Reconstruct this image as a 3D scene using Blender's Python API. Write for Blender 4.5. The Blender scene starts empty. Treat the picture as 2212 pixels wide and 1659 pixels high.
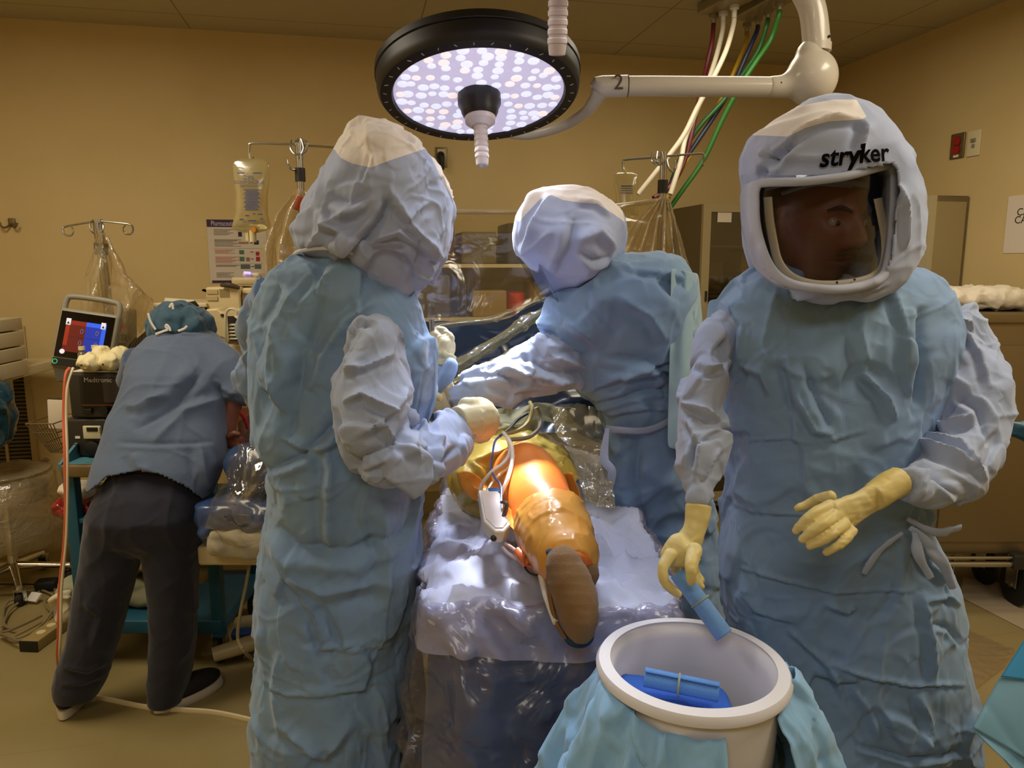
import bpy, bmesh, math, random
import numpy as np
from math import radians, sin, cos, pi, sqrt, atan2
from mathutils import Vector, Matrix, noise
random.seed(7)
S = bpy.context.scene
COL = S.collection
# ---------------------------------------------------------------- camera
F, CX, CY, CAMH, PITCH = 1600.0, 1106.0, 829.5, 1.58, radians(9.2)
cT, sT = cos(PITCH), sin(PITCH)
cd = bpy.data.cameras.new('camera'); cam = bpy.data.objects.new('camera', cd); COL.objects.link(cam)
cd.sensor_width = 36; cd.lens = F/2212*36; cd.clip_start = .02; cd.clip_end = 60
cam.location = (0, 0, CAMH); cam.rotation_euler = (pi/2-PITCH, 0, 0)
S.camera = cam
# ---------------------------------------------------------------- world, lights, exposure
S.cycles.max_bounces = 6; S.cycles.diffuse_bounces = 3; S.cycles.glossy_bounces = 3; S.cycles.transmission_bounces = 4; S.cycles.transparent_max_bounces = 10
S.cycles.caustics_reflective = False; S.cycles.caustics_refractive = False
w = bpy.data.worlds.new('world'); S.world = w; w.use_nodes = True
w.node_tree.nodes['Background'].inputs[0].default_value = (1, .8, .55, 1)
w.node_tree.nodes['Background'].inputs[1].default_value = .03
S.view_settings.view_transform = 'Standard'; S.view_settings.look = 'None'
S.view_settings.gamma = 1; S.view_settings.exposure = -.12; S.view_settings.use_curve_mapping = False
PHI = radians(12); H = 2.85
W0 = Vector((-2.67, 4.12, 0)); WU = Vector((cos(PHI), sin(PHI), 0)); WN = Vector((sin(PHI), -cos(PHI), 0))  # back wall: origin, along, into room
CORNER = W0 + WU*4.92
ROOMROT = Matrix.Rotation(PHI, 4, 'Z')
def area(name, loc, sx, sy, power, col, target=None, spread=None):
    l = bpy.data.lights.new(name, 'AREA'); l.shape = 'RECTANGLE'; l.size = sx; l.size_y = sy
    l.energy = power; l.color = col
    if spread: l.spread = spread
    o = bpy.data.objects.new(name, l); COL.objects.link(o); o.location = loc
    if target is not None:
        o.rotation_euler = (Vector(target)-Vector(loc)).to_track_quat('-Z', 'Y').to_euler()
    return o
WARM = (1, .89, .70)
area('ceiling_lamp_light', (1.75, 1.3, H-.06), .6, 1.2, 36, WARM)
area('ceiling_lamp_light', (-1.9, 2.0, H-.06), .6, 1.2, 35, WARM)
area('ceiling_lamp_light', (.9, 3.2, H-.06), 1.2, .6, 17, WARM)
area('ceiling_lamp_light', (-.3, -.9, H-.06), 1.2, .6, 25, (1, .93, .80))
def spot(name, loc, target, power, size, blend, col, rad):
    l = bpy.data.lights.new(name, 'SPOT'); l.energy = power; l.spot_size = size; l.spot_blend = blend; l.color = col; l.shadow_soft_size = rad
    o = bpy.data.objects.new(name, l); COL.objects.link(o); o.location = loc
    o.rotation_euler = (Vector(target)-Vector(loc)).to_track_quat('-Z', 'Y').to_euler(); return o
# the surgical lamp's own beams (lens of light 1, and of light 2 just above the frame)
LAMP = Vector((-.10, 2.36, 2.085)); LDIR = Vector((.05, -.28, -.96)).normalized()
spot('surgical_light_beam', LAMP+LDIR*.14, (.035, 1.74, 1.08), 640, radians(15.5), 1.0, (.95, .95, 1), .10)
spot('surgical_light_beam', LAMP+LDIR*.15, (.02, 1.60, 1.0), 66, radians(80), 1.0, (.80, .84, 1), .12)
LAMP2 = Vector((.098, 1.66, 2.246)); LDIR2 = Vector((0, .2, -.98)).normalized()
spot('surgical_light_beam', LAMP2+Vector((0, 0, -.09)), (.05, 1.5, 1.0), 26, radians(70), 1.0, (.84, .88, 1), .12)

# ---------------------------------------------------------------- projection helpers
def at(px, py, Y):
    u = (px-CX)/F; v = (CY-py)/F; dy = cT+v*sT; dz = -sT+v*cT; s = Y/dy
    return Vector((u*s, Y, CAMH+dz*s))
def ray(px, py):
    u = (px-CX)/F; v = (CY-py)/F
    return Vector((u, cT+v*sT, -sT+v*cT))
def atz(px, py, z):
    d = ray(px, py); s = (z-CAMH)/d.z
    return Vector((0, 0, CAMH))+d*s
def onp(px, py, P0, n, off=0.0):
    d = ray(px, py); P0 = P0+n*off; o = Vector((0, 0, CAMH))
    s = (P0-o).dot(n)/d.dot(n); return o+d*s
def onback(px, py, off=0.0): return onp(px, py, W0, WN, off)
RN = -WU
def onright(px, py, off=0.0): return onp(px, py, CORNER, RN, off)
def sc(Y, px=CX, py=CY): return Y/ray(px, py).y/F      # metres per pixel at forward distance Y
def proj(P):
    P = np.asarray(P, float); d = P-np.array([0, 0, CAMH])
    dep = d[:, 1]*cT-d[:, 2]*sT; v = d[:, 1]*sT+d[:, 2]*cT
    dep = np.maximum(dep, 1e-3)
    return np.stack([CX+F*d[:, 0]/dep, CY-F*v/dep], 1)
# ---------------------------------------------------------------- materials
def lin(h):
    if isinstance(h, str):
        h = h.lstrip('#'); r = [int(h[i:i+2], 16)/255 for i in (0, 2, 4)]
    else: r = h
    return tuple((x/12.92 if x <= .04045 else ((x+.055)/1.055)**2.4) for x in r)
def nt(name):
    m = bpy.data.materials.new(name); m.use_nodes = True; t = m.node_tree; return m, t, t.nodes['Principled BSDF']
def mat(name, col, rough=.5, metal=0, bump=None, var=None, emit=None, estr=0, spec=.5, trans=0, sheen=0, sss=0, alpha=1, coat=0, varscale=6):
    """bump: list of (kind, scale, strength, distance); var: second colour mixed in by a noise"""
    m, t, b = nt(name); N = t.nodes; L = t.links
    c = (*lin(col), 1); b.inputs['Base Color'].default_value = c
    b.inputs['Roughness'].default_value = rough; b.inputs['Metallic'].default_value = metal
    b.inputs['Specular IOR Level'].default_value = spec
    if sheen: b.inputs['Sheen Weight'].default_value = sheen
    if coat: b.inputs['Coat Weight'].default_value = coat
    if sss:
        b.inputs['Subsurface Weight'].default_value = sss; b.inputs['Subsurface Radius'].default_value = (.02, .01, .006)
    if trans: b.inputs['Transmission Weight'].default_value = trans
    if alpha < 1: b.inputs['Alpha'].default_value = alpha
    if emit is not None:
        b.inputs['Emission Color'].default_value = (*lin(emit), 1); b.inputs['Emission Strength'].default_value = estr
    tc = N.new('ShaderNodeTexCoord')
    if var:
        nz = N.new('ShaderNodeTexNoise'); nz.inputs['Scale'].default_value = varscale; nz.inputs['Detail'].default_value = 4
        L.new(tc.outputs['Object'], nz.inputs['Vector'])
        r = N.new('ShaderNodeValToRGB'); r.color_ramp.elements[0].position = .35; r.color_ramp.elements[1].position = .68
        r.color_ramp.elements[0].color = c; r.color_ramp.elements[1].color = (*lin(var), 1)
        L.new(nz.outputs['Fac'], r.inputs['Fac']); L.new(r.outputs['Color'], b.inputs['Base Color'])
    prev = None
    for kind, scale, stren, dist in (bump or []):
        if kind == 'noise':
            x = N.new('ShaderNodeTexNoise'); x.inputs['Detail'].default_value = 5; o = 'Fac'
        elif kind == 'ridge':
            x = N.new('ShaderNodeTexNoise'); x.noise_type = 'RIDGED_MULTIFRACTAL'; x.normalize = True
            x.inputs['Detail'].default_value = 2.5; x.inputs['Roughness'].default_value = .6; x.inputs['Distortion'].default_value = .6; o = 'Fac'
        elif kind == 'wave':
            x = N.new('ShaderNodeTexWave'); x.inputs['Distortion'].default_value = 2; o = 'Fac'
        else:
            x = N.new('ShaderNodeTexVoronoi'); o = 'Distance'
            if kind == 'cell': x.feature = 'SMOOTH_F1'; x.inputs['Smoothness'].default_value = .3
        x.inputs['Scale'].default_value = scale
        if kind in ('vor', 'cell'):
            nn = N.new('ShaderNodeTexNoise'); nn.inputs['Scale'].default_value = scale*.6
            L.new(tc.outputs['Object'], nn.inputs['Vector'])
            mx = N.new('ShaderNodeVectorMath'); mx.operation = 'MULTIPLY_ADD'; mx.inputs[1].default_value = (.5/scale*2,)*3
            L.new(nn.outputs['Color'], mx.inputs[0]); L.new(tc.outputs['Object'], mx.inputs[2]); L.new(mx.outputs[0], x.inputs['Vector'])
        else: L.new(tc.outputs['Object'], x.inputs['Vector'])
        bp = N.new('ShaderNodeBump'); bp.inputs['Strength'].default_value = stren; bp.inputs['Distance'].default_value = dist
        L.new(x.outputs[o], bp.inputs['Height'])
        if prev: L.new(prev.outputs['Normal'], bp.inputs['Normal'])
        L.new(bp.outputs['Normal'], b.inputs['Normal']); prev = bp
    return m
def film(name, tint='#ffffff', gloss=.16, haze=.06, hazecol='#fff4dd', rough=.12, scale=14, bstr=.6, bdist=.02):
    """thin clear plastic sheet: see-through, a little milky, glossy at grazing angles"""
    m = bpy.data.materials.new(name); m.use_nodes = True; t = m.node_tree; N = t.nodes; L = t.links
    N.remove(N['Principled BSDF']); out = N['Material Output']
    tr = N.new('ShaderNodeBsdfTransparent'); tr.inputs[0].default_value = (*lin(tint), 1)
    gl = N.new('ShaderNodeBsdfGlossy'); gl.inputs['Roughness'].default_value = rough; gl.inputs[0].default_value = (1, 1, 1, 1)
    df = N.new('ShaderNodeBsdfDiffuse'); df.inputs[0].default_value = (*lin(hazecol), 1)
    tl = N.new('ShaderNodeBsdfTranslucent'); tl.inputs[0].default_value = (*lin(hazecol), 1)
    dt = N.new('ShaderNodeMixShader'); dt.inputs[0].default_value = .4; L.new(df.outputs[0], dt.inputs[1]); L.new(tl.outputs[0], dt.inputs[2])
    lw = N.new('ShaderNodeLayerWeight'); lw.inputs['Blend'].default_value = .25
    tc = N.new('ShaderNodeTexCoord')
    nz = N.new('ShaderNodeTexNoise'); nz.inputs['Scale'].default_value = scale; nz.inputs['Detail'].default_value = 3; nz.inputs['Distortion'].default_value = 1.2
    L.new(tc.outputs['Object'], nz.inputs['Vector'])
    bp = N.new('ShaderNodeBump'); bp.inputs['Strength'].default_value = bstr; bp.inputs['Distance'].default_value = bdist
    L.new(nz.outputs['Fac'], bp.inputs['Height'])
    for x in (gl, df): L.new(bp.outputs['Normal'], x.inputs['Normal'])
    L.new(bp.outputs['Normal'], lw.inputs['Normal'])
    mh = N.new('ShaderNodeMixShader'); mh.inputs[0].default_value = haze
    L.new(tr.outputs[0], mh.inputs[1]); L.new(dt.outputs[0], mh.inputs[2])
    mr = N.new('ShaderNodeMapRange'); mr.inputs['To Min'].default_value = gloss*.5; mr.inputs['To Max'].default_value = min(1, gloss*3.2)
    L.new(lw.outputs['Facing'], mr.inputs['Value'])
    mg = N.new('ShaderNodeMixShader'); L.new(mr.outputs[0], mg.inputs[0]); L.new(mh.outputs[0], mg.inputs[1]); L.new(gl.outputs[0], mg.inputs[2])
    L.new(mg.outputs[0], out.inputs['Surface']); return m
# ---------------------------------------------------------------- numpy noises
def _h(ix, iy, iz, s):
    n = (ix.astype(np.int64)*73856093) ^ (iy.astype(np.int64)*19349663) ^ (iz.astype(np.int64)*83492791) ^ (s*2654435761 & 0xffffffff)
    n = n & 0xffffffff; n = (n ^ (n >> 16))*0x45d9f3b & 0xffffffff; n = (n ^ (n >> 16))*0x45d9f3b & 0xffffffff
    return ((n ^ (n >> 16)) & 0xffffff)/float(0xffffff)
def vnoise(P, seed=0):
    i = np.floor(P).astype(np.int64); f = P-i; f = f*f*f*(f*(f*6-15)+10); r = 0
    for dx in (0, 1):
        for dy in (0, 1):
            for dz in (0, 1):
                wgt = (f[:, 0] if dx else 1-f[:, 0])*(f[:, 1] if dy else 1-f[:, 1])*(f[:, 2] if dz else 1-f[:, 2])
                r = r+wgt*_h(i[:, 0]+dx, i[:, 1]+dy, i[:, 2]+dz, seed)
    return r*2-1
def crumple(P, seed=0, k=9.0):
    """faceted paper-like creasing: every Worley cell owns a tilted plane, blended sharply"""
    i = np.floor(P).astype(np.int64); num = np.zeros(len(P)); den = np.zeros(len(P))+1e-12
    for dx in (-1, 0, 1):
        for dy in (-1, 0, 1):
            for dz in (-1, 0, 1):
                c = i+np.array([dx, dy, dz])
                q = np.stack([_h(c[:, 0], c[:, 1], c[:, 2], seed+j) for j in range(3)], 1)
                d = P-(c+q)
                g = np.stack([_h(c[:, 0], c[:, 1], c[:, 2], seed+7+j) for j in range(3)], 1)*2-1
                wgt = np.exp(-k*(d*d).sum(1)); num += wgt*(g*d).sum(1); den += wgt
    return num/den
def folds(P, seed=0, sharp=.5):
    n = vnoise(P, seed)+.35*vnoise(P*2.1+5, seed+3); return (1-np.abs(n)*2)*sharp+n*(1-sharp)
# ---------------------------------------------------------------- mesh builder
ORG = {}
class MB:
    def __init__(s): s.v = []; s.f = []; s.m = []; s.mi = 0
    def add(s, vs, fs):
        b = len(s.v); s.v += [tuple(x) for x in vs]; s.f += [tuple(b+i for i in q) for q in fs]; s.m += [s.mi]*len(fs); return s
    def mat(s, i): s.mi = i; return s
    def box(s, c, size, M=None, bev=0):
        x, y, z = [d/2 for d in size]; M = M or Matrix()
        M = M.to_3x3() if len(M) == 4 else M; c = Vector(c)
        if bev <= 0:
            vs = [c+M@Vector((a*x, b*y, d*z)) for a in (-1, 1) for b in (-1, 1) for d in (-1, 1)]
            return s.add(vs, [(0, 1, 3, 2), (4, 6, 7, 5), (0, 4, 5, 1), (2, 3, 7, 6), (0, 2, 6, 4), (1, 5, 7, 3)])
        bev = min(bev, x*.98, y*.98, z*.98)
        # rounded box: subdivided cube pushed onto a rounded box surface
        n = 3; bm = bmesh.new(); bmesh.ops.create_cube(bm, size=2); bmesh.ops.subdivide_edges(bm, edges=bm.edges[:], cuts=5, use_grid_fill=True)
        lv = [-1, -.66, -.33, .33, .66, 1]
        out = []
        for v in bm.verts:
            p = v.co; q = []
            for a, hh in zip(p, (x, y, z)):
                t = a*3   # -3..3
                core = hh-bev
                if t <= -.99: q.append((-core if True else 0, (t+1)/2*1.0))
                elif t >= .99: q.append((core, (t-1)/2*1.0))
                else: q.append((core*t, 0))
            base = Vector([k[0] for k in q]); d = Vector([k[1] for k in q])
            if d.length > 0: base = base+d.normalized()*bev
            out.append(c+M@base)
        bm.verts.ensure_lookup_table(); fs = [[v.index for v in f.verts] for f in bm.faces]; bm.free()
        return s.add(out, fs)
    def ring(s, c, r, n, u, v): return [c+u*(cos(2*pi*i/n)*r)+v*(sin(2*pi*i/n)*r) for i in range(n)]
    def tube(s, pts, r, n=10, cap=True, flat=None, up=None, smooth=0):
        pts = [Vector(p) for p in pts]; rs = list(r) if hasattr(r, '__len__') else [r]*len(pts)
        if smooth and len(pts) > 2:
            P2, R2 = [], []
            for i in range(len(pts)-1):
                p0 = pts[max(i-1, 0)]; p1 = pts[i]; p2 = pts[i+1]; p3 = pts[min(i+2, len(pts)-1)]
                for j in range(smooth):
                    t = j/smooth
                    P2.append(.5*((2*p1)+(p2-p0)*t+(2*p0-5*p1+4*p2-p3)*t*t+(3*p1-p0-3*p2+p3)*t**3))
                    e = t*t*(3-2*t); R2.append(rs[i]*(1-e)+rs[i+1]*e)
            pts = P2+[pts[-1]]; rs = R2+[rs[-1]]
        u = None; rings = []
        for i, p in enumerate(pts):
            t = (pts[min(i+1, len(pts)-1)]-pts[max(i-1, 0)])
            t = t.normalized() if t.length > 1e-9 else Vector((0, 0, 1))
            if u is None:
                a = Vector(up) if up is not None else (Vector((0, 0, 1)) if abs(t.z) < .9 else Vector((1, 0, 0)))
                u = (a-t*a.dot(t)).normalized()
            else: u = (u-t*u.dot(t)).normalized()
            v = t.cross(u)
            fl = flat if flat is not None else 1
            rings.append([p+u*(cos(2*pi*k/n)*rs[i])+v*(sin(2*pi*k/n)*rs[i]*fl) for k in range(n)])
        return s.loft(rings, cap)
    def loft(s, rings, cap=True, closed=False):
        n = len(rings[0]); b = [p for r in rings for p in r]; fs = []
        m = len(rings)
        for i in range(m if closed else m-1):
            for k in range(n):
                a = i*n+k; c = i*n+(k+1) % n; d = ((i+1) % m)*n+(k+1) % n; e = ((i+1) % m)*n+k
                fs.append((a, e, d, c))
        if cap and not closed:
            fs.append(tuple(range(n))); fs.append(tuple((m-1)*n+k for k in reversed(range(n))))
        return s.add(b, fs)
    def cyl(s, a, b, r, r2=None, n=20, cap=True):
        return s.tube([a, b], [r, r if r2 is None else r2], n, cap)
    def lathe(s, prof, c=(0, 0, 0), M=None, n=48, closed=False):
        """prof: (radius, height) list, around local Z"""
        c = Vector(c); M = (M or Matrix()).to_3x3()
        rings = [[c+M@Vector((cos(2*pi*k/n)*max(r, 1e-5), sin(2*pi*k/n)*max(r, 1e-5), h)) for k in range(n)] for r, h in prof]
        return s.loft(rings, cap=not closed, closed=closed)
    def sphere(s, c, r, n=20, m=12, M=None):
        c = Vector(c); r3 = r if hasattr(r, '__len__') else (r, r, r); M = (M or Matrix()).to_3x3()
        rings = []
        for j in range(m+1):
            a = -pi/2+pi*j/m; a = max(min(a, pi/2-.02), -pi/2+.02)
            rings.append([c+M@Vector((cos(a)*cos(2*pi*k/n)*r3[0], cos(a)*sin(2*pi*k/n)*r3[1], sin(a)*r3[2])) for k in range(n)])
        return s.loft(rings)
    def poly(s, pts, thick=0, dirv=None):
        """flat polygon, optionally thickened along dirv"""
        pts = [Vector(p) for p in pts]; n = len(pts)
        if not thick: return s.add(pts, [tuple(range(n))])
        d = Vector(dirv).normalized()*thick; q = [p+d for p in pts]
        fs = [tuple(range(n)), tuple(n+i for i in reversed(range(n)))]+[(i, n+i, n+(i+1) % n, (i+1) % n) for i in range(n)]
        return s.add(pts+q, fs)
    def grid(s, G):
        m, n = len(G), len(G[0]); vs = [p for r in G for p in r]
        return s.add(vs, [(i*n+j, i*n+j+1, (i+1)*n+j+1, (i+1)*n+j) for i in range(m-1) for j in range(n-1)])
    def mesh(s, name='m'):
        me = bpy.data.meshes.new(name); me.from_pydata(s.v, [], s.f); me.update()
        if s.m and max(s.m) > 0: me.polygons.foreach_set('material_index', s.m)
        bm = bmesh.new(); bm.from_mesh(me); bmesh.ops.recalc_face_normals(bm, faces=bm.faces[:]); bm.to_mesh(me); bm.free()
        return me
    def build(s, name, m, parent=None, sharp=35, smooth=True, recalc=True):
        me = s.mesh(name)
        return link(name, me, m, parent, sharp, smooth)
def link(name, me, m, parent=None, sharp=35, smooth=True):
    o = bpy.data.objects.new(name, me); COL.objects.link(o)
    n = len(me.vertices); co = np.empty(n*3, 'f'); me.vertices.foreach_get('co', co); co = co.reshape(-1, 3)
    if parent is not None:
        org = ORG[parent.name]; o.parent = parent
    else:
        org = Vector(((co[:, 0].min()+co[:, 0].max())/2, (co[:, 1].min()+co[:, 1].max())/2, co[:, 2].min()))
        o.location = org
    ORG[o.name] = org
    co = co-np.array(org, 'f'); me.vertices.foreach_set('co', co.ravel().astype('f')); me.update()
    for x in (m if isinstance(m, (list, tuple)) else [m]): me.materials.append(x)
    if smooth and len(me.polygons):
        me.polygons.foreach_set('use_smooth', [True]*len(me.polygons))
        if sharp: me.set_sharp_from_angle(angle=radians(sharp))
    return o
def tag(o, label=None, cat=None, group=None, kind=None):
    if label: o['label'] = label
    if cat: o['category'] = cat
    if group: o['group'] = group
    if kind: o['kind'] = kind
    return o
def thing(name, loc, label, cat, group=None):
    o = bpy.data.objects.new(name, None); COL.objects.link(o); o.location = loc; o.empty_display_size = .05
    ORG[o.name] = Vector(loc); return tag(o, label, cat, group)
def copy_tree(o, delta, label=None, parent=None):
    c = o.copy(); COL.objects.link(c)
    if parent is None:
        c.location = Vector(o.location)+Vector(delta)
        if label: c['label'] = label
    else: c.parent = parent
    for ch in list(o.children): copy_tree(ch, delta, None, c)
    return c
def text(s, name, size, P, xdir, updir, m, parent, extrude=.0004, align='LEFT', shear=0, sx=1, bold=0):
    cu = bpy.data.curves.new('txt', 'FONT'); cu.body = s; cu.size = size; cu.extrude = extrude; cu.align_x = align; cu.shear = shear; cu.resolution_u = 3; cu.offset = bold
    o = bpy.data.objects.new('txt', cu); COL.objects.link(o)
    bpy.context.view_layer.update()
    me = bpy.data.meshes.new_from_object(o.evaluated_get(bpy.context.evaluated_depsgraph_get()))
    bpy.data.objects.remove(o); bpy.data.curves.remove(cu)
    X = Vector(xdir).normalized(); Z = X.cross(Vector(updir)).normalized(); Yv = Z.cross(X)
    M = Matrix(((X.x*sx, Yv.x, Z.x, P[0]), (X.y*sx, Yv.y, Z.y, P[1]), (X.z*sx, Yv.z, Z.z, P[2]), (0, 0, 0, 1)))
    me.transform(M); return link(name, me, m, parent, smooth=False)
# ---------------------------------------------------------------- cloth
def remesh(mb, vox=.008, smooth=6, extra=None):
    me = mb.mesh('tmp'); o = bpy.data.objects.new('tmp', me); COL.objects.link(o)
    md = o.modifiers.new('r', 'REMESH'); md.mode = 'VOXEL'; md.voxel_size = vox; md.use_smooth_shade = True
    if smooth:
        sm = o.modifiers.new('s', 'SMOOTH'); sm.factor = .5; sm.iterations = smooth
    bpy.context.view_layer.update()
    r = bpy.data.meshes.new_from_object(o.evaluated_get(bpy.context.evaluated_depsgraph_get()))
    bpy.data.objects.remove(o); bpy.data.meshes.remove(me); r.materials.clear(); return r
def cosnorm(me):
    n = len(me.vertices); co = np.empty(n*3, 'f'); me.vertices.foreach_get('co', co); no = np.empty(n*3, 'f'); me.vertex_normals.foreach_get('vector', no)
    return co.reshape(-1, 3).astype(float), no.reshape(-1, 3).astype(float)
def setco(me, co): me.vertices.foreach_set('co', co.astype('f').ravel()); me.update()
def wrinkle(me, layers=(), fl=(), seed=1, R=None, mask=None):
    """layers: (kind, (sx,sy,sz) cell size in metres, amplitude); fl: creases given as (pixel polyline, width px, depth m)"""
    co, no = cosnorm(me); disp = np.zeros(len(co)); Q = co if R is None else co@np.array(R.to_3x3()).astype(float)
    warp = np.stack([vnoise(Q*7+j*9.3, seed+j) for j in range(3)], 1)*.03
    for j, (kind, s, a) in enumerate(layers):
        s = np.array(s if hasattr(s, '__len__') else (s,)*3, float)
        P = (Q+warp)/s
        if kind in ('r', 'R'):   # thin pressed creases running in three slanted directions
            d = 0
            for q, (ax, st) in enumerate((((.35, .2, .9), .45), ((-.8, .3, .55), .5), ((.85, -.2, .5), .5))):
                A_ = np.array(ax)/np.linalg.norm(ax); al = P@A_; Pq = P-np.outer(al, A_)*(1-st)
                n_ = vnoise(Pq, seed+11*j+q*5); gate = np.clip(vnoise(P*.45+q*3.1, seed+90+q)*1.6+.55, 0, 1)
                d = d+gate*(np.exp(-np.abs(n_)*(7 if kind == 'r' else 13))-.35+np.where(n_ > 0, .6, -.2)*np.minimum(np.abs(n_), .5))
            disp += a*d; continue
        d = crumple(P, seed+11*j)*2 if kind == 'c' else crumple(P, seed+11*j, 22)*2 if kind == 'C' else crumple(P, seed+11*j, 70)*2 if kind == 'F' else folds(P, seed+11*j, .75) if kind == 'f' else vnoise(P, seed+11*j)
        disp += a*d
    if len(fl):
        px = proj(co); view = np.array([0, 0, CAMH])-co; view /= np.linalg.norm(view, axis=1)[:, None]
        face = np.clip((view*no).sum(1)*4, 0, 1)
        for line, wd, amp in fl:
            ln = np.array(line, float); tot = len(ln)-1
            best = np.full(len(co), 1e9); par = np.zeros(len(co)); side = np.zeros(len(co))
            for i in range(tot):
                a, b = ln[i], ln[i+1]; ab = b-a; t = np.clip(((px-a)@ab)/(ab@ab), 0, 1); q = a+t[:, None]*ab
                dd = np.hypot(*(px-q).T); m_ = dd < best
                cr = ab[0]*(px-a)[:, 1]-ab[1]*(px-a)[:, 0]
                best = np.where(m_, dd, best); par = np.where(m_, (i+t)/tot, par); side = np.where(m_, np.sign(cr), side)
            env = np.clip(np.minimum(par, 1-par)*5, 0.0, 1)**.6
            x = best/wd
            # a crease: sharp ridge with a shallow trough on one side
            prof = np.exp(-x*1.6)-.55*np.exp(-((x-1.3)/.7)**2)*(side > 0)
            disp += 1.35*amp*prof*env*face
    if mask is not None: disp *= mask(co)
    setco(me, co+no*disp[:, None]); return me
def inpoly(px, poly):
    x, y = px[:, 0], px[:, 1]; c = np.zeros(len(px), bool); n = len(poly)
    for i in range(n):
        x1, y1 = poly[i]; x2, y2 = poly[(i+1) % n]
        if y1 == y2: continue
        c ^= ((y1 > y) != (y2 > y)) & (x < (x2-x1)*(y-y1)/(y2-y1)+x1)
    return c
def fcent(me):
    n = len(me.polygons); c = np.empty(n*3, 'f'); me.polygons.foreach_get('center', c); nn = np.empty(n*3, 'f'); me.polygons.foreach_get('normal', nn)
    return c.reshape(-1, 3).astype(float), nn.reshape(-1, 3).astype(float)
def paint(me, regions):
    """regions: (index, polygon in px, facing or None); must be called before link()"""
    c, n = fcent(me); px = proj(c); idx = np.zeros(len(c), int)
    for k, poly, facing in regions:
        m_ = inpoly(px, poly)
        if facing:
            v = np.array([0, 0, CAMH])-c; m_ &= (v*n).sum(1) > 0
        idx[m_] = k
    me.polygons.foreach_set('material_index', idx.tolist()); me.update()
def cuffmask(x, y, r):
    return lambda c: 1-.9*np.exp(-(((proj(c)-np.array([x, y]))**2).sum(1))/r**2)
def panel_attr(me, poly, name='panel'):
    """signed distance (px) to a seam polygon, so a two-colour garment changes fabric along a clean seam"""
    co, no = cosnorm(me); px = proj(co); ins = inpoly(px, poly); best = np.full(len(px), 1e9); L_ = len(poly)
    for i in range(L_):
        a, b = np.array(poly[i], float), np.array(poly[(i+1) % L_], float); ab = b-a
        t = np.clip(((px-a)@ab)/(ab@ab), 0, 1); best = np.minimum(best, np.hypot(*(px-a-t[:, None]*ab).T))
    at_ = me.attributes.new(name, 'FLOAT', 'POINT'); at_.data.foreach_set('value', np.where(ins, best, -best).astype('f'))
def two_fabric(m, col, var):
    t = m.node_tree; N = t.nodes; L = t.links; b = N['Principled BSDF']; src = b.inputs['Base Color'].links[0].from_socket
    a = N.new('ShaderNodeAttribute'); a.attribute_name = 'panel'; g = N.new('ShaderNodeMath'); g.operation = 'GREATER_THAN'; g.inputs[1].default_value = 0
    mx = N.new('ShaderNodeMix'); mx.data_type = 'RGBA'; L.new(a.outputs['Fac'], g.inputs[0]); L.new(g.outputs[0], mx.inputs['Factor'])
    L.new(src, mx.inputs['A']); mx.inputs['B'].default_value = (*lin(col), 1); L.new(mx.outputs['Result'], b.inputs['Base Color']); return m
def rows(mb, table, Y, b, n=40, ex=2.3, yaw=0, lean=None):
    """body from image-row widths: (py, xl, xr[, Y, b]) -> stacked super-ellipses (true size at distance Y)"""
    rings = []
    for t in table:
        py, xl, xr = t[:3]; y = t[3] if len(t) > 3 else Y; bb = t[4] if len(t) > 4 else b
        L = at(xl, py, y); Rr = at(xr, py, y); c = (L+Rr)/2; a = (Rr-L).length/2; r = []
        for k in range(n):
            th = 2*pi*k/n; cx = abs(cos(th))**(2/ex)*(1 if cos(th) >= 0 else -1)*a; cy = abs(sin(th))**(2/ex)*(1 if sin(th) >= 0 else -1)*bb
            r.append(Vector((c.x+cx, c.y+cy, c.z)))
        rings.append(r)
    return mb.loft(rings)
def limb(mb, pts, n=20, flat=.85, smooth=5):
    """pts: (px, py, Y, radius px)"""
    P = [at(a, b, y) for a, b, y, r in pts]; R = [r*sc(y, a, b) for a, b, y, r in pts]
    return mb.tube(P, R, n, True, flat, None, smooth)
# ================================================================ ROOM
def grid_mat(name, col, line, lw, step, rough=.8, var=None):
    m = mat(name, col, rough, var=var, varscale=1.5, bump=[('noise', 180, .15, .002)]); t = m.node_tree; N = t.nodes; L = t.links; b = N['Principled BSDF']
    src = b.inputs['Base Color'].links[0].from_socket if b.inputs['Base Color'].links else None
    tc = N.new('ShaderNodeTexCoord'); mp = N.new('ShaderNodeMapping'); mp.inputs['Rotation'].default_value = (0, 0, -PHI)
    L.new(tc.outputs['Object'], mp.inputs[0])
    br = N.new('ShaderNodeTexBrick'); br.offset = 0; br.inputs['Scale'].default_value = 1
    br.inputs['Mortar Size'].default_value = lw; br.inputs['Brick Width'].default_value = step[0]; br.inputs['Row Height'].default_value = step[1]
    br.inputs['Mortar'].default_value = (*lin(line), 1); br.inputs['Mortar Smooth'].default_value = 0
    for k in ('Color1', 'Color2'):
        br.inputs[k].default_value = (*lin(col), 1)
        if src: L.new(src, br.inputs[k])
    L.new(mp.outputs[0], br.inputs['Vector']); L.new(br.outputs['Color'], b.inputs['Base Color']); return m
M_wall = mat('wall_paint', '#d9c088', .75, bump=[('noise', 60, .12, .002)], var='#d2b87e', varscale=2)
M_ceil = grid_mat('ceiling_tile', '#bfb28e', '#948866', .004, (1.22, .61))
M_floor = grid_mat('floor_vinyl', '#a08f63', '#928258', .003, (1.2, 1.2), .45, var='#918050')
def pw(s, z, off=0.0): return W0+WU*s+Vector((0, 0, z))+WN*off
def wc(px, py, off=0.0):
    P = onback(px, py, off); return (P-W0).dot(WU), P.z
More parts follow.
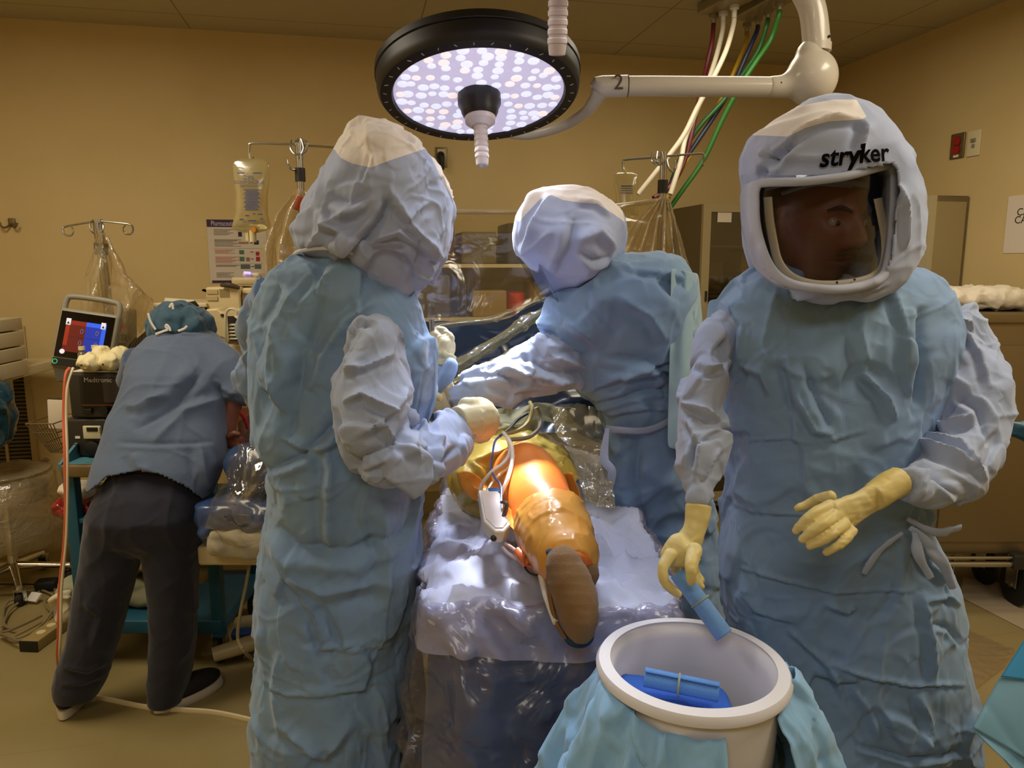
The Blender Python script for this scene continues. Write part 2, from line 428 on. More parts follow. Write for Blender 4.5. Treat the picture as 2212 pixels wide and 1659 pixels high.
def wbox(mb, s0, z0, s1, z1, o0, o1, bev=0):
    return mb.box(pw((s0+s1)/2, (z0+z1)/2, (o0+o1)/2), (abs(s1-s0), abs(o1-o0), abs(z1-z0)), ROOMROT, bev)
SL, SR, TF = -.62, 4.92, 6.6
def slab(name, s0, s1, t0, t1, z0, z1, m):
    mb = MB(); c = W0+WU*(s0+s1)/2+WN*(t0+t1)/2; c.z = (z0+z1)/2
    mb.box(c, (s1-s0, t1-t0, z1-z0), ROOMROT); return tag(mb.build(name, m, smooth=False), kind='structure')
slab('floor', SL-.1, SR+.1, -.1, TF+.1, -.1, 0, M_floor)
slab('ceiling', SL-.1, SR+.1, -.1, TF+.1, H, H+.1, M_ceil)
slab('wall_back', SL, SR, -.1, 0, 0, H, M_wall)
slab('wall_left', SL-.1, SL, -.1, TF, 0, H, M_wall)
slab('wall_right', SR, SR+.1, -.1, TF, 0, H, M_wall)
slab('wall_front', SL, SR, TF, TF+.1, 0, H, M_wall)
M_base = mat('cove_base', '#a3905f', .5)
slab('baseboard_back', SL, SR, .0, .012, 0, .14, M_base)
slab('baseboard_right', SR-.012, SR, 0.012, TF, 0, .14, M_base)
# pale inlay band in the floor at the right
mb = MB(); q = [atz(2075, 1290, .002), atz(2215, 1362, .002), atz(2500, 1500, .002), atz(2500, 1330, .002), atz(2250, 1272, .002), atz(2080, 1248, .002)]
mb.poly(q, .002, (0, 0, 1)); tag(mb.build('trim_1', mat('pale_inlay', '#b9a78c', .45), smooth=False), kind='structure')

M_steel = mat('brushed_steel', '#b9b6ae', .28, 1, bump=[('noise', 300, .05, .001)])
M_steelwarm = mat('cart_steel', '#8f7f62', .38, .75, bump=[('noise', 8, .06, .01)])
M_chrome = mat('chrome', '#d9d6cf', .12, 1)
M_white = mat('white_plastic', '#e9e4da', .35)
M_cream = mat('cream_plastic', '#e2d3a8', .4)
M_black = mat('black_plastic', '#141210', .4)
M_blackm = mat('matte_black', '#0c0b0a', .7)
M_dark = mat('dark_grey_plastic', '#2b2822', .5)
M_grey = mat('grey_plastic', '#8d8674', .5)
M_paper = mat('paper', '#ddd0b8', .8)
M_ink = mat('black_ink', '#17140f', .6)
M_rubber = mat('caster_rubber', '#171512', .6)
M_red = mat('red_plastic', '#b3202a', .4)
M_pink = mat('pink_sticker', '#f0304f', .6)
M_brass = mat('tan_metal', '#7c6c48', .4, .6)

# ---- wall hook
t = thing('wall_hook', onback(27, 490, 0), 'small dark double coat hook on the tan wall at far left', 'hook')
s0, z0 = wc(27, 484)
mb = MB(); mb.box(pw(s0, z0+.008, .006), (.035, .012, .045), ROOMROT, .004); mb.build('mounting_plate', M_brass, t)
for sg in (-1, 1):
    mb = MB(); mb.tube([pw(s0+sg*.004, z0, .01), pw(s0+sg*.02, z0-.02, .035), pw(s0+sg*.035, z0-.015, .05), pw(s0+sg*.042, z0+.005, .05)], [.006, .005, .005, .007], smooth=4); mb.build('prong', M_brass, t)
# ---- air vent
s0, z1 = wc(36, 716); s1, z0 = wc(84, 1028)
t = thing('air_return_vent', pw((s0+s1)/2-.2, z0, 0), 'tall louvred air vent in the tan wall behind the box shelf', 'vent')
S0, S1 = s1-.55, s1-.02
mb = MB()
for a in ((S0-.03, z0-.03, S0, z1+.03), (S1, z0-.03, S1+.03, z1+.03), (S0, z1, S1, z1+.03), (S0, z0-.03, S1, z0)): wbox(mb, a[0], a[1], a[2], a[3], .0, .014)
wbox(mb, S1-.13, z0, S1-.115, z1, .002, .016)
mb.build('vent_frame', mat('vent_frame_paint', '#bfa774', .6), t)
mb = MB(); wbox(mb, S0, z0, S1, z1, .0, .002); mb.build('vent_recess', M_blackm, t)
mb = MB(); n = 38
for i in range(n):
    z = z0+(z1-z0)*(i+.5)/n; mb.box(pw((S0+S1)/2, z, .008), (S1-S0, .014, .005), ROOMROT@Matrix.Rotation(.6, 4, 'X'))
mb.build('louvre_slats', mat('slat_metal', '#8b7a58', .5, .4), t)
for f in (.8, .35): mb = MB(); mb.sphere(pw(S1+.012, z0+(z1-z0)*f, .014), .006); mb.build('screw', M_chrome, t)
# ---- poster
s0, z1 = wc(446, 474); s1, _ = wc(574, 474); _, z0 = wc(449, 612)
t = thing('wall_poster', pw((s0+s1)/2, z0, 0), 'white disposal instruction poster with purple header taped to tan wall', 'poster')
mb = MB(); wbox(mb, s0, z0, s1, z1, .001, .003); mb.build('poster_sheet', mat('poster_paper', '#d6c9b6', .7), t)
W, Hh = s1-s0, z1-z0
def pr(mb, a, b, c, d, o=.0045): wbox(mb, s0+a*W, z1-d*Hh, s0+c*W, z1-b*Hh, .003, o)
for q in ((0, 0, 1, .115), (.03, .955, 1, .995)): mb = MB(); pr(mb, *q); mb.build('purple_band', mat('purple_ink', '#35103c', .6), t)
text('Pharmaceutical Disposal', 'title_text', .040, pw(s0+.07*W, z1-.095*Hh, .005), WU, (0, 0, 1), mat('title_ink', '#cdbfd6', .6), t, sx=.58)
mb = MB()
for y, n, c, w_ in ((.15, 6, 0, .33), (.31, 7, 1, .45), (.47, 4, 2, .34), (.58, 6, 2, .4), (.71, 2, 1, .4), (.83, 5, 0, .3)):
    mb.mat(c if c != 1 else 0)
    for i in range(n):
        if c == 1 and i > 1: pass
        pr(mb, .11, y+i*.017, .11+w_*(1-.15*((i*7) % 3)), y+i*.017+(.006 if c != 1 else .009 if i < 2 else .006))
for y in (.445, .69): mb.mat(0); pr(mb, .1, y, .95, y+.002)
mb.build('printed_lines', [mat('grey_ink', '#6f6558', .7), M_ink, mat('red_ink', '#b5523f', .7)], t)
mb = MB()
for (a, b, c, d, k) in ((.52, .19, .58, .26, 0), (.52, .345, .68, .375, 1), (.78, .32, .86, .385, 0), (.52, .475, .6, .54, 2), (.52, .58, .6, .65, 2), (.63, .59, .69, .65, 4), (.8, .5, .86, .56, 3),
                       (.8, .58, .865, .65, 3), (.53, .70, .69, .77, 5), (.77, .70, .88, .77, 5)):
    mb.mat(k); pr(mb, a, b, c, d, .0055)
mb.build('printed_pictures', [M_ink, mat('pic_tan', '#a5765c', .7), mat('pic_green', '#4f7458', .7), mat('pic_red', '#a8231f', .7), mat('pic_rose', '#9c6a66', .7), mat('pic_slate', '#5b6660', .7)], t)
mb = MB()
for y, k in ((.36, 0), (.505, 1), (.615, 1), (.735, 0)):
    mb.mat(k); pr(mb, .70, y-.003, .745, y+.003, .0055); mb.poly([pw(s0+.735*W, z1-(y-.01)*Hh, .004), pw(s0+.765*W, z1-y*Hh, .004), pw(s0+.735*W, z1-(y+.01)*Hh, .004)], .0015, WN)
mb.build('printed_arrows', [M_ink, mat('arrow_red', '#a8231f', .7)], t)
# ---- outlet with black plug behind the left surgeon's hood
s0, z1 = wc(940, 318); s1, z0 = wc(966, 362)
t = thing('wall_outlet', pw((s0+s1)/2, z0, 0), 'steel wall outlet plate with a black plug just under the round surgical light', 'outlet')
mb = MB(); wbox(mb, s0, z0, s1, z1, 0, .008, .003); mb.build('cover_plate', M_brass, t)
mb = MB(); wbox(mb, s0+.012, z0+.06, s1-.012, z1-.012, .008, .011); mb.build('receptacle', M_paper, t)
mb = MB(); mb.tube([pw((s0+s1)/2-.005, z1-.05, .008), pw((s0+s1)/2-.005, z1-.055, .045), pw((s0+s1)/2, z0-.02, .05)], [.024, .02, .012], smooth=4); mb.build('plug', M_black, t)
# ---- right wall plates
def rw(py0px, label, kind):
    pass
def rc(px, py, off=0.0):
    P = onright(px, py, off); return (P-CORNER).dot(WN), P.z
RROT = Matrix.Rotation(PHI-pi/2, 4, 'Z')
def rbox(mb, t0, z0, t1, z1, o0, o1, bev=0):
    return mb.box(CORNER+WN*((t0+t1)/2)+RN*((o0+o1)/2)+Vector((0, 0, (z0+z1)/2)), (abs(t1-t0), abs(o1-o0), abs(z1-z0)), RROT, bev)
def rp(t_, z, o): return CORNER+WN*t_+RN*o+Vector((0, 0, z))
t0, z1 = rc(2058, 291); t1, z0 = rc(2083, 340)
T = thing('power_outlet', rp((t0+t1)/2, z0, 0), 'steel wall plate with two red emergency sockets on right wall', 'outlet')
mb = MB(); rbox(mb, t0, z0, t1, z1, 0, .01, .004); mb.build('cover_plate', M_brass, T)
for f in (.68, .34):
    mb = MB(); c = rp((t0+t1)/2, z0+(z1-z0)*f, .012); mb.lathe([(0, 0), (.026, 0), (.026, .006), (0, .006)], c, Matrix((WN, Vector((0, 0, 1)), RN)).transposed(), 24)
    f_ = mb.build('red_socket', mat('red_socket_plastic', '#9c1f1c', .4), T)
mb = MB(); rbox(mb, t0+.03, z0+.006, t1-.03, z0+.02, .01, .012); mb.build('plate_label', M_white, T)
t0, z1 = rc(2094, 285); t1, z0 = rc(2117, 335)
T = thing('light_switch', rp((t0+t1)/2, z0, 0), 'cream wall plate with small toggles right of the red sockets', 'switch')
mb = MB(); rbox(mb, t0, z0, t1, z1, 0, .008, .003); mb.build('cover_plate', M_cream, T)
for a, b in ((.42, .62), (.6, .62), (.55, .4)):
    mb = MB(); rbox(mb, t0+(t1-t0)*(a-.07), z0+(z1-z0)*(b-.07), t0+(t1-t0)*(a+.07), z0+(z1-z0)*(b+.07), .008, .018, .002); mb.build('toggle', M_grey, T)
# ---- paper sign
t0, z1 = rc(2180, 424); _, z0 = rc(2172, 547); t1 = t0+.30
T = thing('paper_sign', rp(t0, z0, 0), 'white paper notice with black capitals on right wall above steel cabinet', 'sign')
mb = MB(); rbox(mb, t0, z0, t1, z1, .001, .003); mb.build('paper_sheet', mat('sign_paper', '#e6d7c4', .8), T)
ta, za = rc(2197, 466); tb, zb = rc(2192, 483)
text('CA', 'sign_text', .05, rp(ta, za, .0035), WN, (0, 0, 1), M_ink, T); text('CAR', 'sign_text', .05, rp(tb, zb, .0035), WN, (0, 0, 1), M_ink, T)

# ---- glass-door cabinet on the back wall
M_cabframe = mat('cabinet_frame_paint', '#a8966c', .5)
M_glass = film('cabinet_glass', '#cfc8b4', .12, .03, '#c9b98f', .03, 2, 0, .001)
sA, zt = wc(1520, 441, .44)
T = thing('glass_cabinet', pw(4.0, 0, .2), 'tan glass-door storage cabinet on the back wall behind the visored surgeon', 'cabinet')
D = .42
mb = MB()
sB = 4.88
wbox(mb, sA, 0, sA+.03, 1.93, .01, D); wbox(mb, sB-.03, 0, sB, 1.93, .01, D); wbox(mb, sA, 1.90, sB, 1.93, .01, D); wbox(mb, sA, .06, sB, .10, .01, D); wbox(mb, sA+.03, .1, sB-.03, 1.9, .01, .03)
mb.build('cabinet_body', mat('cabinet_inside', '#6b5d3e', .7), T)
for i in range(2):
    a = sA+(sB-sA)/2*i; b = sA+(sB-sA)/2*(i+1)
    mb = MB()
    for q in ((a, .1, a+.05, 1.93), (b-.05, .1, b, 1.93), (a+.05, 1.885, b-.05, 1.93), (a+.05, .1, b-.05, .16)): wbox(mb, *q, D, D+.025)
    dr = mb.build('door_frame', M_cabframe, T)
    mb = MB(); wbox(mb, a+.05, .16, b-.05, 1.885, D+.010, D+.014); mb.build('glass_pane', M_glass, dr)
    mb = MB(); wbox(mb, a+.028 if i == 0 else b-.04, 1.36, a+.04 if i == 0 else b-.028, 1.42, D+.025, D+.035); mb.build('latch', M_dark, dr)
for z in (.55, .95, 1.38, 1.68):
    mb = MB(); wbox(mb, sA+.03, z, sB-.03, z+.012, .03, D-.03); mb.build('shelf', M_cabframe, T)
mb = MB(); c1, c2 = wc(1553, 452, D+.03); e1, e2 = wc(1582, 480, D+.03); wbox(mb, c1, e2, e1, c2, D+.015, D+.018); mb.build('paper_note', M_paper, T)
M_pack = mat('white_package', '#d8c9ab', .7, bump=[('noise', 30, .4, .01)]); M_packb = mat('brown_package', '#83714f', .7); M_packd = mat('dark_item', '#372f22', .6)
for s_, z, w_, h_, m_, lb in ((.10, 1.392, .12, .2, M_packb, 'brown box on the upper shelf of the glass cabinet'), (.25, 1.392, .13, .14, M_packd, 'dark low box on the upper shelf of the glass cabinet'), (.09, .962, .14, .24, M_packd, 'dark tall box on the middle shelf of the glass cabinet'),
                        (.25, .962, .12, .16, M_packb, 'brown low box on the middle shelf of the glass cabinet'), (.1, .562, .2, .2, M_packb, 'brown box on the lower shelf of the glass cabinet'), (.34, 1.392, .1, .26, M_pack, 'white package standing on the upper shelf of the glass cabinet')):
    mb = MB(); wbox(mb, sA+s_, z, sA+s_+w_, z+h_, .06, .3, .012); tag(mb.build('supply_box', m_), lb, 'box', 'boxes in the glass cabinet')
# second cabinet along right wall with white packages
T = thing('supply_cabinet', rp(.83, 0, .1), 'open-front cabinet with cream frame by the right wall, filled with white packages', 'cabinet')
mb = MB(); ta, tb = .46, 1.2; CD = .2
rbox(mb, ta, 0, ta+.03, 1.93, .01, CD); rbox(mb, tb-.03, 0, tb, 1.93, .01, CD); rbox(mb, ta, 1.9, tb, 1.93, .01, CD); rbox(mb, ta, .05, tb, .1, .01, CD); rbox(mb, ta, .1, tb, 1.9, .01, .02)
mb.build('cabinet_body', M_cabframe, T)
mb = MB()
for q in ((ta, .1, ta+.06, 1.93), (tb-.06, .1, tb, 1.93), (ta+.06, 1.86, tb-.06, 1.93)): rbox(mb, *q, CD, CD+.03)
mb.build('front_frame', mat('pale_frame', '#c3b48c', .5), T)
mb = MB(); mb.lathe([(0, 0), (.012, 0), (.012, .02), (0, .02)], rp(tb-.03, 1.72, CD+.03), Matrix((WN, Vector((0, 0, 1)), RN)).transposed(), 16); mb.build('knob', M_dark, T)
for z in (.6, 1.0, 1.32, 1.6):
    mb = MB(); rbox(mb, ta+.03, z, tb-.03, z+.012, .02, CD-.01); mb.build('shelf', M_dark, T)
for i, (z, a, b, h_) in enumerate(((1.612, .52, 1.12, .2), (1.332, .52, 1.13, .21), (1.012, .52, 1.13, .2))):
    mb = MB(); rbox(mb, a, z, b, z+h_, .035, .185, .05); me = remesh(mb, .012, 4); wrinkle(me, [('c', .09, .012)], seed=40+i)
    o = link('wrapped_package', me, M_pack); tag(o, ['white wrapped supply package on the top shelf of the open cabinet', 'white wrapped supply package on the second shelf of the open cabinet', 'white wrapped supply package on the third shelf of the open cabinet'][i], 'package', 'packages in the open cabinet')
# ---- steel case cart at right
T = thing('case_cart', (2.68, 3.55, 0), 'large closed steel case cart on casters at the right edge', 'cart')
Xc0, Xc1, Yc0, Yc1, zt = 1.90, 2.62, 3.22, 3.58, 1.37
mb = MB(); mb.box(((Xc0+Xc1)/2, (Yc0+Yc1)/2, (.27+zt)/2), (Xc1-Xc0, Yc1-Yc0, zt-.27), None, .01); mb.build('cart_body', M_steelwarm, T)
mb = MB(); mb.box(((Xc0+Xc1)/2, (Yc0+Yc1)/2-.01, zt-.02), (Xc1-Xc0+.02, Yc1-Yc0+.02, .045), None, .006); mb.build('cart_top', M_steelwarm, T)
mb = MB(); mb.box(((Xc0+Xc1)/2, Yc0-.004, .78), (Xc1-Xc0-.06, .012, .9), None, .004); d_ = mb.build('door_panel', M_steelwarm, T)
mb = MB(); mb.tube([(Xc0-.02, Yc0-.03, .235), (Xc1+.1, Yc0-.03, .235)], .014); mb.tube([(Xc0-.02, Yc0-.03, .265), (Xc1+.1, Yc0-.03, .265)], .008); mb.build('bumper_rail', M_steel, T)
mb = MB(); mb.box((2.30, Yc0-.03, .25), (.07, .05, .07), None, .008); mb.build('latch_block', M_dark, T)
def caster(parent, c, r=.06, m=M_rubber, steel=M_steel, h=None):
    c = Vector(c); mb = MB(); mb.lathe([(.2*r, -.014), (.8*r, -.016), (r, -.01), (r, .01), (.8*r, .016), (.2*r, .014)], c+Vector((0, 0, r)), Matrix.Rotation(pi/2, 4, 'Y'), 28)
    wv = mb.build('caster_wheel', m, parent)
    mb = MB(); top = h or 2*r+.03
    for sx in (-.021, .021): mb.box(c+Vector((sx, 0, r+.01+(top-r)/2-.01)), (.004, r*.8, top-r+.01), None, .001)
    mb.box(c+Vector((0, 0, top)), (.05, r*.9, .012), None, .002); mb.lathe([(0, -.026), (.01, -.026), (.01, .026), (0, .026)], c+Vector((0, 0, r)), Matrix.Rotation(pi/2, 4, 'Y'), 12)
    mb.build('caster_fork', steel, parent)
for x in (2.02, 2.36):
    for y in (Yc0+.06, Yc1-.07): caster(T, (x, y, 0), .095, h=.265)
# packages on top of the cart
def pkg(name, label, cat, c, size, seed, m, vox=.01, amp=.012, M=None, cell=.07):
    mb = MB(); mb.box(c, size, M, min(size)*.45); me = remesh(mb, vox, 5); wrinkle(me, [('c', cell, amp), ('c', cell*.45, amp*.4)], seed=seed)
    o = link(name, me, m); return tag(o, label, cat)
M_paperbag = mat('peel_pouch_white', '#efe4cf', .55, bump=[('noise', 25, .5, .01)])
o = pkg('wrapped_package', 'large white sterile pouch lying on steel cart nearest the glass cabinet', 'package', (2.10, 3.40, zt+.055), (.44, .26, .10), 5, M_paperbag)
T = o
text('ID', 'pouch_print', .035, (2.16, 3.285, zt+.085), (1, .1, 0), (0, .5, 1), mat('blue_ink', '#2b3f8c', .6), o, shear=.3)
pkg('wrapped_package', 'crumpled white sterile pouch on steel cart at right edge of photo', 'package', (2.47, 3.42, zt+.045), (.28, .25, .085), 6, M_paperbag)
for i, x in enumerate((2.36, 2.44, 2.50)):
    mb = MB(); mb.box((x, 3.24, zt+.018+.0*i), (.05, .03, .016), None, .003)
    tag(mb.build('blade_pack', M_grey), 'small grey packet sticking out in front of the white pouches, '+('left one', 'middle one', 'right one')[i], 'packet', 'grey packets on the cart')
# ================================================================ PEOPLE
def cloth(name, col, var, rough=.75, extra=None):
    return mat(name, col, rough, var=var, varscale=3.2, sheen=.25, spec=.25,
               bump=[('ridge', 5, .8, .05), ('ridge', 13, .7, .014), ('noise', 420, .12, .0012)]+(extra or []))
M_gown = cloth('gown_blue', '#7a98c4', '#839fba')
M_sleeve = cloth('sleeve_grey_blue', '#a3b1d2', '#a6b0c4')
M_hood = cloth('hood_lavender_blue', '#abb9e0', '#aeb9d6')
two_fabric(M_hood, '#f3ece8', '#dcd6d4')
M_flap = cloth('gown_flap_pale_green', '#9dbcc8', '#98b6c8')
M_glove = mat('latex_glove', '#d6c688', .55, bump=[('noise', 90, .12, .003), ('cell', 30, .12, .004)], var='#d2bd70', varscale=9)
M_glovew = mat('latex_glove_pale', '#cdc197', .55, bump=[('noise', 90, .12, .003)])
M_skin = mat('skin', '#774431', .5, sss=.1, bump=[('noise', 120, .1, .002)])
M_pants = mat('dark_scrub', '#1a1c2c', .85, sheen=.2, bump=[('cell', 14, .35, .01), ('noise', 300, .15, .001)])
M_shirt = mat('scrub_blue', '#586880', .85, sheen=.2, bump=[('noise', 7, .35, .03), ('noise', 300, .15, .001)], var='#525f76', varscale=3)
M_shoeb = mat('shoe_black', '#151416', .7); M_sole = mat('shoe_sole', '#cfc4ae', .6)
M_visor = film('clear_visor', '#dfe2e8', .075, .0, '#ffffff', .02, 3, .0, .001)
M_collar = mat('white_binding', '#d9dade', .7)

def hand(name, m, parent, palm, digits, cuff=None, vox=.0022, amp=.0008, seed=3, up=(0, 0, 1), fl_=.5):
    """palm: list of (px,py,Y,r px, flat); digits: lists of (px,py,Y,r px)"""
    mb = MB()
    P = [at(a, b, y) for a, b, y, r in palm]; R = [r*sc(y, a, b) for a, b, y, r in palm]
    mb.tube(P, R, 20, True, fl_, up, 5)
    for d in digits:
        Pd = [at(a, b, y) for a, b, y, r in d]; Rd = [r*sc(y, a, b) for a, b, y, r in d]
        mb.tube(Pd, Rd, 14, True, None, None, 5); mb.sphere(Pd[-1], Rd[-1]*1.0, 12, 8)
        mb.sphere(Pd[0], Rd[0]*1.05, 12, 8)
    if cuff:
        Pc = [at(a, b, y) for a, b, y, r in cuff]; Rc = [r*sc(y, a, b) for a, b, y, r in cuff]
        mb.tube(Pc, Rc, 24, True, .9, None, 5)
    me = remesh(mb, vox, 5)
    wrinkle(me, [('c', .02, amp), ('f', (.03, .03, .012), amp)], seed=seed)
    return link(name, me, m, parent, sharp=None)
def torso_legs(P, cx, y, zt, m=M_pants, spread=.1, shoe=True):
    """legs and shoes that carry a gowned figure, mostly hidden by the gown"""
    for sg in (-1, 1):
        mb = MB(); mb.tube([(cx+sg*spread*.7, y, zt), (cx+sg*spread, y, .5), (cx+sg*spread*1.1, y+.02, .06)], [.085, .075, .06], 18, smooth=4); mb.build('trouser_leg', m, P)
        mb = MB(); mb.sphere((cx+sg*spread*1.15, y-.03, .045), (.045, .13, .045), 18, 10); mb.build('shoe', M_shoeb, P)

GL = [('c', (.24, .24, .34), .010), ('F', (.13, .13, .17), .011), ('R', (.12, .12, .14), .006), ('R', (.06, .06, .07), .0028), ('F', (.05, .05, .06), .0020)]
SLV = [('c', (.14, .14, .14), .010), ('F', (.11, .11, .11), .017), ('R', (.08, .08, .08), .0045), ('F', (.05, .05, .05), .0018)]
HDL = [('c', (.16, .16, .16), .008), ('F', (.13, .13, .13), .0115), ('R', (.08, .08, .08), .006), ('F', (.05, .05, .05), .002)]

# ---------------------------------------------------------------- A: left surgeon, seen from behind
A = thing('person', (at(745, 1100, 1.62).x, 1.62, 0), 'hooded surgeon left of the patient, back to us, pale gloved fist over the leg', 'person')
YA = 1.62
mb = MB()
rows(mb, [(536, 655, 790, 1.62, .07), (552, 628, 822, 1.62, .10), (585, 592, 862, 1.61, .125), (640, 570, 895, 1.61, .14), (710, 556, 922, 1.61, .15), (780, 545, 935, 1.61, .155), (860, 548, 940), (930, 560, 925), (985, 596, 905, 1.6, .15), (1040, 592, 905),
          (1100, 582, 908), (1180, 570, 905), (1260, 565, 900), (1340, 560, 892), (1420, 557, 885), (1500, 556, 878), (1580, 556, 868), (1700, 556, 858), (1800, 556, 855)], YA, .165)
me = remesh(mb, .0048, 10)
wrinkle(me, GL, seed=21, fl=[
    ([(590, 1010), (650, 985), (700, 940), (730, 900)], 14, -.016), ([(700, 950), (720, 1010), (712, 1120), (716, 1200)], 20, .018), ([(610, 940), (665, 970), (740, 950)], 12, .012),
    ([(640, 620), (600, 700), (590, 800), (620, 900)], 26, .012), ([(700, 640), (650, 760), (640, 860), (625, 960)], 24, -.016), ([(820, 640), (740, 700), (700, 760), (680, 830)], 18, .012),
    ([(600, 1130), (640, 1180), (760, 1190), (880, 1150)], 26, -.018), ([(620, 1240), (700, 1280), (850, 1260)], 22, .012), ([(590, 1190), (680, 1330), (700, 1400), (860, 1390)], 12, .010),
    ([(650, 1390), (760, 1400), (860, 1385)], 8, -.006), ([(560, 1470), (620, 1500), (720, 1500), (870, 1470)], 10, .008), ([(600, 1560), (700, 1640), (760, 1560)], 18, .014),
    ([(600, 1410), (590, 1500), (610, 1600)], 16, .010), ([(820, 1080), (840, 1200), (835, 1320)], 20, .012), ([(780, 560), (700, 600), (640, 680)], 14, .008)])
link('gown', me, M_gown, A, sharp=None)
# right sleeve (near us): big bag of fabric
mb = MB(); limb(mb, [(838, 722, 1.50, 62), (815, 775, 1.455, 104), (806, 870, 1.43, 112), (826, 960, 1.42, 108), (885, 985, 1.46, 84), (930, 965, 1.54, 68), (975, 935, 1.62, 54), (1003, 918, 1.66, 36)], 28, .72)
me = remesh(mb, .004, 5)
wrinkle(me, SLV, seed=5, mask=cuffmask(1005, 915, 45), fl=[([(735, 800), (790, 790), (860, 760)], 12, .012), ([(740, 870), (780, 850), (830, 880), (850, 900)], 12, .016), ([(720, 880), (735, 980), (770, 1040)], 16, -.012),
    ([(800, 900), (860, 950), (900, 1000)], 12, .014), ([(750, 1010), (860, 960), (905, 890)], 16, -.014), ([(905, 890), (930, 930), (960, 960)], 10, .012), ([(900, 960), (950, 1000), (985, 960)], 10, -.010),
    ([(760, 950), (830, 900), (880, 840)], 14, .010), ([(940, 890), (950, 940), (945, 1030)], 12, .010)])
link('sleeve', me, M_sleeve, A, sharp=None)
# left arm reaching forward past the body
mb = MB(); limb(mb, [(600, 640, 1.66, 62), (556, 700, 1.74, 44), (545, 780, 1.78, 40), (575, 850, 1.82, 50), (640, 900, 1.86, 45), (900, 850, 1.92, 40), (945, 815, 1.93, 36), (958, 780, 1.93, 24)], 22, .85)
me = remesh(mb, .006, 6); wrinkle(me, SLV, seed=8); link('sleeve', me, cloth('sleeve_blue', '#7f97c0', '#8aa0be'), A, sharp=None)
mb = MB(); limb(mb, [(608, 900, 1.70, 30), (640, 975, 1.68, 34), (660, 1020, 1.66, 20)], 16, .6)
# gloves
hand('glove', M_glovew, A, [(1000, 915, 1.665, 41), (1022, 911, 1.69, 45), (1040, 908, 1.71, 45), (1054, 907, 1.73, 36)],
     [[(1040, 885, 1.74, 20), (1056, 890, 1.78, 18), (1050, 915, 1.80, 15)], [(1045, 900, 1.74, 22), (1060, 906, 1.78, 18), (1052, 925, 1.80, 15)], [(1040, 918, 1.72, 22), (1056, 925, 1.76, 18), (1046, 938, 1.78, 14)],
      [(1030, 930, 1.70, 21), (1046, 938, 1.74, 17), (1036, 946, 1.76, 13)], [(1010, 880, 1.68, 22), (1035, 874, 1.72, 17), (1055, 880, 1.76, 14)]],
     [(985, 918, 1.64, 40), (1003, 915, 1.66, 42), (1025, 911, 1.68, 43)], .0028, .0006, fl_=.92)
hand('glove', M_glovew, A, [(962, 765, 1.94, 24), (966, 745, 1.95, 27), (958, 728, 1.96, 22)],
     [[(950, 735, 1.95, 11), (938, 722, 1.96, 10), (932, 736, 1.97, 9)], [(948, 745, 1.94, 11), (934, 738, 1.95, 10), (930, 750, 1.96, 9)], [(952, 755, 1.93, 11), (938, 752, 1.94, 10), (932, 762, 1.95, 8)],
      [(956, 764, 1.92, 10), (942, 764, 1.93, 9), (936, 772, 1.94, 8)], [(970, 730, 1.96, 12), (958, 716, 1.97, 10), (946, 712, 1.97, 8)]],
     [(960, 792, 1.93, 21), (962, 778, 1.935, 22), (964, 766, 1.94, 23)], .0025)
# hood
mb = MB()
rows(mb, [(266, 770, 815, 1.60, .05), (276, 755, 850, 1.6, .085), (295, 738, 895, 1.6, .12), (325, 718, 928, 1.6, .145), (360, 702, 950, 1.6, .155), (400, 690, 966, 1.6, .16), (450, 668, 978, 1.6, .16), (500, 652, 976, 1.6, .155), (535, 655, 968, 1.6, .15), (565, 690, 955, 1.62, .13),
          (600, 745, 938, 1.64, .11), (630, 800, 918, 1.66, .08), (655, 862, 898, 1.67, .04)], 1.6, .15, 44, 2.2)
me = remesh(mb, .004, 6)
wrinkle(me, HDL, seed=33, fl=[([(840, 400), (850, 440), (900, 500), (960, 560)], 12, .012), ([(850, 420), (820, 480), (750, 560), (700, 545)], 14, -.016), ([(690, 480), (740, 500), (730, 530)], 14, .012),
    ([(850, 420), (880, 470), (940, 430)], 10, .010), ([(700, 420), (760, 440), (800, 410)], 14, -.010), ([(800, 520), (860, 500), (950, 560)], 10, .012), ([(920, 520), (930, 580), (900, 630)], 12, .010), ([(660, 540), (720, 470), (790, 440)], 18, .012)])
panel_attr(me, [(690, 335), (740, 250), (900, 250), (1000, 370), (1000, 445), (975, 425), (955, 388), (922, 320), (855, 342), (800, 362), (757, 352), (735, 340), (722, 322)])
link('hood', me, M_hood, A, sharp=None)
mb = MB(); mb.tube([at(x, y, Y) for x, y, Y in ((632, 556, 1.575), (650, 542, 1.52), (700, 536, 1.485), (750, 543, 1.48), (790, 560, 1.50), (800, 568, 1.51))], .0045, 8, smooth=5); mb.build('neck_binding', M_collar, A)
torso_legs(A, A.location.x, 1.66, .75)
# instrument in his left hand
t = thing('needle_holder', at(936, 740, 1.96), 'steel instrument held upright in the far glove of the left surgeon', 'surgical instrument')
for dx in (-3, 3):
    mb = MB(); mb.tube([at(932+dx, 690, 1.955), at(934+dx, 718, 1.958), at(936+dx*.4, 745, 1.96)], .0035, 8); mb.build('handle', M_chrome, t)

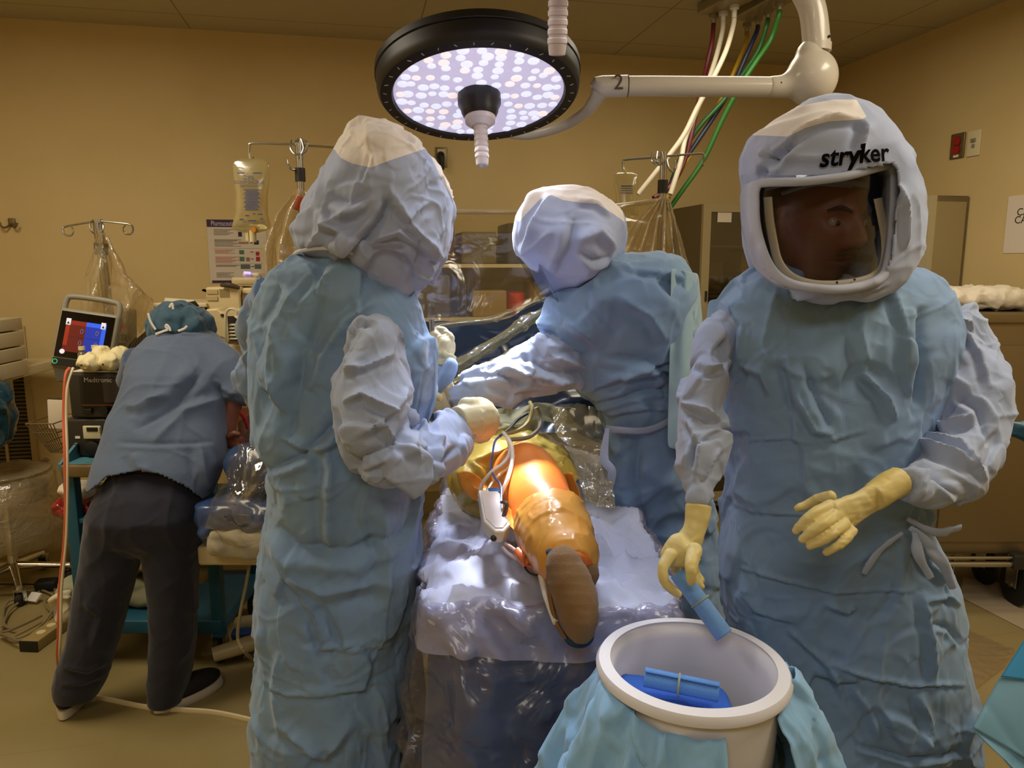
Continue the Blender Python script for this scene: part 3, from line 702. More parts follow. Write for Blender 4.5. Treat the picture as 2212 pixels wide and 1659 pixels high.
# ---------------------------------------------------------------- B: middle surgeon leaning over the patient
B = thing('person', (at(1400, 1100, 2.2).x, 2.2, 0), 'hooded surgeon leaning in from the right across the patient, arms stretched left', 'person')
YB = 2.12
mb = MB()
rows(mb, [(548, 1300, 1425, 2.06, .08), (562, 1262, 1462, 2.06, .13), (590, 1222, 1478, 2.06, .15), (640, 1180, 1488, 2.06, .17), (700, 1155, 1500, 2.08, .18), (760, 1168, 1508, 2.1, .18), (820, 1215, 1508, 2.12, .17), (880, 1280, 1502, 2.13, .16), (930, 1306, 1505, 2.14, .15), (1000, 1302, 1525, 2.14, .16),
          (1080, 1306, 1545), (1160, 1318, 1555), (1240, 1335, 1560), (1320, 1345, 1565), (1420, 1350, 1570), (1560, 1355, 1575)], 2.15, .165)
me = remesh(mb, .007, 8)
wrinkle(me, [('c', (.2, .2, .25), .010), ('F', (.13, .13, .15), .010), ('R', (.1, .1, .1), .006), ('R', (.05, .05, .05), .002)], seed=52, fl=[([(1240, 850), (1360, 810), (1500, 800)], 10, .012), ([(1240, 880), (1380, 850), (1500, 840)], 9, -.012), ([(1300, 770), (1400, 780), (1500, 850)], 12, -.012), ([(1180, 640), (1240, 700), (1300, 760)], 18, .012),
    ([(1330, 640), (1400, 680), (1440, 740)], 16, .012), ([(1310, 930), (1330, 1050), (1345, 1180), (1330, 1290)], 16, .016), ([(1380, 930), (1370, 1060), (1400, 1200)], 16, -.012), ([(1290, 980), (1300, 1060), (1310, 1160)], 12, .012), ([(1380, 560), (1300, 600), (1220, 650)], 14, .008), ([(1480, 620), (1440, 600), (1340, 590)], 10, -.010),
    ([(1300, 820), (1420, 790), (1500, 760)], 8, .008), ([(1290, 895), (1400, 880), (1500, 890)], 8, .010)])
link('gown', me, M_gown, B, sharp=None)
G = []
for i in range(15):
    v = i/14; r = []
    for j in range(9):
        u_ = j/8; x = 1448+u_*(60+v*38)-v*6; y = 578+v*390+u_*v*20+u_*12*(1-v)
        p = at(x, y, 1.90+.03*sin(u_*7+v*3)+.13*u_); r.append(p)
    G.append(r)
mb = MB(); mb.grid(G); o = mb.build('back_flap', M_flap, B, sharp=None); o.modifiers.new('s', 'SOLIDIFY').thickness = .003; o.modifiers.new('u', 'SUBSURF').levels = 2
mb = MB(); limb(mb, [(1245, 745, 2.06, 72), (1195, 790, 1.98, 68), (1120, 812, 1.93, 58), (1050, 832, 1.90, 46), (995, 852, 1.90, 34), (965, 862, 1.90, 24)], 26, .85)
me = remesh(mb, .006, 6)
wrinkle(me, [('c', (.16, .12, .1), .012), ('F', (.1, .09, .08), .010), ('R', (.07, .07, .07), .005)], seed=61, fl=[([(1080, 790), (1130, 810), (1250, 830)], 12, .014), ([(1130, 760), (1180, 800), (1290, 820)], 12, -.012), ([(1150, 720), (1190, 770), (1280, 800)], 10, .012), ([(1050, 830), (1100, 850), (1200, 850)], 12, -.010), ([(1120, 700), (1150, 750), (1150, 790)], 10, .010)])
link('sleeve', me, M_sleeve, B, sharp=None)
mb = MB(); limb(mb, [(1200, 770, 2.2, 46), (1130, 825, 2.18, 36), (1040, 850, 2.12, 30), (980, 862, 2.06, 26)], 20, .85)
me = remesh(mb, .007, 6); wrinkle(me, [('c', .1, .012)], seed=66); link('sleeve', me, M_sleeve, B, sharp=None)
for q, (x, y, Y) in enumerate(((940, 872, 1.90), (955, 845, 2.03))):
    hand('glove', M_glovew, B, [(x+28, y-8, Y, 20), (x+8, y, Y, 22), (x-8, y+3, Y, 20)], [[(x-8, y-14+j*9, Y-.01+j*.006, 8), (x-24, y-14+j*10, Y, 7.5), (x-36, y-8+j*9, Y+.01, 6.5)] for j in range(4)]+[[(x+8, y-14, Y-.03, 9), (x-6, y-20, Y-.05, 8), (x-18, y-16, Y-.05, 7)]], None, .003)
mb = MB()
rows(mb, [(405, 1205, 1262, 2.02, .05), (413, 1172, 1295, 2.02, .09), (432, 1140, 1320, 2.02, .13), (465, 1116, 1338, 2.02, .15), (505, 1108, 1344, 2.02, .16), (540, 1112, 1345, 2.02, .155), (562, 1128, 1335, 2.02, .145), (590, 1150, 1305, 2.03, .13), (615, 1166, 1270, 2.04, .10), (640, 1178, 1235, 2.05, .05)], 2.0, .15, 44, 2.3)
me = remesh(mb, .006, 5)
wrinkle(me, [('c', (.15, .15, .15), .012), ('r', (.08, .08, .08), .006)], seed=71, fl=[([(1245, 430), (1290, 440), (1320, 470)], 10, .010), ([(1190, 420), (1160, 480), (1130, 550)], 12, .012), ([(1240, 470), (1230, 540), (1200, 600)], 16, -.014), ([(1245, 520), (1290, 500), (1330, 540)], 14, .014), ([(1250, 540), (1280, 560), (1320, 555)], 10, -.012), ([(1130, 550), (1160, 530), (1190, 500)], 8, .008)])
panel_attr(me, [(1150, 395), (1330, 395), (1350, 480), (1325, 462), (1290, 440), (1250, 437), (1215, 432), (1190, 420), (1165, 432), (1120, 480), (1112, 470)])
link('hood', me, M_hood, B, sharp=None)
# visor of B: clear curved sheet facing the patient
G = []
for i in range(10):
    v = i/9; r = []
    for j in range(8):
        u_ = j/7; x = 1118+v*52+u_*38; y = 552+v*100; r.append(at(x, y, 2.12-u_*.18-.03*sin(v*pi)))
    G.append(r)
mb = MB(); mb.grid(G); o = mb.build('face_visor', M_visor, B, sharp=None); o.modifiers.new('s', 'SOLIDIFY').thickness = .002
# belt and hanging tie
mb = MB(); mb.tube([at(1500, 865, 1.985), at(1440, 912, 1.97), at(1390, 930, 1.965), at(1330, 928, 1.97), at(1310, 925, 1.99)], .009, 8, flat=.25, smooth=6); mb.build('waist_belt', M_sleeve, B)
mb = MB(); mb.tube([at(1312, 925, 1.965), at(1305, 990, 1.955), at(1322, 1020, 1.95), at(1312, 1070, 1.955)], [.006, .012, .012, .008], 8, flat=.25, smooth=6); mb.build('hanging_tie', M_hood, B)
torso_legs(B, B.location.x+.05, 2.2, .7)

# ---------------------------------------------------------------- C: right surgeon facing us, visor
C = thing('person', (at(1800, 1100, 1.56).x, 1.56, 0), 'surgeon in visored hood facing us at right, holding a rolled blue towel over the basin', 'person')
YC = 1.56
mb = MB()
rows(mb, [(560, 1660, 1925, 1.6, .08), (575, 1622, 1960, 1.6, .10), (605, 1580, 2010, 1.59, .12), (650, 1550, 2052, 1.58, .14), (710, 1540, 2068, 1.57, .155), (780, 1545, 2050, 1.56, .16), (860, 1562, 2012), (950, 1572, 1990), (1050, 1572, 1978), (1120, 1566, 1985), (1180, 1562, 2015),
          (1260, 1565, 2050), (1340, 1568, 2066), (1420, 1572, 2078), (1500, 1578, 2088), (1580, 1585, 2094), (1700, 1590, 2100), (1800, 1592, 2105)], YC, .17, 56, 2.5)
me = remesh(mb, .0048, 10)
wrinkle(me, GL, seed=83, fl=[([(1700, 760), (1720, 860), (1760, 930), (1800, 940)], 14, .014), ([(1740, 780), (1765, 860), (1800, 930)], 14, -.012), ([(1870, 800), (1920, 860), (1935, 910)], 14, .014), ([(1590, 955), (1700, 950), (1760, 960), (1880, 930)], 5, .006),
    ([(1990, 660), (1995, 780), (1990, 880)], 16, -.018), ([(1870, 640), (1860, 720), (1880, 800)], 20, .012), ([(1930, 620), (1960, 720), (1960, 820)], 16, .010), ([(1560, 640), (1600, 700), (1590, 780)], 18, .010), ([(1590, 790), (1640, 810), (1660, 860)], 14, .010),
    ([(1560, 1080), (1620, 1105), (1740, 1112), (1850, 1110)], 6, .008), ([(1590, 1225), (1680, 1250), (1790, 1275), (1990, 1280)], 5, .007), ([(1790, 1430), (1870, 1460), (1960, 1480), (2090, 1480)], 6, .008), ([(1700, 1360), (1790, 1440), (1830, 1520)], 10, .010),
    ([(1780, 1300), (1830, 1320), (1850, 1310)], 12, .012), ([(2000, 1280), (2015, 1400), (2020, 1480)], 14, .012), ([(1850, 1610), (1960, 1640), (2090, 1625)], 8, -.010), ([(1985, 1500), (2010, 1560), (1985, 1630)], 14, .012), ([(1600, 990), (1590, 1060), (1640, 1090)], 18, .012),
    ([(2000, 1300), (2060, 1290), (2080, 1310)], 8, .008), ([(2010, 1350), (2060, 1360), (2085, 1400)], 8, -.008), ([(1990, 1160), (2010, 1220), (2050, 1260)], 12, .012), ([(1840, 1480), (1880, 1540), (1900, 1600)], 16, .010)])
link('gown', me, M_gown, C, sharp=None)
mb = MB(); limb(mb, [(1572, 700, 1.56, 46), (1538, 770, 1.50, 50), (1520, 850, 1.44, 56), (1512, 930, 1.40, 62), (1512, 1000, 1.36, 62), (1512, 1050, 1.33, 46), (1509, 1075, 1.315, 30), (1509, 1090, 1.31, 23)], 26, .85)
me = remesh(mb, .004, 5)
wrinkle(me, SLV, seed=91, mask=cuffmask(1509, 1095, 62), fl=[([(1470, 870), (1520, 885), (1560, 910)], 8, .016), ([(1560, 930), (1500, 960), (1490, 1010)], 12, -.014), ([(1480, 900), (1510, 960), (1500, 1040)], 12, .012), ([(1500, 780), (1530, 800), (1560, 790)], 10, .012), ([(1520, 1040), (1535, 1010), (1550, 970)], 8, .010)])
link('sleeve', me, M_sleeve, C, sharp=None)
mb = MB(); limb(mb, [(2035, 690, 1.56, 66), (2075, 760, 1.54, 80), (2085, 850, 1.50, 84), (2085, 930, 1.46, 86), (2068, 1005, 1.40, 84), (2015, 1045, 1.34, 62), (1975, 1050, 1.30, 46), (1955, 1048, 1.28, 38)], 28, .85)
me = remesh(mb, .004, 5)
wrinkle(me, SLV, seed=95, mask=cuffmask(1950, 1048, 50), fl=[([(1990, 900), (2040, 920), (2110, 900)], 12, .016), ([(1920, 1000), (1990, 960), (2080, 990), (2110, 1010)], 12, .016), ([(1970, 1000), (2030, 1030), (2080, 1080)], 12, -.012), ([(2010, 720), (2030, 800), (2010, 880)], 14, .012), ([(2060, 850), (2110, 880), (2140, 960)], 14, -.012), ([(2000, 940), (2080, 960), (2140, 1040)], 10, .012),
    ([(1960, 1080), (1990, 1060), (2000, 1010)], 10, .012), ([(2080, 700), (2120, 760), (2140, 840)], 14, .010), ([(2040, 640), (2070, 690), (2110, 700)], 8, .010)])
link('sleeve', me, M_sleeve, C, sharp=None)
k = 600/2212
def q(x, y, Y, r): return (1400+x*k, 1000+y*k, Y, r*k)
hand('glove', M_glove, C, [q(1800, 270, 1.255, 118), q(1700, 330, 1.245, 120), q(1600, 390, 1.235, 140), q(1510, 420, 1.225, 135), q(1450, 420, 1.215, 115)],
     [[q(1450, 270, 1.26, 46), q(1350, 290, 1.275, 42), q(1270, 330, 1.28, 38), q(1190, 362, 1.28, 30)],
      [q(1450, 340, 1.225, 48), q(1330, 400, 1.20, 46), q(1240, 470, 1.195, 42), q(1180, 540, 1.20, 34)],
      [q(1500, 410, 1.215, 50), q(1400, 480, 1.185, 47), q(1310, 545, 1.18, 43), q(1230, 605, 1.185, 35)],
      [q(1560, 490, 1.21, 48), q(1470, 560, 1.18, 45), q(1380, 620, 1.175, 41), q(1290, 662, 1.18, 33)],
      [q(1620, 540, 1.215, 44), q(1570, 610, 1.19, 40), q(1490, 670, 1.18, 37), q(1420, 712, 1.185, 30)]],
     [q(2010, 140, 1.285, 120), q(1930, 185, 1.275, 122), q(1860, 230, 1.265, 118), q(1790, 275, 1.255, 112)], .0022, .0007)
hand('glove', M_glove, C, [q(365, 530, 1.287, 86), q(335, 610, 1.28, 104), q(285, 690, 1.27, 150), q(262, 750, 1.268, 160), q(265, 790, 1.27, 130)],
     [[q(170, 740, 1.25, 52), q(118, 830, 1.235, 44), q(125, 930, 1.225, 42), q(180, 1000, 1.22, 38), q(238, 1045, 1.22, 32)],
      [q(370, 700, 1.245, 62), q(345, 800, 1.215, 52), q(345, 880, 1.205, 48), q(345, 940, 1.205, 38)],
      [q(220, 760, 1.29, 46), q(230, 860, 1.30, 42), q(300, 940, 1.30, 40), q(360, 985, 1.29, 34)],
      [q(280, 770, 1.30, 44), q(320, 860, 1.315, 42), q(370, 930, 1.31, 38), q(425, 985, 1.295, 30)],
      [q(340, 740, 1.30, 42), q(360, 820, 1.32, 38), q(390, 890, 1.32, 35), q(420, 930, 1.31, 28)]],
     [q(402, 335, 1.308, 104), q(399, 370, 1.305, 102), q(395, 420, 1.30, 100), q(378, 500, 1.292, 90), q(350, 580, 1.283, 86), q(330, 630, 1.28, 80)], .0022, .0007, up=(1, 0, 0), fl_=.55)
# hood shell, opened where the visor sits
mb = MB()
HT = [(226, 1755, 1830, 1.54, .04), (234, 1722, 1862, 1.54, .08), (255, 1672, 1882, 1.54, .115), (290, 1622, 1905, 1.54, .145), (330, 1607, 1925, 1.54, .16), (380, 1610, 1948, 1.54, .17), (430, 1618, 1966, 1.54, .175), (480, 1620, 1970, 1.54, .175), (530, 1622, 1960, 1.54, .175), (575, 1634, 1945, 1.54, .17),
      (605, 1652, 1925, 1.54, .165), (628, 1682, 1895, 1.53, .15), (645, 1730, 1850, 1.50, .11), (652, 1765, 1825, 1.48, .06)]
rows(mb, HT, 1.54, .16, 56, 2.6)
me = remesh(mb, .005, 6)
VOUT = [(1634, 420), (1642, 398), (1665, 386), (1740, 384), (1830, 372), (1905, 355), (1930, 352), (1940, 366), (1940, 420), (1936, 500), (1926, 560), (1912, 592), (1880, 612), (1820, 622), (1760, 620), (1712, 610), (1680, 590), (1660, 562), (1646, 520), (1637, 470)]
wrinkle(me, [('c', (.16, .16, .14), .012), ('r', (.09, .09, .09), .004)], seed=101, mask=lambda c: 1-.8*np.exp(-((proj(c)[:, 0]-1815)/60)**2-((proj(c)[:, 1]-355)/28)**2), fl=[([(1655, 340), (1690, 320), (1740, 280), (1790, 262), (1870, 262)], 10, .012), ([(1655, 335), (1680, 350), (1720, 300)], 12, -.014), ([(1870, 262), (1865, 300), (1850, 340)], 14, .012), ([(1640, 380), (1660, 350), (1650, 320)], 10, .010), ([(1690, 340), (1780, 345), (1870, 330)], 14, .008), ([(1940, 400), (1960, 470), (1955, 540)], 10, .010), ([(1640, 615), (1720, 632), (1850, 632), (1920, 612)], 5, .008)])
bm = bmesh.new(); bm.from_mesh(me); bm.faces.ensure_lookup_table()
c_, n_ = fcent(me); px_ = proj(c_); dele = inpoly(px_, VOUT) & (c_[:, 1] < 1.53) & (n_[:, 1] < .3)
bmesh.ops.delete(bm, geom=[f for f in bm.faces if dele[f.index]], context='FACES'); bm.to_mesh(me); bm.free()
panel_attr(me, [(1600, 300), (1660, 240), (1800, 215), (1850, 215), (1872, 252), (1860, 258), (1790, 262), (1740, 276), (1700, 295), (1655, 293), (1612, 292)])
o = hoodC_ = link('hood', me, M_hood, C, sharp=None); md = o.modifiers.new('s', 'SOLIDIFY'); md.thickness = .003; md.offset = -1
# visor rim, glass, inner frame: follow a curved (cylinder-like) front
def vy(x, y, off=0.0): # depth of the visor surface
    u_ = (x-1785)/155.; return 1.352+.062*u_*u_+(500-y)*.00012+off
def band(path, wd, off, name, m, th=.004, closed=True, back=None):
    back = back or th
    n = len(path); P = np.array(path, float); cen = P.mean(0); inner = []
    T_ = np.roll(P, -1, 0)-np.roll(P, 1, 0)
    if not closed: T_[0] = P[1]-P[0]; T_[-1] = P[-1]-P[-2]
    T_ /= np.linalg.norm(T_, axis=1)[:, None]; Nn = np.stack([-T_[:, 1], T_[:, 0]], 1)
    sg = np.sign(((cen-P)*Nn).sum(1)); Nn *= sg[:, None]
    rings = []
    for i in range(n):
        w_ = wd[i] if hasattr(wd, '__len__') else wd
        a = P[i]; b = P[i]+Nn[i]*w_
        pa = at(a[0], a[1], vy(a[0], a[1], off)); pb = at(b[0], b[1], vy(b[0], b[1], off)); pm = (pa+pb)/2+Vector((0, -th, 0))
        rings.append([pa, pa*.75+pb*.25+Vector((0, -th*.8, 0)), pm, pb*.75+pa*.25+Vector((0, -th*.8, 0)), pb, pb+Vector((0, th, 0)), (pa+pb)/2+Vector((0, back, 0)), pa+Vector((0, back, 0))])
    mb = MB(); mb.loft(rings, cap=not closed, closed=closed); return mb.build(name, m, C, sharp=None)
def dens(path, n=5, closed=True):
    P = [Vector((a, b, 0)) for a, b in path]; out = []; L_ = len(P); rng = L_ if closed else L_-1
    for i in range(rng):
        g = (lambda j: P[j % L_]) if closed else (lambda j: P[max(0, min(L_-1, j))])
        p0, p1, p2, p3 = g(i-1), g(i), g(i+1), g(i+2)
        for j in range(n):
            t = j/n; v = .5*((2*p1)+(p2-p0)*t+(2*p0-5*p1+4*p2-p3)*t*t+(3*p1-p0-3*p2+p3)*t**3); out.append((v.x, v.y))
    if not closed: out.append((P[-1].x, P[-1].y))
    return out
M_rim = cloth('visor_rim_fabric', '#b9bfd8', '#b0b5c8')
VO2 = [(1622, 440), (1624, 405), (1645, 386), (1740, 382), (1830, 370), (1905, 350), (1932, 348), (1944, 372), (1944, 430), (1940, 500), (1932, 560), (1918, 600), (1884, 622), (1820, 634), (1760, 632), (1708, 622), (1672, 600), (1648, 565), (1632, 520), (1624, 480)]
band(dens(VO2), 19, -.012, 'visor_rim', M_rim, .006, True, .065)
G = []
for i in range(14):
    y = 378+i*(622-378)/13; r = []
    for j in range(22):
        x = 1636+j*(1938-1636)/21; r.append(at(x, y, vy(x, y, -.004)))
    G.append(r)
mb = MB(); mb.grid(G); me = mb.mesh(); px_ = proj(fcent(me)[0]); bm = bmesh.new(); bm.from_mesh(me); bm.faces.ensure_lookup_table(); ins = inpoly(px_, VO2)
bmesh.ops.delete(bm, geom=[f for f in bm.faces if not ins[f.index]], context='FACES'); bm.to_mesh(me); bm.free()
o = link('face_visor', me, M_visor, C, sharp=None)
M_inner = mat('inner_frame_plastic', '#e3d3b4', .5)
band(dens([(1668, 425), (1672, 470), (1680, 520), (1690, 560), (1712, 588), (1750, 603), (1800, 606), (1850, 600), (1885, 588), (1902, 565), (1904, 520), (1896, 470), (1888, 430)], 5, False), -18, .012, 'inner_frame', M_inner, .003, False)
for x, y in ((1808, 610), (1846, 604)):
    mb = MB(); mb.sphere(at(x, y, vy(x, y, .004)), .0022, 10, 6); mb.build('frame_rivet', M_black, C)
# logo on the hood brow
from mathutils.bvhtree import BVHTree
def snap(tobj, target, off=.006, ext=.0008):
    """lay a printed mark onto the surface of a garment"""
    tm = target.data; o1 = ORG[target.name]; bvh = BVHTree.FromPolygons([v.co+o1 for v in tm.vertices], [tuple(p.vertices) for p in tm.polygons]); o2 = ORG[tobj.name]
    for v in tobj.data.vertices:  # ray along the view-independent front direction
        w_ = v.co+o2; h = bvh.ray_cast(w_-Vector((0, .5, 0)), Vector((0, 1, 0)))
        if h[0] is not None: v.co = h[0]-Vector((0, off, 0))-o2
hoodC = hoodC_
Pl = at(1769, 361, 1.372); lt = text('stryker', 'logo_text', .046, Pl, (1, .02, .09), (0, .15, 1), mat('logo_ink', '#120f12', .95, spec=.05), C, .0, shear=.12, sx=.92, bold=.0011); snap(lt, hoodC)
# helmet inside: dark fan housing and blue cap
mb = MB(); mb.sphere(at(1770, 360, 1.54), (.105, .10, .06), 24, 14); mb.build('surgical_cap', mat('cap_blue', '#2e4c63', .8), C)
mb = MB(); mb.tube([at(1655, 405, 1.45), at(1720, 392, 1.40), at(1800, 390, 1.385), at(1870, 400, 1.42)], .006, 8, smooth=5); mb.tube([at(1690, 418, 1.45), at(1760, 398, 1.40), at(1840, 402, 1.41)], .004, 8, smooth=5); mb.build('helmet_strut', mat('helmet_grey', '#6b7078', .5), C)
# body: head with a face, neck, continuous mesh
def head(cx, cy, cz, s, yaw, pitch=0):
    n, m_ = 96, 72; vs = []; fs = []
    for j in range(m_+1):
        la = -pi/2+pi*j/m_
        for i in range(n):
            lo = 2*pi*i/n; x, y, z = cos(la)*sin(lo), -cos(la)*cos(lo), sin(la)   # face towards -y
            w_ = .074*(1-.30*max(0, -z)**1.5); p = np.array([x*w_, y*.095, z*.118])
            if z < 0: p[1] *= 1-.10*(-z)
            fx, fz = p[0], p[2]; fr = max(0, -y)**1.2
            def g(x0, z0, sx, sz): return math.exp(-((fx-x0)/sx)**2-((fz-z0)/sz)**2)
            d = .026*g(0, -.018, .011, .014)+.016*g(0, .004, .009, .020)+.006*g(.013, -.024, .007, .007)+.006*g(-.013, -.024, .007, .007)  # nose, nostrils
            d += -.013*g(.032, .012, .015, .010)-.013*g(-.032, .012, .015, .010)+.005*g(.032, .010, .010, .006)+.005*g(-.032, .010, .010, .006)   # sockets, lids
            d += .007*g(.030, .030, .020, .006)+.007*g(-.030, .030, .020, .006)   # brows
            d += .006*g(0, -.048, .020, .005)-.005*g(0, -.0535, .021, .0022)+.007*g(0, -.060, .017, .005)+.010*g(0, -.088, .020, .012)+.004*g(.042, -.02, .015, .02)+.004*g(-.042, -.02, .015, .02)
            p[1] -= d*fr; vs.append(p)
    vs = np.array(vs)*s; M = Matrix.Rotation(yaw, 3, 'Z')@Matrix.Rotation(pitch, 3, 'X'); vs = vs@np.array(M).T+np.array([cx, cy, cz])
    for j in range(m_):
        for i in range(n): fs.append((j*n+i, j*n+(i+1) % n, (j+1)*n+(i+1) % n, (j+1)*n+i))
    return [tuple(v) for v in vs], fs, M
hc = at(1762, 484, 1.510); vs, fs, HM = head(hc.x, hc.y, hc.z, 1.12, .36, .14)
mb = MB(); mb.add(vs, fs)
mb.tube([(hc.x, hc.y+.02, hc.z-.06), (hc.x, hc.y+.04, hc.z-.16), (hc.x+.01, hc.y+.04, hc.z-.24)], [.055, .06, .075], 24)
for sg in (-1, 1): e = HM@Vector((sg*.076, .005, -.002)); mb.sphere((hc.x+e.x, hc.y+e.y, hc.z+e.z), (.010, .018, .032), 14, 10, HM)
me = remesh(mb, .0028, 2); bodyC = link('body', me, M_skin, C, sharp=None)
def hp(x, y, z): e = HM@(Vector((x, y, z))*1.12); return (hc.x+e.x, hc.y+e.y, hc.z+e.z)
for sg in (-1, 1):
    mb = MB(); mb.sphere(hp(sg*.032, -.0725, .009), .0115, 16, 12); ey = mb.build('eye', mat('eye_white', '#8f8074', .25), C)
    mb = MB(); mb.sphere(hp(sg*.032+.003, -.0815, .008), .0050, 12, 8); mb.build('iris', M_black, ey)
    mb = MB(); mb.tube([hp(sg*.050, -.076, .028), hp(sg*.034, -.090, .034), hp(sg*.014, -.094, .028)], [.002, .0045, .003], 8, flat=.6, smooth=4); mb.build('eyebrow', mat('hair_dark', '#1a110c', .8), C)
mb = MB(); mb.tube([hp(-.03, -.086, -.045), hp(-.012, -.098, -.038), hp(0, -.102, -.037), hp(.012, -.098, -.038), hp(.03, -.086, -.045)], [.002, .005, .005, .005, .002], 8, smooth=4); mb.build('moustache_stubble', mat('stubble', '#3a2418', .9), C)
mb = MB(); mb.tube([hp(-.018, -.093, -.054), hp(0, -.099, -.053), hp(.018, -.093, -.054)], [.001, .0025, .001], 8, smooth=4); mb.build('lips', mat('lip', '#5d2f24', .5), C)
mb = MB(); mb.tube([hp(-.05, -.03, -.10), hp(-.02, -.066, -.106), hp(.03, -.062, -.10), hp(.06, -.02, -.095)], [.010, .016, .018, .010], 12, smooth=5); me = remesh(mb, .004, 2); wrinkle(me, [('c', .03, .006)], seed=4)
link('neck_scarf', me, mat('mask_white', '#c9c4cc', .8), C, sharp=None)
torso_legs(C, C.location.x, 1.62, .7)
# ties at his waist
for i, (pts, r) in enumerate((([(1965, 1140, 1.36), (2000, 1170, 1.35), (2035, 1215, 1.35), (2060, 1270, 1.36)], .010), ([(1950, 1150, 1.36), (1900, 1190, 1.36), (1865, 1240, 1.37)], .007), ([(1975, 1150, 1.35), (1985, 1200, 1.34), (2010, 1250, 1.35)], .009), ([(1960, 1120, 1.37), (2020, 1150, 1.36), (2075, 1140, 1.39)], .008))):
    mb = MB(); mb.tube([at(*p) for p in pts], [r*.6]+[r*1.15]*(len(pts)-2)+[r*.9], 10, flat=.42, smooth=6); me = remesh(mb, .0022, 1); wrinkle(me, [('c', .05, .003)], seed=i); link('gown_tie', me, M_sleeve, C, sharp=None)
# the rolled blue towel he holds
M_towel = mat('blue_towel', '#6a9ad8', .85, sheen=.3, bump=[('noise', 260, .5, .002)])
def roll(name, label, a, b, r, m, turns=3.2):
    a, b = Vector(a), Vector(b); ax = (b-a); L_ = ax.length; ax.normalize(); u_ = ax.orthogonal().normalized(); v_ = ax.cross(u_)
    T_ = thing(name, (a+b)/2, label, 'towel'); n = 90; prof = []
    for i in range(n+1):
        th = 2*pi*turns*i/n; rr = r*(.15+.85*i/n); prof.append((rr*cos(th), rr*sin(th)))
    th_ = r*.10
    G = []
    for s_ in (0, .02, .25, .5, .75, .98, 1):
        G.append([a+ax*(L_*s_)+u_*x+v_*y for x, y in prof])
    mb = MB(); mb.grid(G); o = mb.build('rolled_cloth', m, T_, sharp=60); o.modifiers.new('s', 'SOLIDIFY').thickness = th_
    mb = MB(); c = a+ax*L_*.47; mb.tube([c-ax*.0018, c+ax*.0018], r+.0012, 32); mb.build('paper_band', mat('band_'+name, '#8f9a8c', .7), T_)
    return T_
roll('rolled_towel', 'blue rolled towel held in the visored surgeon\'s glove above the basin', at(1466, 1236, 1.262), at(1566, 1372, 1.20), .0178, M_towel)
# ================================================================ SURGICAL LIGHTS, TABLE, PATIENT
M_housing = mat('lamp_housing_black', '#17130f', .45)
M_arm = mat('arm_enamel', '#d8cfbf', .3, coat=.3)
M_lens = mat('lamp_lens_glow', '#cfc8dc', .3, emit='#cbc2e2', estr=.74, bump=[('noise', 30, .3, .01)])
M_led = mat('led_glow', '#ffffff', .3, emit='#dfe2ff', estr=.92)
M_ledw = mat('led_glow_warm', '#ffffff', .3, emit='#ffe9e6', estr=.86)
M_handle = mat('lamp_handle_cover', '#cfc3c0', .35)
def frame_from(n, up=(0, 0, 1)):
    z = Vector(n).normalized(); x = Vector(up).cross(z)
    x = x.normalized() if x.length > 1e-3 else Vector((1, 0, 0)); y = z.cross(x)
    return Matrix((x, y, z)).transposed()
def lamp(T, c, d, R, ticks=36, seed=1):
    """lamp head: c = centre of glowing face, d = shining direction"""
    M = frame_from(d); c = Vector(c)
    mb = MB(); mb.lathe([(R*.845, -.004), (R*.86, .006), (R*.97, .004), (R*.995, -.006), (R*1.005, -.022), (R*1.01, -.05), (R*1.0, -.052), (R*1.02, -.055), (R*1.02, -.075), (R*.93, -.09), (R*.3, -.11), (R*.02, -.11), (R*.02, -.03), (R*.845, -.03)], c, M, 96, closed=True)
    mb.build('lamp_housing', M_housing, T, sharp=30)
    mb = MB(); mb.lathe([(0, .0), (R*.5, .0), (R*.84, -.001), (R*.845, -.004), (R*.845, -.012), (0, -.012)], c, M, 72); rnd = random.Random(seed)
    for ring, n in ((.25, 8), (.36, 12), (.47, 16), (.58, 20), (.69, 24), (.785, 28)):
        for i in range(n):
            a = 2*pi*(i+rnd.random()*.45)/n; rr = R*(ring+rnd.uniform(-.014, .014)); p = c+M@Vector((cos(a)*rr, sin(a)*rr, -.0005))
            s_ = R*.054*rnd.uniform(.75, 1.12); mb.mat(1 if rnd.random() > .2 else 2).sphere(p, (s_, s_*1.1, .0022), 14, 6, M)
    mb.build('lens_face', [M_lens, M_led, M_ledw], T)
    mb = MB()
    for i in range(ticks):
        a = 2*pi*i/ticks; r_ = R*.925; p = c+M@Vector((cos(a)*r_, sin(a)*r_, .0065)); q = Matrix(M)@Matrix.Rotation(a+.5*((i % 3)-1), 3, 'Z'); mb.box(p, (.011, .0025, .001), q.to_4x4())
    mb.build('rim_marks', mat('rim_mark_white', '#cfc9bd', .5), T)
    mb = MB(); mb.lathe([(0, 0), (R*.215, 0), (R*.215, .028), (R*.185, .045), (R*.185, .052), (R*.15, .075), (0, .075)], c, M, 40); mb.build('handle_hub', M_black, T)
    mb = MB(); mb.lathe([(0, .07), (R*.155, .072), (R*.15, .085), (R*.09, .10), (0, .10)], c, M, 32); mb.build('handle_collar', M_handle, T)
    pr_ = [(0, .095), (.021, .095)]
    for j in range(6): z = .10+j*.018; pr_ += [(.0215, z), (.0215, z+.009), (.0195, z+.011), (.0195, z+.016)]
    pr_ += [(.019, .212), (.0175, .222), (.012, .2235), (.012, .215), (0, .213)]
    mb = MB(); mb.lathe(pr_, c, M, 24); mb.build('lamp_handle', M_handle, T)
R1 = .305
T = thing('surgical_light', (1.0, 2.42, H), 'round surgical light glowing white on an enamel arm numbered 2', 'surgical light')
lamp(T, LAMP, LDIR, R1)
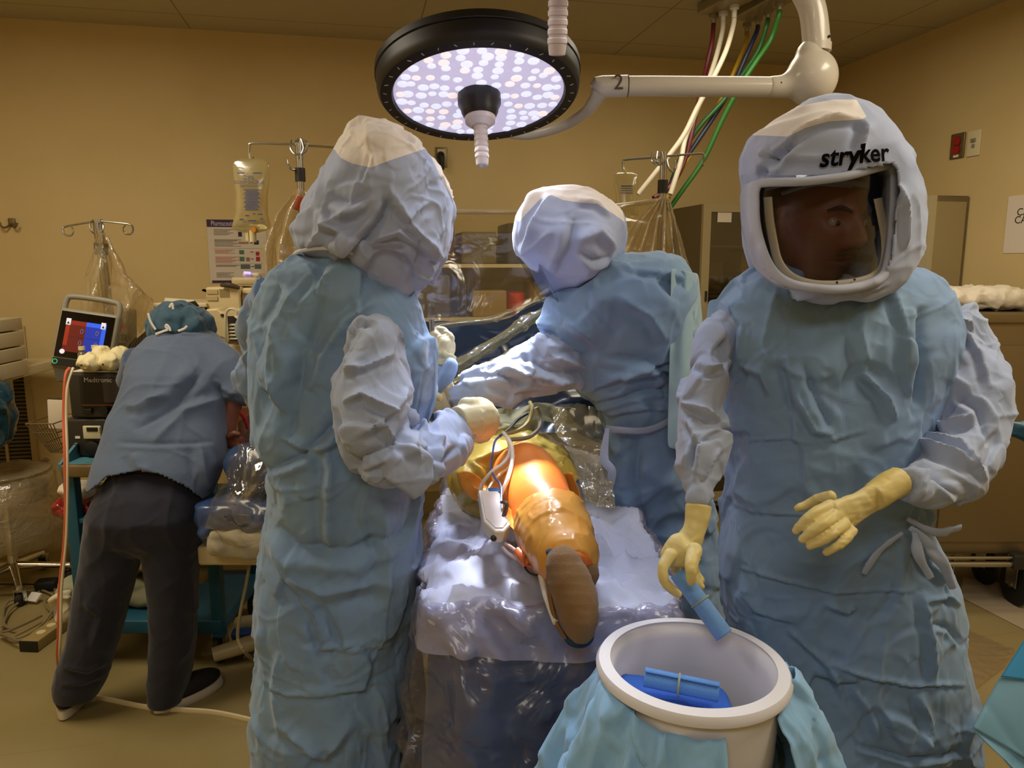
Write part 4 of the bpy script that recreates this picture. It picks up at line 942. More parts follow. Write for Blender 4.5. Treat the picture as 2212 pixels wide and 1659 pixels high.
# yoke and spring arm
Mx = frame_from(LDIR); back = LAMP-LDIR*.09
y0 = LAMP+Mx@Vector((.0, 0, -.12))
ya = 2.40
yoke = [back, at(1040, 270, 2.62), at(1100, 286, 2.76), at(1150, 289, 2.78), at(1215, 272, 2.70), at(1262, 245, 2.56), at(1285, 218, 2.45), at(1300, 190, ya)]
mb = MB(); mb.tube(yoke, [.022, .022, .020, .019, .018, .018, .022, .030], 20, smooth=6); mb.build('curved_yoke', M_arm, T)
A0, A1, A2 = at(1300, 187, ya), at(1354, 186, ya), at(1660, 188, ya+.02)
mb = MB(); rr = 21*sc(ya, 1300, 187)
P_ = [at(1282, 192, ya), at(1288, 186, ya), A0, A1]; mb.tube(P_, [rr*.55, rr*.9, rr*1.06, rr*1.08], 28); mb.build('arm_end_cap', M_arm, T)
mb = MB(); mb.tube([A1, at(1405, 186, ya), A2], [rr*.99, rr*1.0, rr*1.02], 28); mb.build('spring_arm', M_arm, T)
mb = MB(); mb.tube([at(1356, 186, ya), at(1354.5, 186, ya)], [rr*1.1, rr*1.1], 28); mb.build('arm_seam', M_dark, T)
ball = at(1753, 168, ya+.02); rb = 55*sc(ya, 1753, 168)
mb = MB(); mb.tube([A2, at(1690, 187, ya+.02), at(1715, 180, ya+.02), ball], [rr*1.06, rr*1.15, rr*1.5, rb*.75], 28, smooth=5)
mb.sphere(ball, (rb, rb, rb*1.08), 36, 24); mb.tube([ball, at(1752, 122, ya+.02), at(1763, 108, ya+.02)], [rb*.8, rb*.62, rb*.52], 28, smooth=5)
me = remesh(mb, .006, 8); link('elbow_joint', me, M_arm, T, sharp=None)
mb = MB(); mb.tube([at(1763, 112, ya+.02), at(1764, 95, ya+.02)], [rb*.56, rb*.56], 28); mb.build('joint_collar', M_arm, T)
top = at(1757, 30, ya+.02); mb = MB(); mb.tube([at(1764, 98, ya+.02), top, at(1742, -10, ya+.02), at(1715, -50, ya+.02), at(1680, -80, ya+.02)], [rb*.52, rb*.51, rb*.5, rb*.5, rb*.5], 28, smooth=6)
mb.build('riser_tube', M_arm, T)
e_ = at(1680, -80, ya+.02); mb = MB(); mb.cyl(e_, (e_.x, e_.y, H), .045, .045, 24); mb.lathe([(0, 0), (.14, 0), (.14, -.03), (.05, -.06), (0, -.06)], (e_.x, e_.y, H), None, 32); mb.build('ceiling_mount', M_arm, T)
for x, y in ((1781, 86), (1766, 117), (1680, 184), (1297, 202)):
    p = at(x, y, ya+.02); mb = MB(); off = rb*.48 if y < 120 else rr; mb.sphere((p.x, p.y-off*.98, p.z), .0045, 10, 6); mb.build('screw', M_dark, T)
p = at(1322, 196, ya); n_ = text('2', 'arm_number', .062, (p.x, p.y-rr*1.12, p.z-.003), (1, 0, 0), (0, 0, 1), mat('number_grey', '#4a4438', .6), T, .0008)
T2 = thing('surgical_light', (LAMP2.x, LAMP2.y, H), 'second surgical light at the top edge of the photo, only rim and handle visible', 'surgical light')
lamp(T2, LAMP2, LDIR2, .30, seed=5)
mb = MB(); mb.tube([LAMP2+Vector((0, 0, .11)), LAMP2+Vector((0, 0, .3)), Vector((LAMP2.x-.2, LAMP2.y-.1, H-.05)), Vector((LAMP2.x-.25, LAMP2.y-.12, H))], [.04, .035, .035, .06], 20, smooth=5); mb.build('lamp_arm', M_arm, T2)

# ---- ceiling gas outlets and hoses
M_gas = mat('gas_panel_metal', '#a49a80', .35, .5)
def panel(label, px, w_):
    c0 = atz(px[0], px[1], H-.05); c1 = atz(px[2], px[3], H-.05); ax = (c1-c0); L_ = ax.length; ang = atan2(ax.y, ax.x)
    c = (c0+c1)/2; T_ = thing('gas_outlet_panel', (c.x, c.y, H), label, 'gas outlet')
    mb = MB(); mb.box((c.x, c.y, H-.025), (L_, w_, .05), Matrix.Rotation(ang, 4, 'Z'), .008); mb.build('panel_box', M_gas, T_)
    return T_, c0, c1
Pa, a0, a1 = panel('left of two metal gas outlet panels in the ceiling, feeding red and white hoses', (1528, 34, 1660, -30), .13)
Pb, b0, b1 = panel('right of two metal gas outlet panels in the ceiling, feeding yellow, blue and green hoses', (1602, 46, 1760, -35), .13)
hs = [('maroon', '#5c1620', (1542, 32), [(1538, 90), (1525, 150), (1512, 205), (1496, 280), (1478, 350), (1450, 400), (1412, 428)], .011, 'dark red gas hose hanging from the ceiling panel, leftmost of the hoses', Pa),
      ('white', '#d9cfb8', (1563, 26), [(1560, 70), (1545, 130), (1525, 190), (1500, 250), (1480, 300), (1470, 350), (1448, 420)], .012, 'white gas hose next to the dark red one, falling behind the right IV pole', Pa),
      ('white', '#ddd2ba', (1587, 12), [(1584, 55), (1568, 110), (1540, 170), (1505, 235), (1475, 295), (1430, 355), (1378, 420)], .012, 'white gas hose furthest right of the pair, swinging left below the lamp arm', Pa),
      ('yellow', '#a5801c', (1614, 52), [(1612, 90), (1590, 145), (1565, 200), (1535, 260), (1500, 320), (1465, 380), (1440, 430)], .011, 'yellow gas hose hanging between white and blue hoses', Pb),
      ('navy', '#1b2440', (1638, 38), [(1634, 70), (1612, 120), (1588, 175), (1550, 240), (1500, 315), (1455, 385), (1436, 430)], .011, 'dark blue gas hose hanging beside the yellow one', Pb),
      ('green', '#1f5a20', (1660, 22), [(1656, 55), (1640, 105), (1605, 160), (1560, 220), (1510, 275), (1475, 330), (1450, 395), (1442, 440)], .011, 'green gas hose crossing over the blue one toward the IV pole', Pb),
      ('green', '#2a6b22', (1685, 4), [(1682, 35), (1665, 85), (1632, 135), (1600, 185), (1560, 260), (1520, 345), (1475, 410), (1443, 455)], .012, 'green gas hose hanging lowest, rightmost of the hoses', Pb)]
for i, (nm, colr, (tx, ty), pts, r_, lab, par) in enumerate(hs):
    top = atz(tx, ty, H-.05); m = mat('hose_'+nm+str(i), colr, .45); Tt = thing('gas_hose', (top.x, top.y, H-.05), lab, 'hose', 'gas hoses from the ceiling')
    Y1 = 3.55+.03*i; n = len(pts); P_ = [Vector((top.x, top.y, H-.09))]
    for j, (x, y) in enumerate(pts):
        t = (j+1)/n; P_.append(at(x, y, top.y*(1-t)+Y1*t+.04*sin(j*1.7+i)*(1-t)))
    mb = MB(); mb.tube(P_, r_, 12, smooth=6); mb.build('hose_line', m, Tt)
    mb = MB(); mb.lathe([(0, 0), (.022, 0), (.022, -.02), (.012, -.025), (.012, -.06), (0, -.06)], (top.x, top.y, H-.045), None, 16); mb.build('hose_connector', M_white if nm == 'white' else M_gas, Tt)

# ---------------------------------------------------------------- operating table with drapes
M_sheet = cloth('blue_table_sheet', '#3a5786', '#36507c'); M_tabletop = mat('table_metal', '#9a9688', .4, .6)
M_drape = cloth('lavender_table_drape', '#c9cfe8', '#bcc6e4')
TX0, TX1, TY0, TY1, TZ = -.18, .335, 1.43, 2.75, .885
OT = thing('operating_table', ((TX0+TX1)/2, 2.0, 0), 'operating table under blue sheets in the middle of the room', 'operating table')
mb = MB(); mb.box(((TX0+TX1)/2, (TY0+TY1)/2, TZ-.06), (TX1-TX0-.03, TY1-TY0-.04, .07), None, .03); mb.build('mattress', M_black, OT)
mb = MB(); mb.box((.07, 2.1, .46), (.34, .42, .72), None, .03); mb.build('column', M_cream, OT)
mb = MB(); mb.box((.07, 2.0, .06), (.5, 1.2, .12), None, .04); mb.build('base', mat('table_base', '#a89f86', .4), OT)
def rrect(x0, x1, y0, y1, r, n, z, f=None):
    pts = []; w_, h_ = (x1-x0)/2-r, (y1-y0)/2-r; cx, cy = (x0+x1)/2, (y0+y1)/2; per = 4*(w_+h_)+2*pi*r
    for k in range(n):
        s_ = per*k/n; segs = [(2*h_, 0), (pi*r/2, 1), (2*w_, 2), (pi*r/2, 3), (2*h_, 4), (pi*r/2, 5), (2*w_, 6), (pi*r/2, 7)]; t = s_
        for L_, i in segs:
            if t <= L_: break
            t -= L_
        if i == 0: p = (cx+w_+r, cy-h_+t)
        elif i == 1: a = t/r; p = (cx+w_+r*cos(a), cy+h_+r*sin(a))
        elif i == 2: p = (cx+w_-t, cy+h_+r)
        elif i == 3: a = pi/2+t/r; p = (cx-w_+r*cos(a), cy+h_+r*sin(a))
        elif i == 4: p = (cx-w_-r, cy+h_-t)
        elif i == 5: a = pi+t/r; p = (cx-w_+r*cos(a), cy-h_+r*sin(a))
        elif i == 6: p = (cx-w_+t, cy-h_-r)
        else: a = 1.5*pi+t/r; p = (cx+w_+r*cos(a), cy-h_+r*sin(a))
        pts.append(Vector((p[0], p[1], z)))
    return pts
def drape(name, m, x0, x1, y0, y1, ztop, zbot, flare, off, seed, layers, fl=(), topbump=None, n=300, waves=.02, parent=None, hemw=0, open_top=False):
    rings = []
    cx, cy = (x0+x1)/2, (y0+y1)/2; base = rrect(x0-off, x1+off, y0-off, y1+off, .07, n, ztop)
    for s_ in ([i/34 for i in range(1, 34)] if not open_top else [.95, .98]): rings.append([Vector((cx+(p.x-cx)*s_, cy+(p.y-cy)*s_, ztop)) for p in base])
    rings.append([Vector((p.x, p.y, ztop-.006)) for p in base])
    N_ = max(6, int((ztop-zbot)/.012)); rnd = random.Random(seed)
    ph = [rnd.uniform(0, 6) for _ in range(4)]
    for i in range(1, N_+1):
        t = i/N_; z = ztop-.01-(ztop-zbot)*t; r = []
        for k, p in enumerate(base):
            d = Vector((p.x-cx, p.y-cy, 0)); d.x /= (x1-x0); d.y /= (y1-y0)*.5; d = d.normalized(); a = 2*pi*k/n
            w_ = waves*min(1, t*2.2)*(sin(a*9+ph[0])+.7*sin(a*17+ph[1]+t)+.5*sin(a*29+ph[2]))
            zz = z+t*hemw*(sin(a*4+1.3)+.6*sin(a*9+seed))
            r.append(Vector((p.x, p.y, 0))+d*(flare*t**.8+w_)+Vector((0, 0, zz)))
        rings.append(r)
    mb = MB(); mb.loft(rings, cap=False); 
    if not open_top: mb.f.append(tuple(range(n))); mb.m.append(0)
    me = mb.mesh()
    if topbump:
        co, no = cosnorm(me); dz = topbump(co); co[:, 2] += dz; setco(me, co)
    wrinkle(me, layers, seed=seed, fl=fl)
    o = link(name, me, m, parent, sharp=None)
    return o
def tbump(co):
    x, y = co[:, 0], co[:, 1]
    w_ = np.exp(-((x-.02)/.16)**2-((y-2.35)/.45)**2)*.14*(co[:, 2] > .8)
    return w_
o = drape('table_sheet', M_sheet, TX0, TX1, TY0, TY1, TZ, .10, .05, .0, 5, [('c', (.25, .25, .5), .008), ('r', (.12, .12, .3), .004)], topbump=lambda c: tbump(c)-.03*(c[:, 2] > .8), waves=.010)
tag(o, 'dark blue sheet hanging to the floor around the operating table', 'sheet')
LAYD = [('c', (.12, .12, .15), .012), ('F', (.07, .07, .08), .014), ('R', (.08, .08, .08), .010), ('F', (.03, .03, .04), .003)]
FLD = [([(895, 1290), (960, 1275), (1050, 1300), (1130, 1350), (1200, 1400)], 22, .016), ([(1060, 1390), (1120, 1410), (1180, 1400)], 12, -.014), ([(960, 1380), (1000, 1420), (1050, 1400)], 14, .012), ([(980, 1440), (1080, 1470), (1180, 1460)], 12, .014), ([(900, 1340), (1000, 1320), (1040, 1350)], 10, .010)]
o = drape('sterile_drape', M_drape, TX0, TX1, TY0, TY1-.1, TZ+.008, .815, .02, .022, 9, LAYD, topbump=tbump, waves=.008, fl=FLD, hemw=.022)
tag(o, 'crumpled lavender sterile drape over the table end, below the bandaged foot', 'drape')
M_film = film('drape_film', '#e6e4ee', .10, .16, '#c9c4d4', .28, 6, .8, .04)
o = drape('plastic_drape', M_film, TX0, TX1, TY0, TY1-.1, TZ+.012, .52, .06, .031, 9, LAYD, topbump=tbump, waves=.020, fl=FLD, hemw=.03, open_top=True)
tag(o, 'thin translucent plastic film hanging over the lavender drape at the table end', 'plastic film')

# ---------------------------------------------------------------- the patient
M_iod = mat('iodine_skin_orange', '#e88a30', .38, sss=.2, var='#e8722a', varscale=4, bump=[('ridge', 6, .12, .01)], coat=.15)
M_iody = mat('iodine_film_yellow', '#b9a140', .4, var='#c9ab45', varscale=7, bump=[('ridge', 9, .6, .01), ('ridge', 26, .4, .004)], coat=.4)
M_iodo = mat('iodine_film_orange', '#e2a544', .45, var='#e09838', varscale=9, bump=[('ridge', 12, .5, .008)], coat=.4)
M_band = mat('tan_bandage', '#83643f', .9, bump=[('noise', 420, .8, .002), ('ridge', 20, .4, .004)], sheen=.2)
PT = thing('person', (.05, 1.9, TZ), 'patient lying under drapes, orange-painted bent leg with tan wrapped foot toward us', 'person')
mb = MB(); limb(mb, [(1108, 1075, 2.16, 60), (1115, 1030, 2.02, 72), (1132, 1035, 1.88, 78), (1150, 1065, 1.76, 82), (1172, 1100, 1.64, 77), (1198, 1155, 1.52, 72), (1222, 1205, 1.43, 62), (1236, 1240, 1.38, 50)], 32, .95, 6)
me = remesh(mb, .006, 6); wrinkle(me, [('n', .12, .003)], seed=3); link('body', me, M_iod, PT, sharp=None)
# glossy orange film wrapped round the lower leg
mb = MB(); limb(mb, [(1190, 1128, 1.57, 84), (1203, 1162, 1.50, 82), (1224, 1205, 1.43, 73), (1236, 1234, 1.385, 54)], 32, 1.0, 6)
me = remesh(mb, .005, 4); wrinkle(me, [('r', .05, .004), ('r', .03, .002)], seed=8); link('leg_film', me, M_iodo, PT, sharp=None)
# yellow adhesive film fanned round the thigh
def fan(name, m, ctr, rim, Yc, Yr, bulge, seed, par, amp=.008, n=26, layers=None):
    G = []
    rim = dens(rim, 6, False); c = at(*ctr, Yc)
    for i in range(n):
        t = i/(n-1); r = []
        for k, (x, y) in enumerate(rim):
            yr = Yr(k/(len(rim)-1)) if callable(Yr) else Yr; p = at(x, y, yr); q = c*(1-t)+p*t; q.z += bulge*sin(pi*min(1, t*1.0))**.8
            r.append(q)
        G.append(r)
    mb = MB(); mb.grid(G); me = mb.mesh(); wrinkle(me, layers or [('r', (.06, .06, .06), amp), ('r', (.03, .03, .03), amp*.35)], seed=seed)
    o = link(name, me, m, par, sharp=None); o.modifiers.new('s', 'SOLIDIFY').thickness = .002; return o
mb = MB(); limb(mb, [(1112, 1052, 1.88, 88), (1110, 1042, 1.95, 96), (1105, 1030, 2.05, 98), (1100, 1010, 2.2, 90)], 40, 1.42, 6)
mb.sphere(at(1205, 1065, 1.90), .055, 20, 12); mb.sphere(at(1020, 1040, 1.90), .055, 20, 12)
me = remesh(mb, .006, 6); wrinkle(me, [('r', (.07, .07, .07), .009), ('r', (.035, .035, .035), .003)], seed=12, fl=[([(1095, 965), (1150, 970), (1200, 1010), (1215, 1060)], 8, .010), ([(1020, 1000), (1060, 1040), (1080, 1080)], 8, .008)])
link('thigh_film', me, M_iody, PT, sharp=None)
fan('film_flap', M_iodo, (1060, 1060), [(985, 1020), (1000, 1060), (1035, 1085), (1075, 1100)], 1.86, 1.80, .02, 4, PT)
fan('film_flap', M_iodo, (1200, 1060), [(1240, 1020), (1256, 1070), (1255, 1100), (1225, 1105), (1200, 1090)], 1.86, 1.80, .02, 5, PT)
fan('film_flap', M_iodo, (1120, 1110), [(1085, 1085), (1100, 1130), (1140, 1175), (1175, 1210), (1182, 1190)], 1.62, lambda t: 1.60-.16*t, .0, 6, PT)
# bandaged foot
mb = MB(); limb(mb, [(1210, 1195, 1.385, 30), (1218, 1222, 1.362, 44), (1230, 1255, 1.345, 52), (1243, 1295, 1.325, 53), (1250, 1335, 1.31, 48), (1250, 1362, 1.305, 38), (1246, 1378, 1.305, 26)], 32, .9, 6)
mb.sphere(at(1258, 1238, 1.40), .034, 20, 12)
me = remesh(mb, .004, 5); co, no = cosnorm(me); px_ = proj(co)
# the spiral wraps of the bandage
s_ = (px_[:, 1]+.35*(px_[:, 0]-1240)-25*np.sin((px_[:, 0]-1240)/60.))/21; f_ = s_-np.floor(s_); setco(me, co+no*(.0011*(1-f_)**2)[:, None]); wrinkle(me, [('r', .05, .0015)], seed=3)
link('bandage', me, M_band, PT, sharp=None)
mb = MB(); mb.sphere(at(1199, 1189, 1.405), (.021, .03, .012), 20, 12); mb.build('toe_sock', mat('navy_sock', '#2f4560', .8), PT)
mb = MB(); mb.sphere(at(1250, 1372, 1.325), (.030, .03, .022), 20, 12); mb.build('heel_sock', mat('navy_sock2', '#22425f', .8), PT)
mb = MB(); mb.tube([at(1185, 1210, 1.41), at(1186, 1270, 1.36), at(1200, 1340, 1.32), at(1222, 1378, 1.31)], [.008, .013, .012, .008], 10, flat=.4, smooth=5); mb.build('heel_strap', mat('strap_tan', '#8a6238', .8), PT)
# tubes and control box
M_tubec = mat('clear_tube', '#e9dccf', .2, coat=.5)
BX = thing('instrument_box', at(1068, 1180, 1.58), 'white plastic control box lying on the drape left of the orange leg', 'surgical device')
c = at(1064, 1122, 1.60); ax = (at(1080, 1180, 1.50)-at(1052, 1070, 1.68)).normalized(); up = Vector((.12, -.35, .93)); x_ = ax.cross(up).normalized(); up = x_.cross(ax)
Mb = Matrix((x_, ax, up)).transposed()
def bp(x, y, z): return c+Mb@Vector((x, y, z))
prof = [(-.024, -.075), (.024, -.075), (.030, .045), (.010, .085), (-.010, .085), (-.028, .06)]
mb = MB(); mb.poly([bp(a, b, .0) for a, b in prof], .030, up); o = mb.build('box_shell', M_white, BX, sharp=30); bv = o.modifiers.new('b', 'BEVEL'); bv.width = .004; bv.segments = 3
mb = MB(); mb.poly([bp(a*.8, b*.86, .030) for a, b in prof], .002, up); mb.build('box_lid', mat('box_lid', '#ded6cf', .35), BX)
mb = MB(); mb.box(bp(-.012, -.072, .026), (.026, .018, .012), Mb.to_4x4(), .002); mb.build('blue_tape', mat('blue_tape', '#2c6aa0', .6), BX)
mb = MB(); mb.sphere(bp(.012, .084, .012), .007, 12, 8); mb.build('outlet_port', M_dark, BX)
def wire(name, label, cat, pts, r, m, grp=None):
    mb = MB(); mb.tube([at(*p) for p in pts], r, 8, smooth=7); return tag(mb.build(name, m), label, cat, grp)
wire('irrigation_tube', 'clear tube rising from the white control box and curving to the left glove, right strand', 'tube', [(1080, 1072, 1.66), (1095, 1040, 1.68), (1106, 1000, 1.74), (1106, 970, 1.80), (1098, 948, 1.84), (1088, 936, 1.88)], .0055, M_tubec)
wire('irrigation_tube', 'clear tube from the top corner of the white control box, left strand', 'tube', [(1036, 1070, 1.68), (1042, 1045, 1.72), (1062, 1020, 1.74), (1088, 1000, 1.76), (1102, 975, 1.80), (1096, 945, 1.86)], .005, M_tubec)
wire('irrigation_tube', 'clear tube with amber tint crossing between the other two tubes above the control box', 'tube', [(1048, 1070, 1.68), (1062, 1045, 1.71), (1080, 1025, 1.73), (1100, 1010, 1.76), (1110, 985, 1.80)], .005, mat('amber_tube', '#e0b070', .25, coat=.4))
wire('thin_cable', 'thin blue cable looping beside the clear tubes to the control box', 'cable', [(1086, 938, 1.88), (1070, 952, 1.86), (1064, 980, 1.82), (1060, 1010, 1.76), (1068, 1030, 1.72), (1082, 1050, 1.68), (1082, 1095, 1.60), (1078, 1130, 1.56), (1090, 1150, 1.53)], .0028, mat('blue_cable', '#5563a8', .4))
wire('suction_tube', 'dark thin cord running from the left glove up under the sleeve', 'cable', [(1080, 942, 1.88), (1098, 928, 1.92), (1120, 905, 1.98), (1140, 893, 2.0)], .004, M_black)
wire('suction_tube', 'amber curved tube arching right of the pale fist', 'tube', [(1088, 938, 1.88), (1120, 930, 1.92), (1142, 910, 1.96), (1150, 885, 1.98), (1144, 868, 2.0)], .0055, mat('amber_tube2', '#a39561', .3, coat=.4))
wire('suction_tube', 'clear grey tube arching furthest right behind the yellow film', 'tube', [(1100, 950, 1.88), (1140, 945, 1.92), (1164, 925, 1.96), (1166, 900, 2.0), (1158, 880, 2.0)], .006, mat('grey_tube', '#7f7b6c', .3, coat=.4))
mb = MB(); mb.tube([at(1082, 1085, 1.60), at(1094, 1088, 1.58), at(1090, 1110, 1.57), at(1080, 1132, 1.555)], [.003, .005, .005, .006], 8, smooth=5); tag(mb.build('cable_clip', mat('clip_brown', '#4a3b36', .5)), 'dark curved clip gripping the cable beside the control box', 'clip')
cl = thing('tube_clamp', at(1140, 1212, 1.48), 'orange ring clamp on the tube end below the control box', 'clamp')
mb = MB(); mb.tube([at(1118, 1190, 1.49), at(1130, 1205, 1.47), at(1140, 1222, 1.455)], [.010, .013, .009], 12, smooth=4); mb.build('clamp_body', mat('clamp_orange', '#d8743c', .35, coat=.4), cl)
mb = MB(); cc = at(1148, 1206, 1.455); mb.tube([cc+Vector((.016*cos(a), -.004, .018*sin(a))) for a in [i*2*pi/24 for i in range(25)]], .0028, 8, cap=False); mb.build('clamp_ring', mat('clamp_ring', '#c9663a', .35), cl)
wire('drain_tube', 'pink tube from the control box down to the orange clamp, upper of two', 'tube', [(1092, 1175, 1.52), (1104, 1182, 1.50), (1122, 1196, 1.485)], .004, mat('pink_tube', '#dcb5a8', .3), 'drain tubes')
wire('drain_tube', 'pale tube from the control box down to the orange clamp, lower of two', 'tube', [(1086, 1182, 1.52), (1098, 1195, 1.50), (1118, 1208, 1.48)], .004, mat('pale_tube', '#d9cdd6', .3), 'drain tubes')
wire('stylus_pen', 'white pencil-shaped handpiece lying along the left of the wrapped foot', 'surgical instrument', [(1168, 1242, 1.42), (1180, 1290, 1.37), (1200, 1345, 1.31)], .006, M_white)
wire('thin_cable', 'dark thin cable leading to the white handpiece by the foot', 'cable', [(1128, 1216, 1.465), (1140, 1234, 1.44), (1155, 1242, 1.425), (1167, 1241, 1.42)], .0022, M_black)
# ================================================================ POLES, SCREEN, MACHINES AND CLUTTER
def pole(label, px, py0, Y, hooks, r=.011, zb=0, lean=0):
    top = at(px, py0, Y); T_ = thing('iv_pole', (top.x, Y, 0), label, 'IV pole')
    mb = MB(); mb.tube([(top.x+lean, Y, .12), (top.x, Y, top.z)], [r*1.25, r*1.25], 16); mb.lathe([(0, 0), (r*.9, 0), (r*.9, .09), (0, .09)], (top.x, Y, top.z-.10), None, 16); mb.build('pole_tube', M_steel, T_)
    mb = MB(); mb.lathe([(0, -.025), (r*1.8, -.025), (r*1.8, .025), (0, .025)], (top.x+lean*.1, Y, top.z-.13), None, 18); mb.build('height_collar', M_dark, T_)
    for i in range(5):
        a = 2*pi*i/5+.3; e = Vector((top.x+lean+.19*cos(a), Y+.19*sin(a), .07)); mb = MB(); mb.tube([(top.x+lean, Y, .13), e], [.014, .010], 10); f_ = mb.build('base_leg', M_steel, T_)
        mb = MB(); mb.lathe([(0, -.01), (.028, -.01), (.028, .01), (0, .01)], e-Vector((0, 0, .041)), Matrix.Rotation(pi/2, 4, 'X'), 18); mb.build('caster', M_rubber, f_)
    for h in hooks:
        mb = MB(); mb.tube([at(*p) for p in h], .0042, 8, smooth=6); mb.build('hook_arm', M_steel, T_)
    return T_
YP = 2.95
IV1 = pole('chrome IV pole holding the full saline bag, just left of the left surgeon\'s hood', 645, 302, YP, [
    [(645, 312, YP), (600, 311, YP), (545, 310, YP), (539, 316, YP), (539, 330, YP), (542, 344, YP-.01), (547, 338, YP-.01)], [(645, 314, YP), (700, 317, YP), (760, 322, YP), (800, 328, YP)],
    [(630, 303, YP-.02), (628, 320, YP-.04), (636, 332, YP-.05), (648, 333, YP-.05), (660, 326, YP-.05), (664, 312, YP-.05), (658, 304, YP-.05)],
    [(641, 366, YP-.01), (630, 366, YP-.03), (622, 356, YP-.03), (620, 345, YP-.03)], [(640, 305, YP-.02), (650, 300, YP-.04), (656, 320, YP-.05), (650, 334, YP-.05)]])
IV2 = pole('chrome IV pole behind the middle surgeon, with small fluid bag and gathered plastic', 1434, 328, YP, [
    [(1434, 338, YP), (1400, 341, YP), (1352, 345, YP), (1346, 350, YP), (1346, 362, YP), (1352, 372, YP), (1350, 366, YP)], [(1434, 338, YP), (1480, 334, YP), (1517, 332, YP), (1520, 340, YP), (1520, 354, YP-.01), (1516, 357, YP)],
    [(1411, 328, YP-.02), (1408, 345, YP-.04), (1420, 356, YP-.05), (1432, 350, YP-.05), (1430, 330, YP-.05)], [(1420, 328, YP-.02), (1418, 345, YP-.05), (1422, 352, YP-.05)],
    [(1440, 345, YP-.02), (1444, 362, YP-.04), (1454, 371, YP-.04), (1460, 360, YP-.04), (1458, 346, YP-.04)]])
Y3 = 3.35
IV3 = pole('bare IV pole with two loop hooks at far left, plastic sheeting hung on it', 210, 474, Y3, [
    [(208, 478, Y3), (170, 484, Y3), (140, 490, Y3), (136, 498, Y3-.01), (142, 508, Y3-.02), (154, 508, Y3-.02), (158, 498, Y3-.02), (152, 489, Y3-.02)],
    [(212, 477, Y3), (250, 481, Y3), (280, 485, Y3), (287, 494, Y3-.01), (283, 505, Y3-.02), (270, 504, Y3-.02), (265, 494, Y3-.02), (270, 486, Y3-.02)],
    [(205, 476, Y3-.01), (195, 482, Y3-.03), (196, 496, Y3-.04), (203, 504, Y3-.03)], [(214, 480, Y3-.01), (222, 484, Y3-.03), (222, 498, Y3-.04), (214, 502, Y3-.03)]], r=.016, lean=.07)
M_bag = film('iv_bag_film', '#efe6bf', .14, .38, '#ece2b0', .15, 9, .3, .01)
def ivbag(label, cx, yt, yb, w_px, Y, full, textm):
    p = at(cx, yb, Y); T_ = thing('iv_bag', p, label, 'IV bag')
    out = [(0, -.02), (.28, 0), (.42, .02), (.5, .08), (.5, .25), (.44, .5), (.44, .75), (.52, .88), (.40, .93), (.1, .95), (0, .95)]
    rings = []; s_ = sc(Y, cx, yt)
    for v in [i/24 for i in range(25)]:
        hw = np.interp(v, [0, .03, .08, .25, .5, .75, .9, .96, 1], [.3, .46, .5, .49, .43, .44, .53, .5, .2])*w_px*s_
        th = np.interp(v, [0, .1, .3, .7, .9, 1], [.004, .012, .022, .030, .022, .004])*(1 if full else .8); c = at(cx+2*sin(v*3), yt+(yb-yt)*v, Y)
        rings.append([Vector((c.x+hw*(abs(cos(a))**.7)*(1 if cos(a) > 0 else -1), c.y+th*sin(a), c.z)) for a in [2*pi*k/28 for k in range(28)]])
    mb = MB(); mb.loft(rings); mb.build('bag_film', M_bag, T_, sharp=None)
    mb = MB(); c = at(cx+4, yb, Y); mb.lathe([(0, .01), (.013, .01), (.013, -.035), (0, -.035)], c, None, 16); mb.box(c+Vector((-.022, 0, -.015)), (.012, .01, .03)); mb.build('port', mat('port_cream', '#e0d3a0', .5), T_)
    mb = MB(); mb.tube([at(cx, yt+2, Y), at(cx, yt-14, Y)], [.006, .004], 8); mb.build('hanger_tab', M_bag, T_)
    return T_
def bagtxt(T_, cx, cy, s, size, Y, sx=1, a='CENTER'): text(s, 'bag_print', size, at(cx, cy, Y-.034), (1, 0, 0), (0, 0, 1), M_bagink, T_, .0001, a, sx=sx)
M_bagink = mat('blue_print', '#2f4a8a', .6)
b1 = ivbag('full saline bag with blue print and orange port on the pole by the left hood', 542, 343, 503, 80, YP-.02, True, None)
bagtxt(b1, 538, 388, '0.9%', .022, YP-.02); bagtxt(b1, 538, 397, 'SODIUM CHLORIDE', .017, YP-.02, .75); bagtxt(b1, 538, 404, 'INJECTION USP', .012, YP-.02, .8)
mb = MB()
for i in range(15):
    p = at(544, 410+i*3.1, YP-.052); mb.box(p, (.062*(1-.12*((i*5) % 3)), .0006, .0028))
for x, y, w_ in ((520, 374, 14), (556, 374, 18), (534, 466, 8), (549, 462, 5), (562, 463, 10), (522, 474, 8), (545, 477, 16), (565, 473, 7)):
    mb.box(at(x, y, YP-.052), (w_*sc(YP), .0006, .004))
mb.build('bag_fine_print', M_bagink, b1)
mb = MB(); p = at(547, 497, YP-.06); mb.lathe([(0, 0), (.0095, 0), (.0095, .03), (0, .03)], p, Matrix.Rotation(-pi/2, 4, 'X'), 18); mb.build('orange_cap', mat('orange_cap', '#d98a1e', .4), b1)
b2 = ivbag('small half-clear fluid bag hanging behind the middle surgeon\'s hood', 1351, 373, 470, 54, YP-.02, False, None)
mb = MB()
for i in range(4): mb.box(at(1354, 402+i*5, YP-.052), (.045, .0006, .004 if i == 0 else .0025))
mb.build('bag_fine_print', M_bagink, b2)
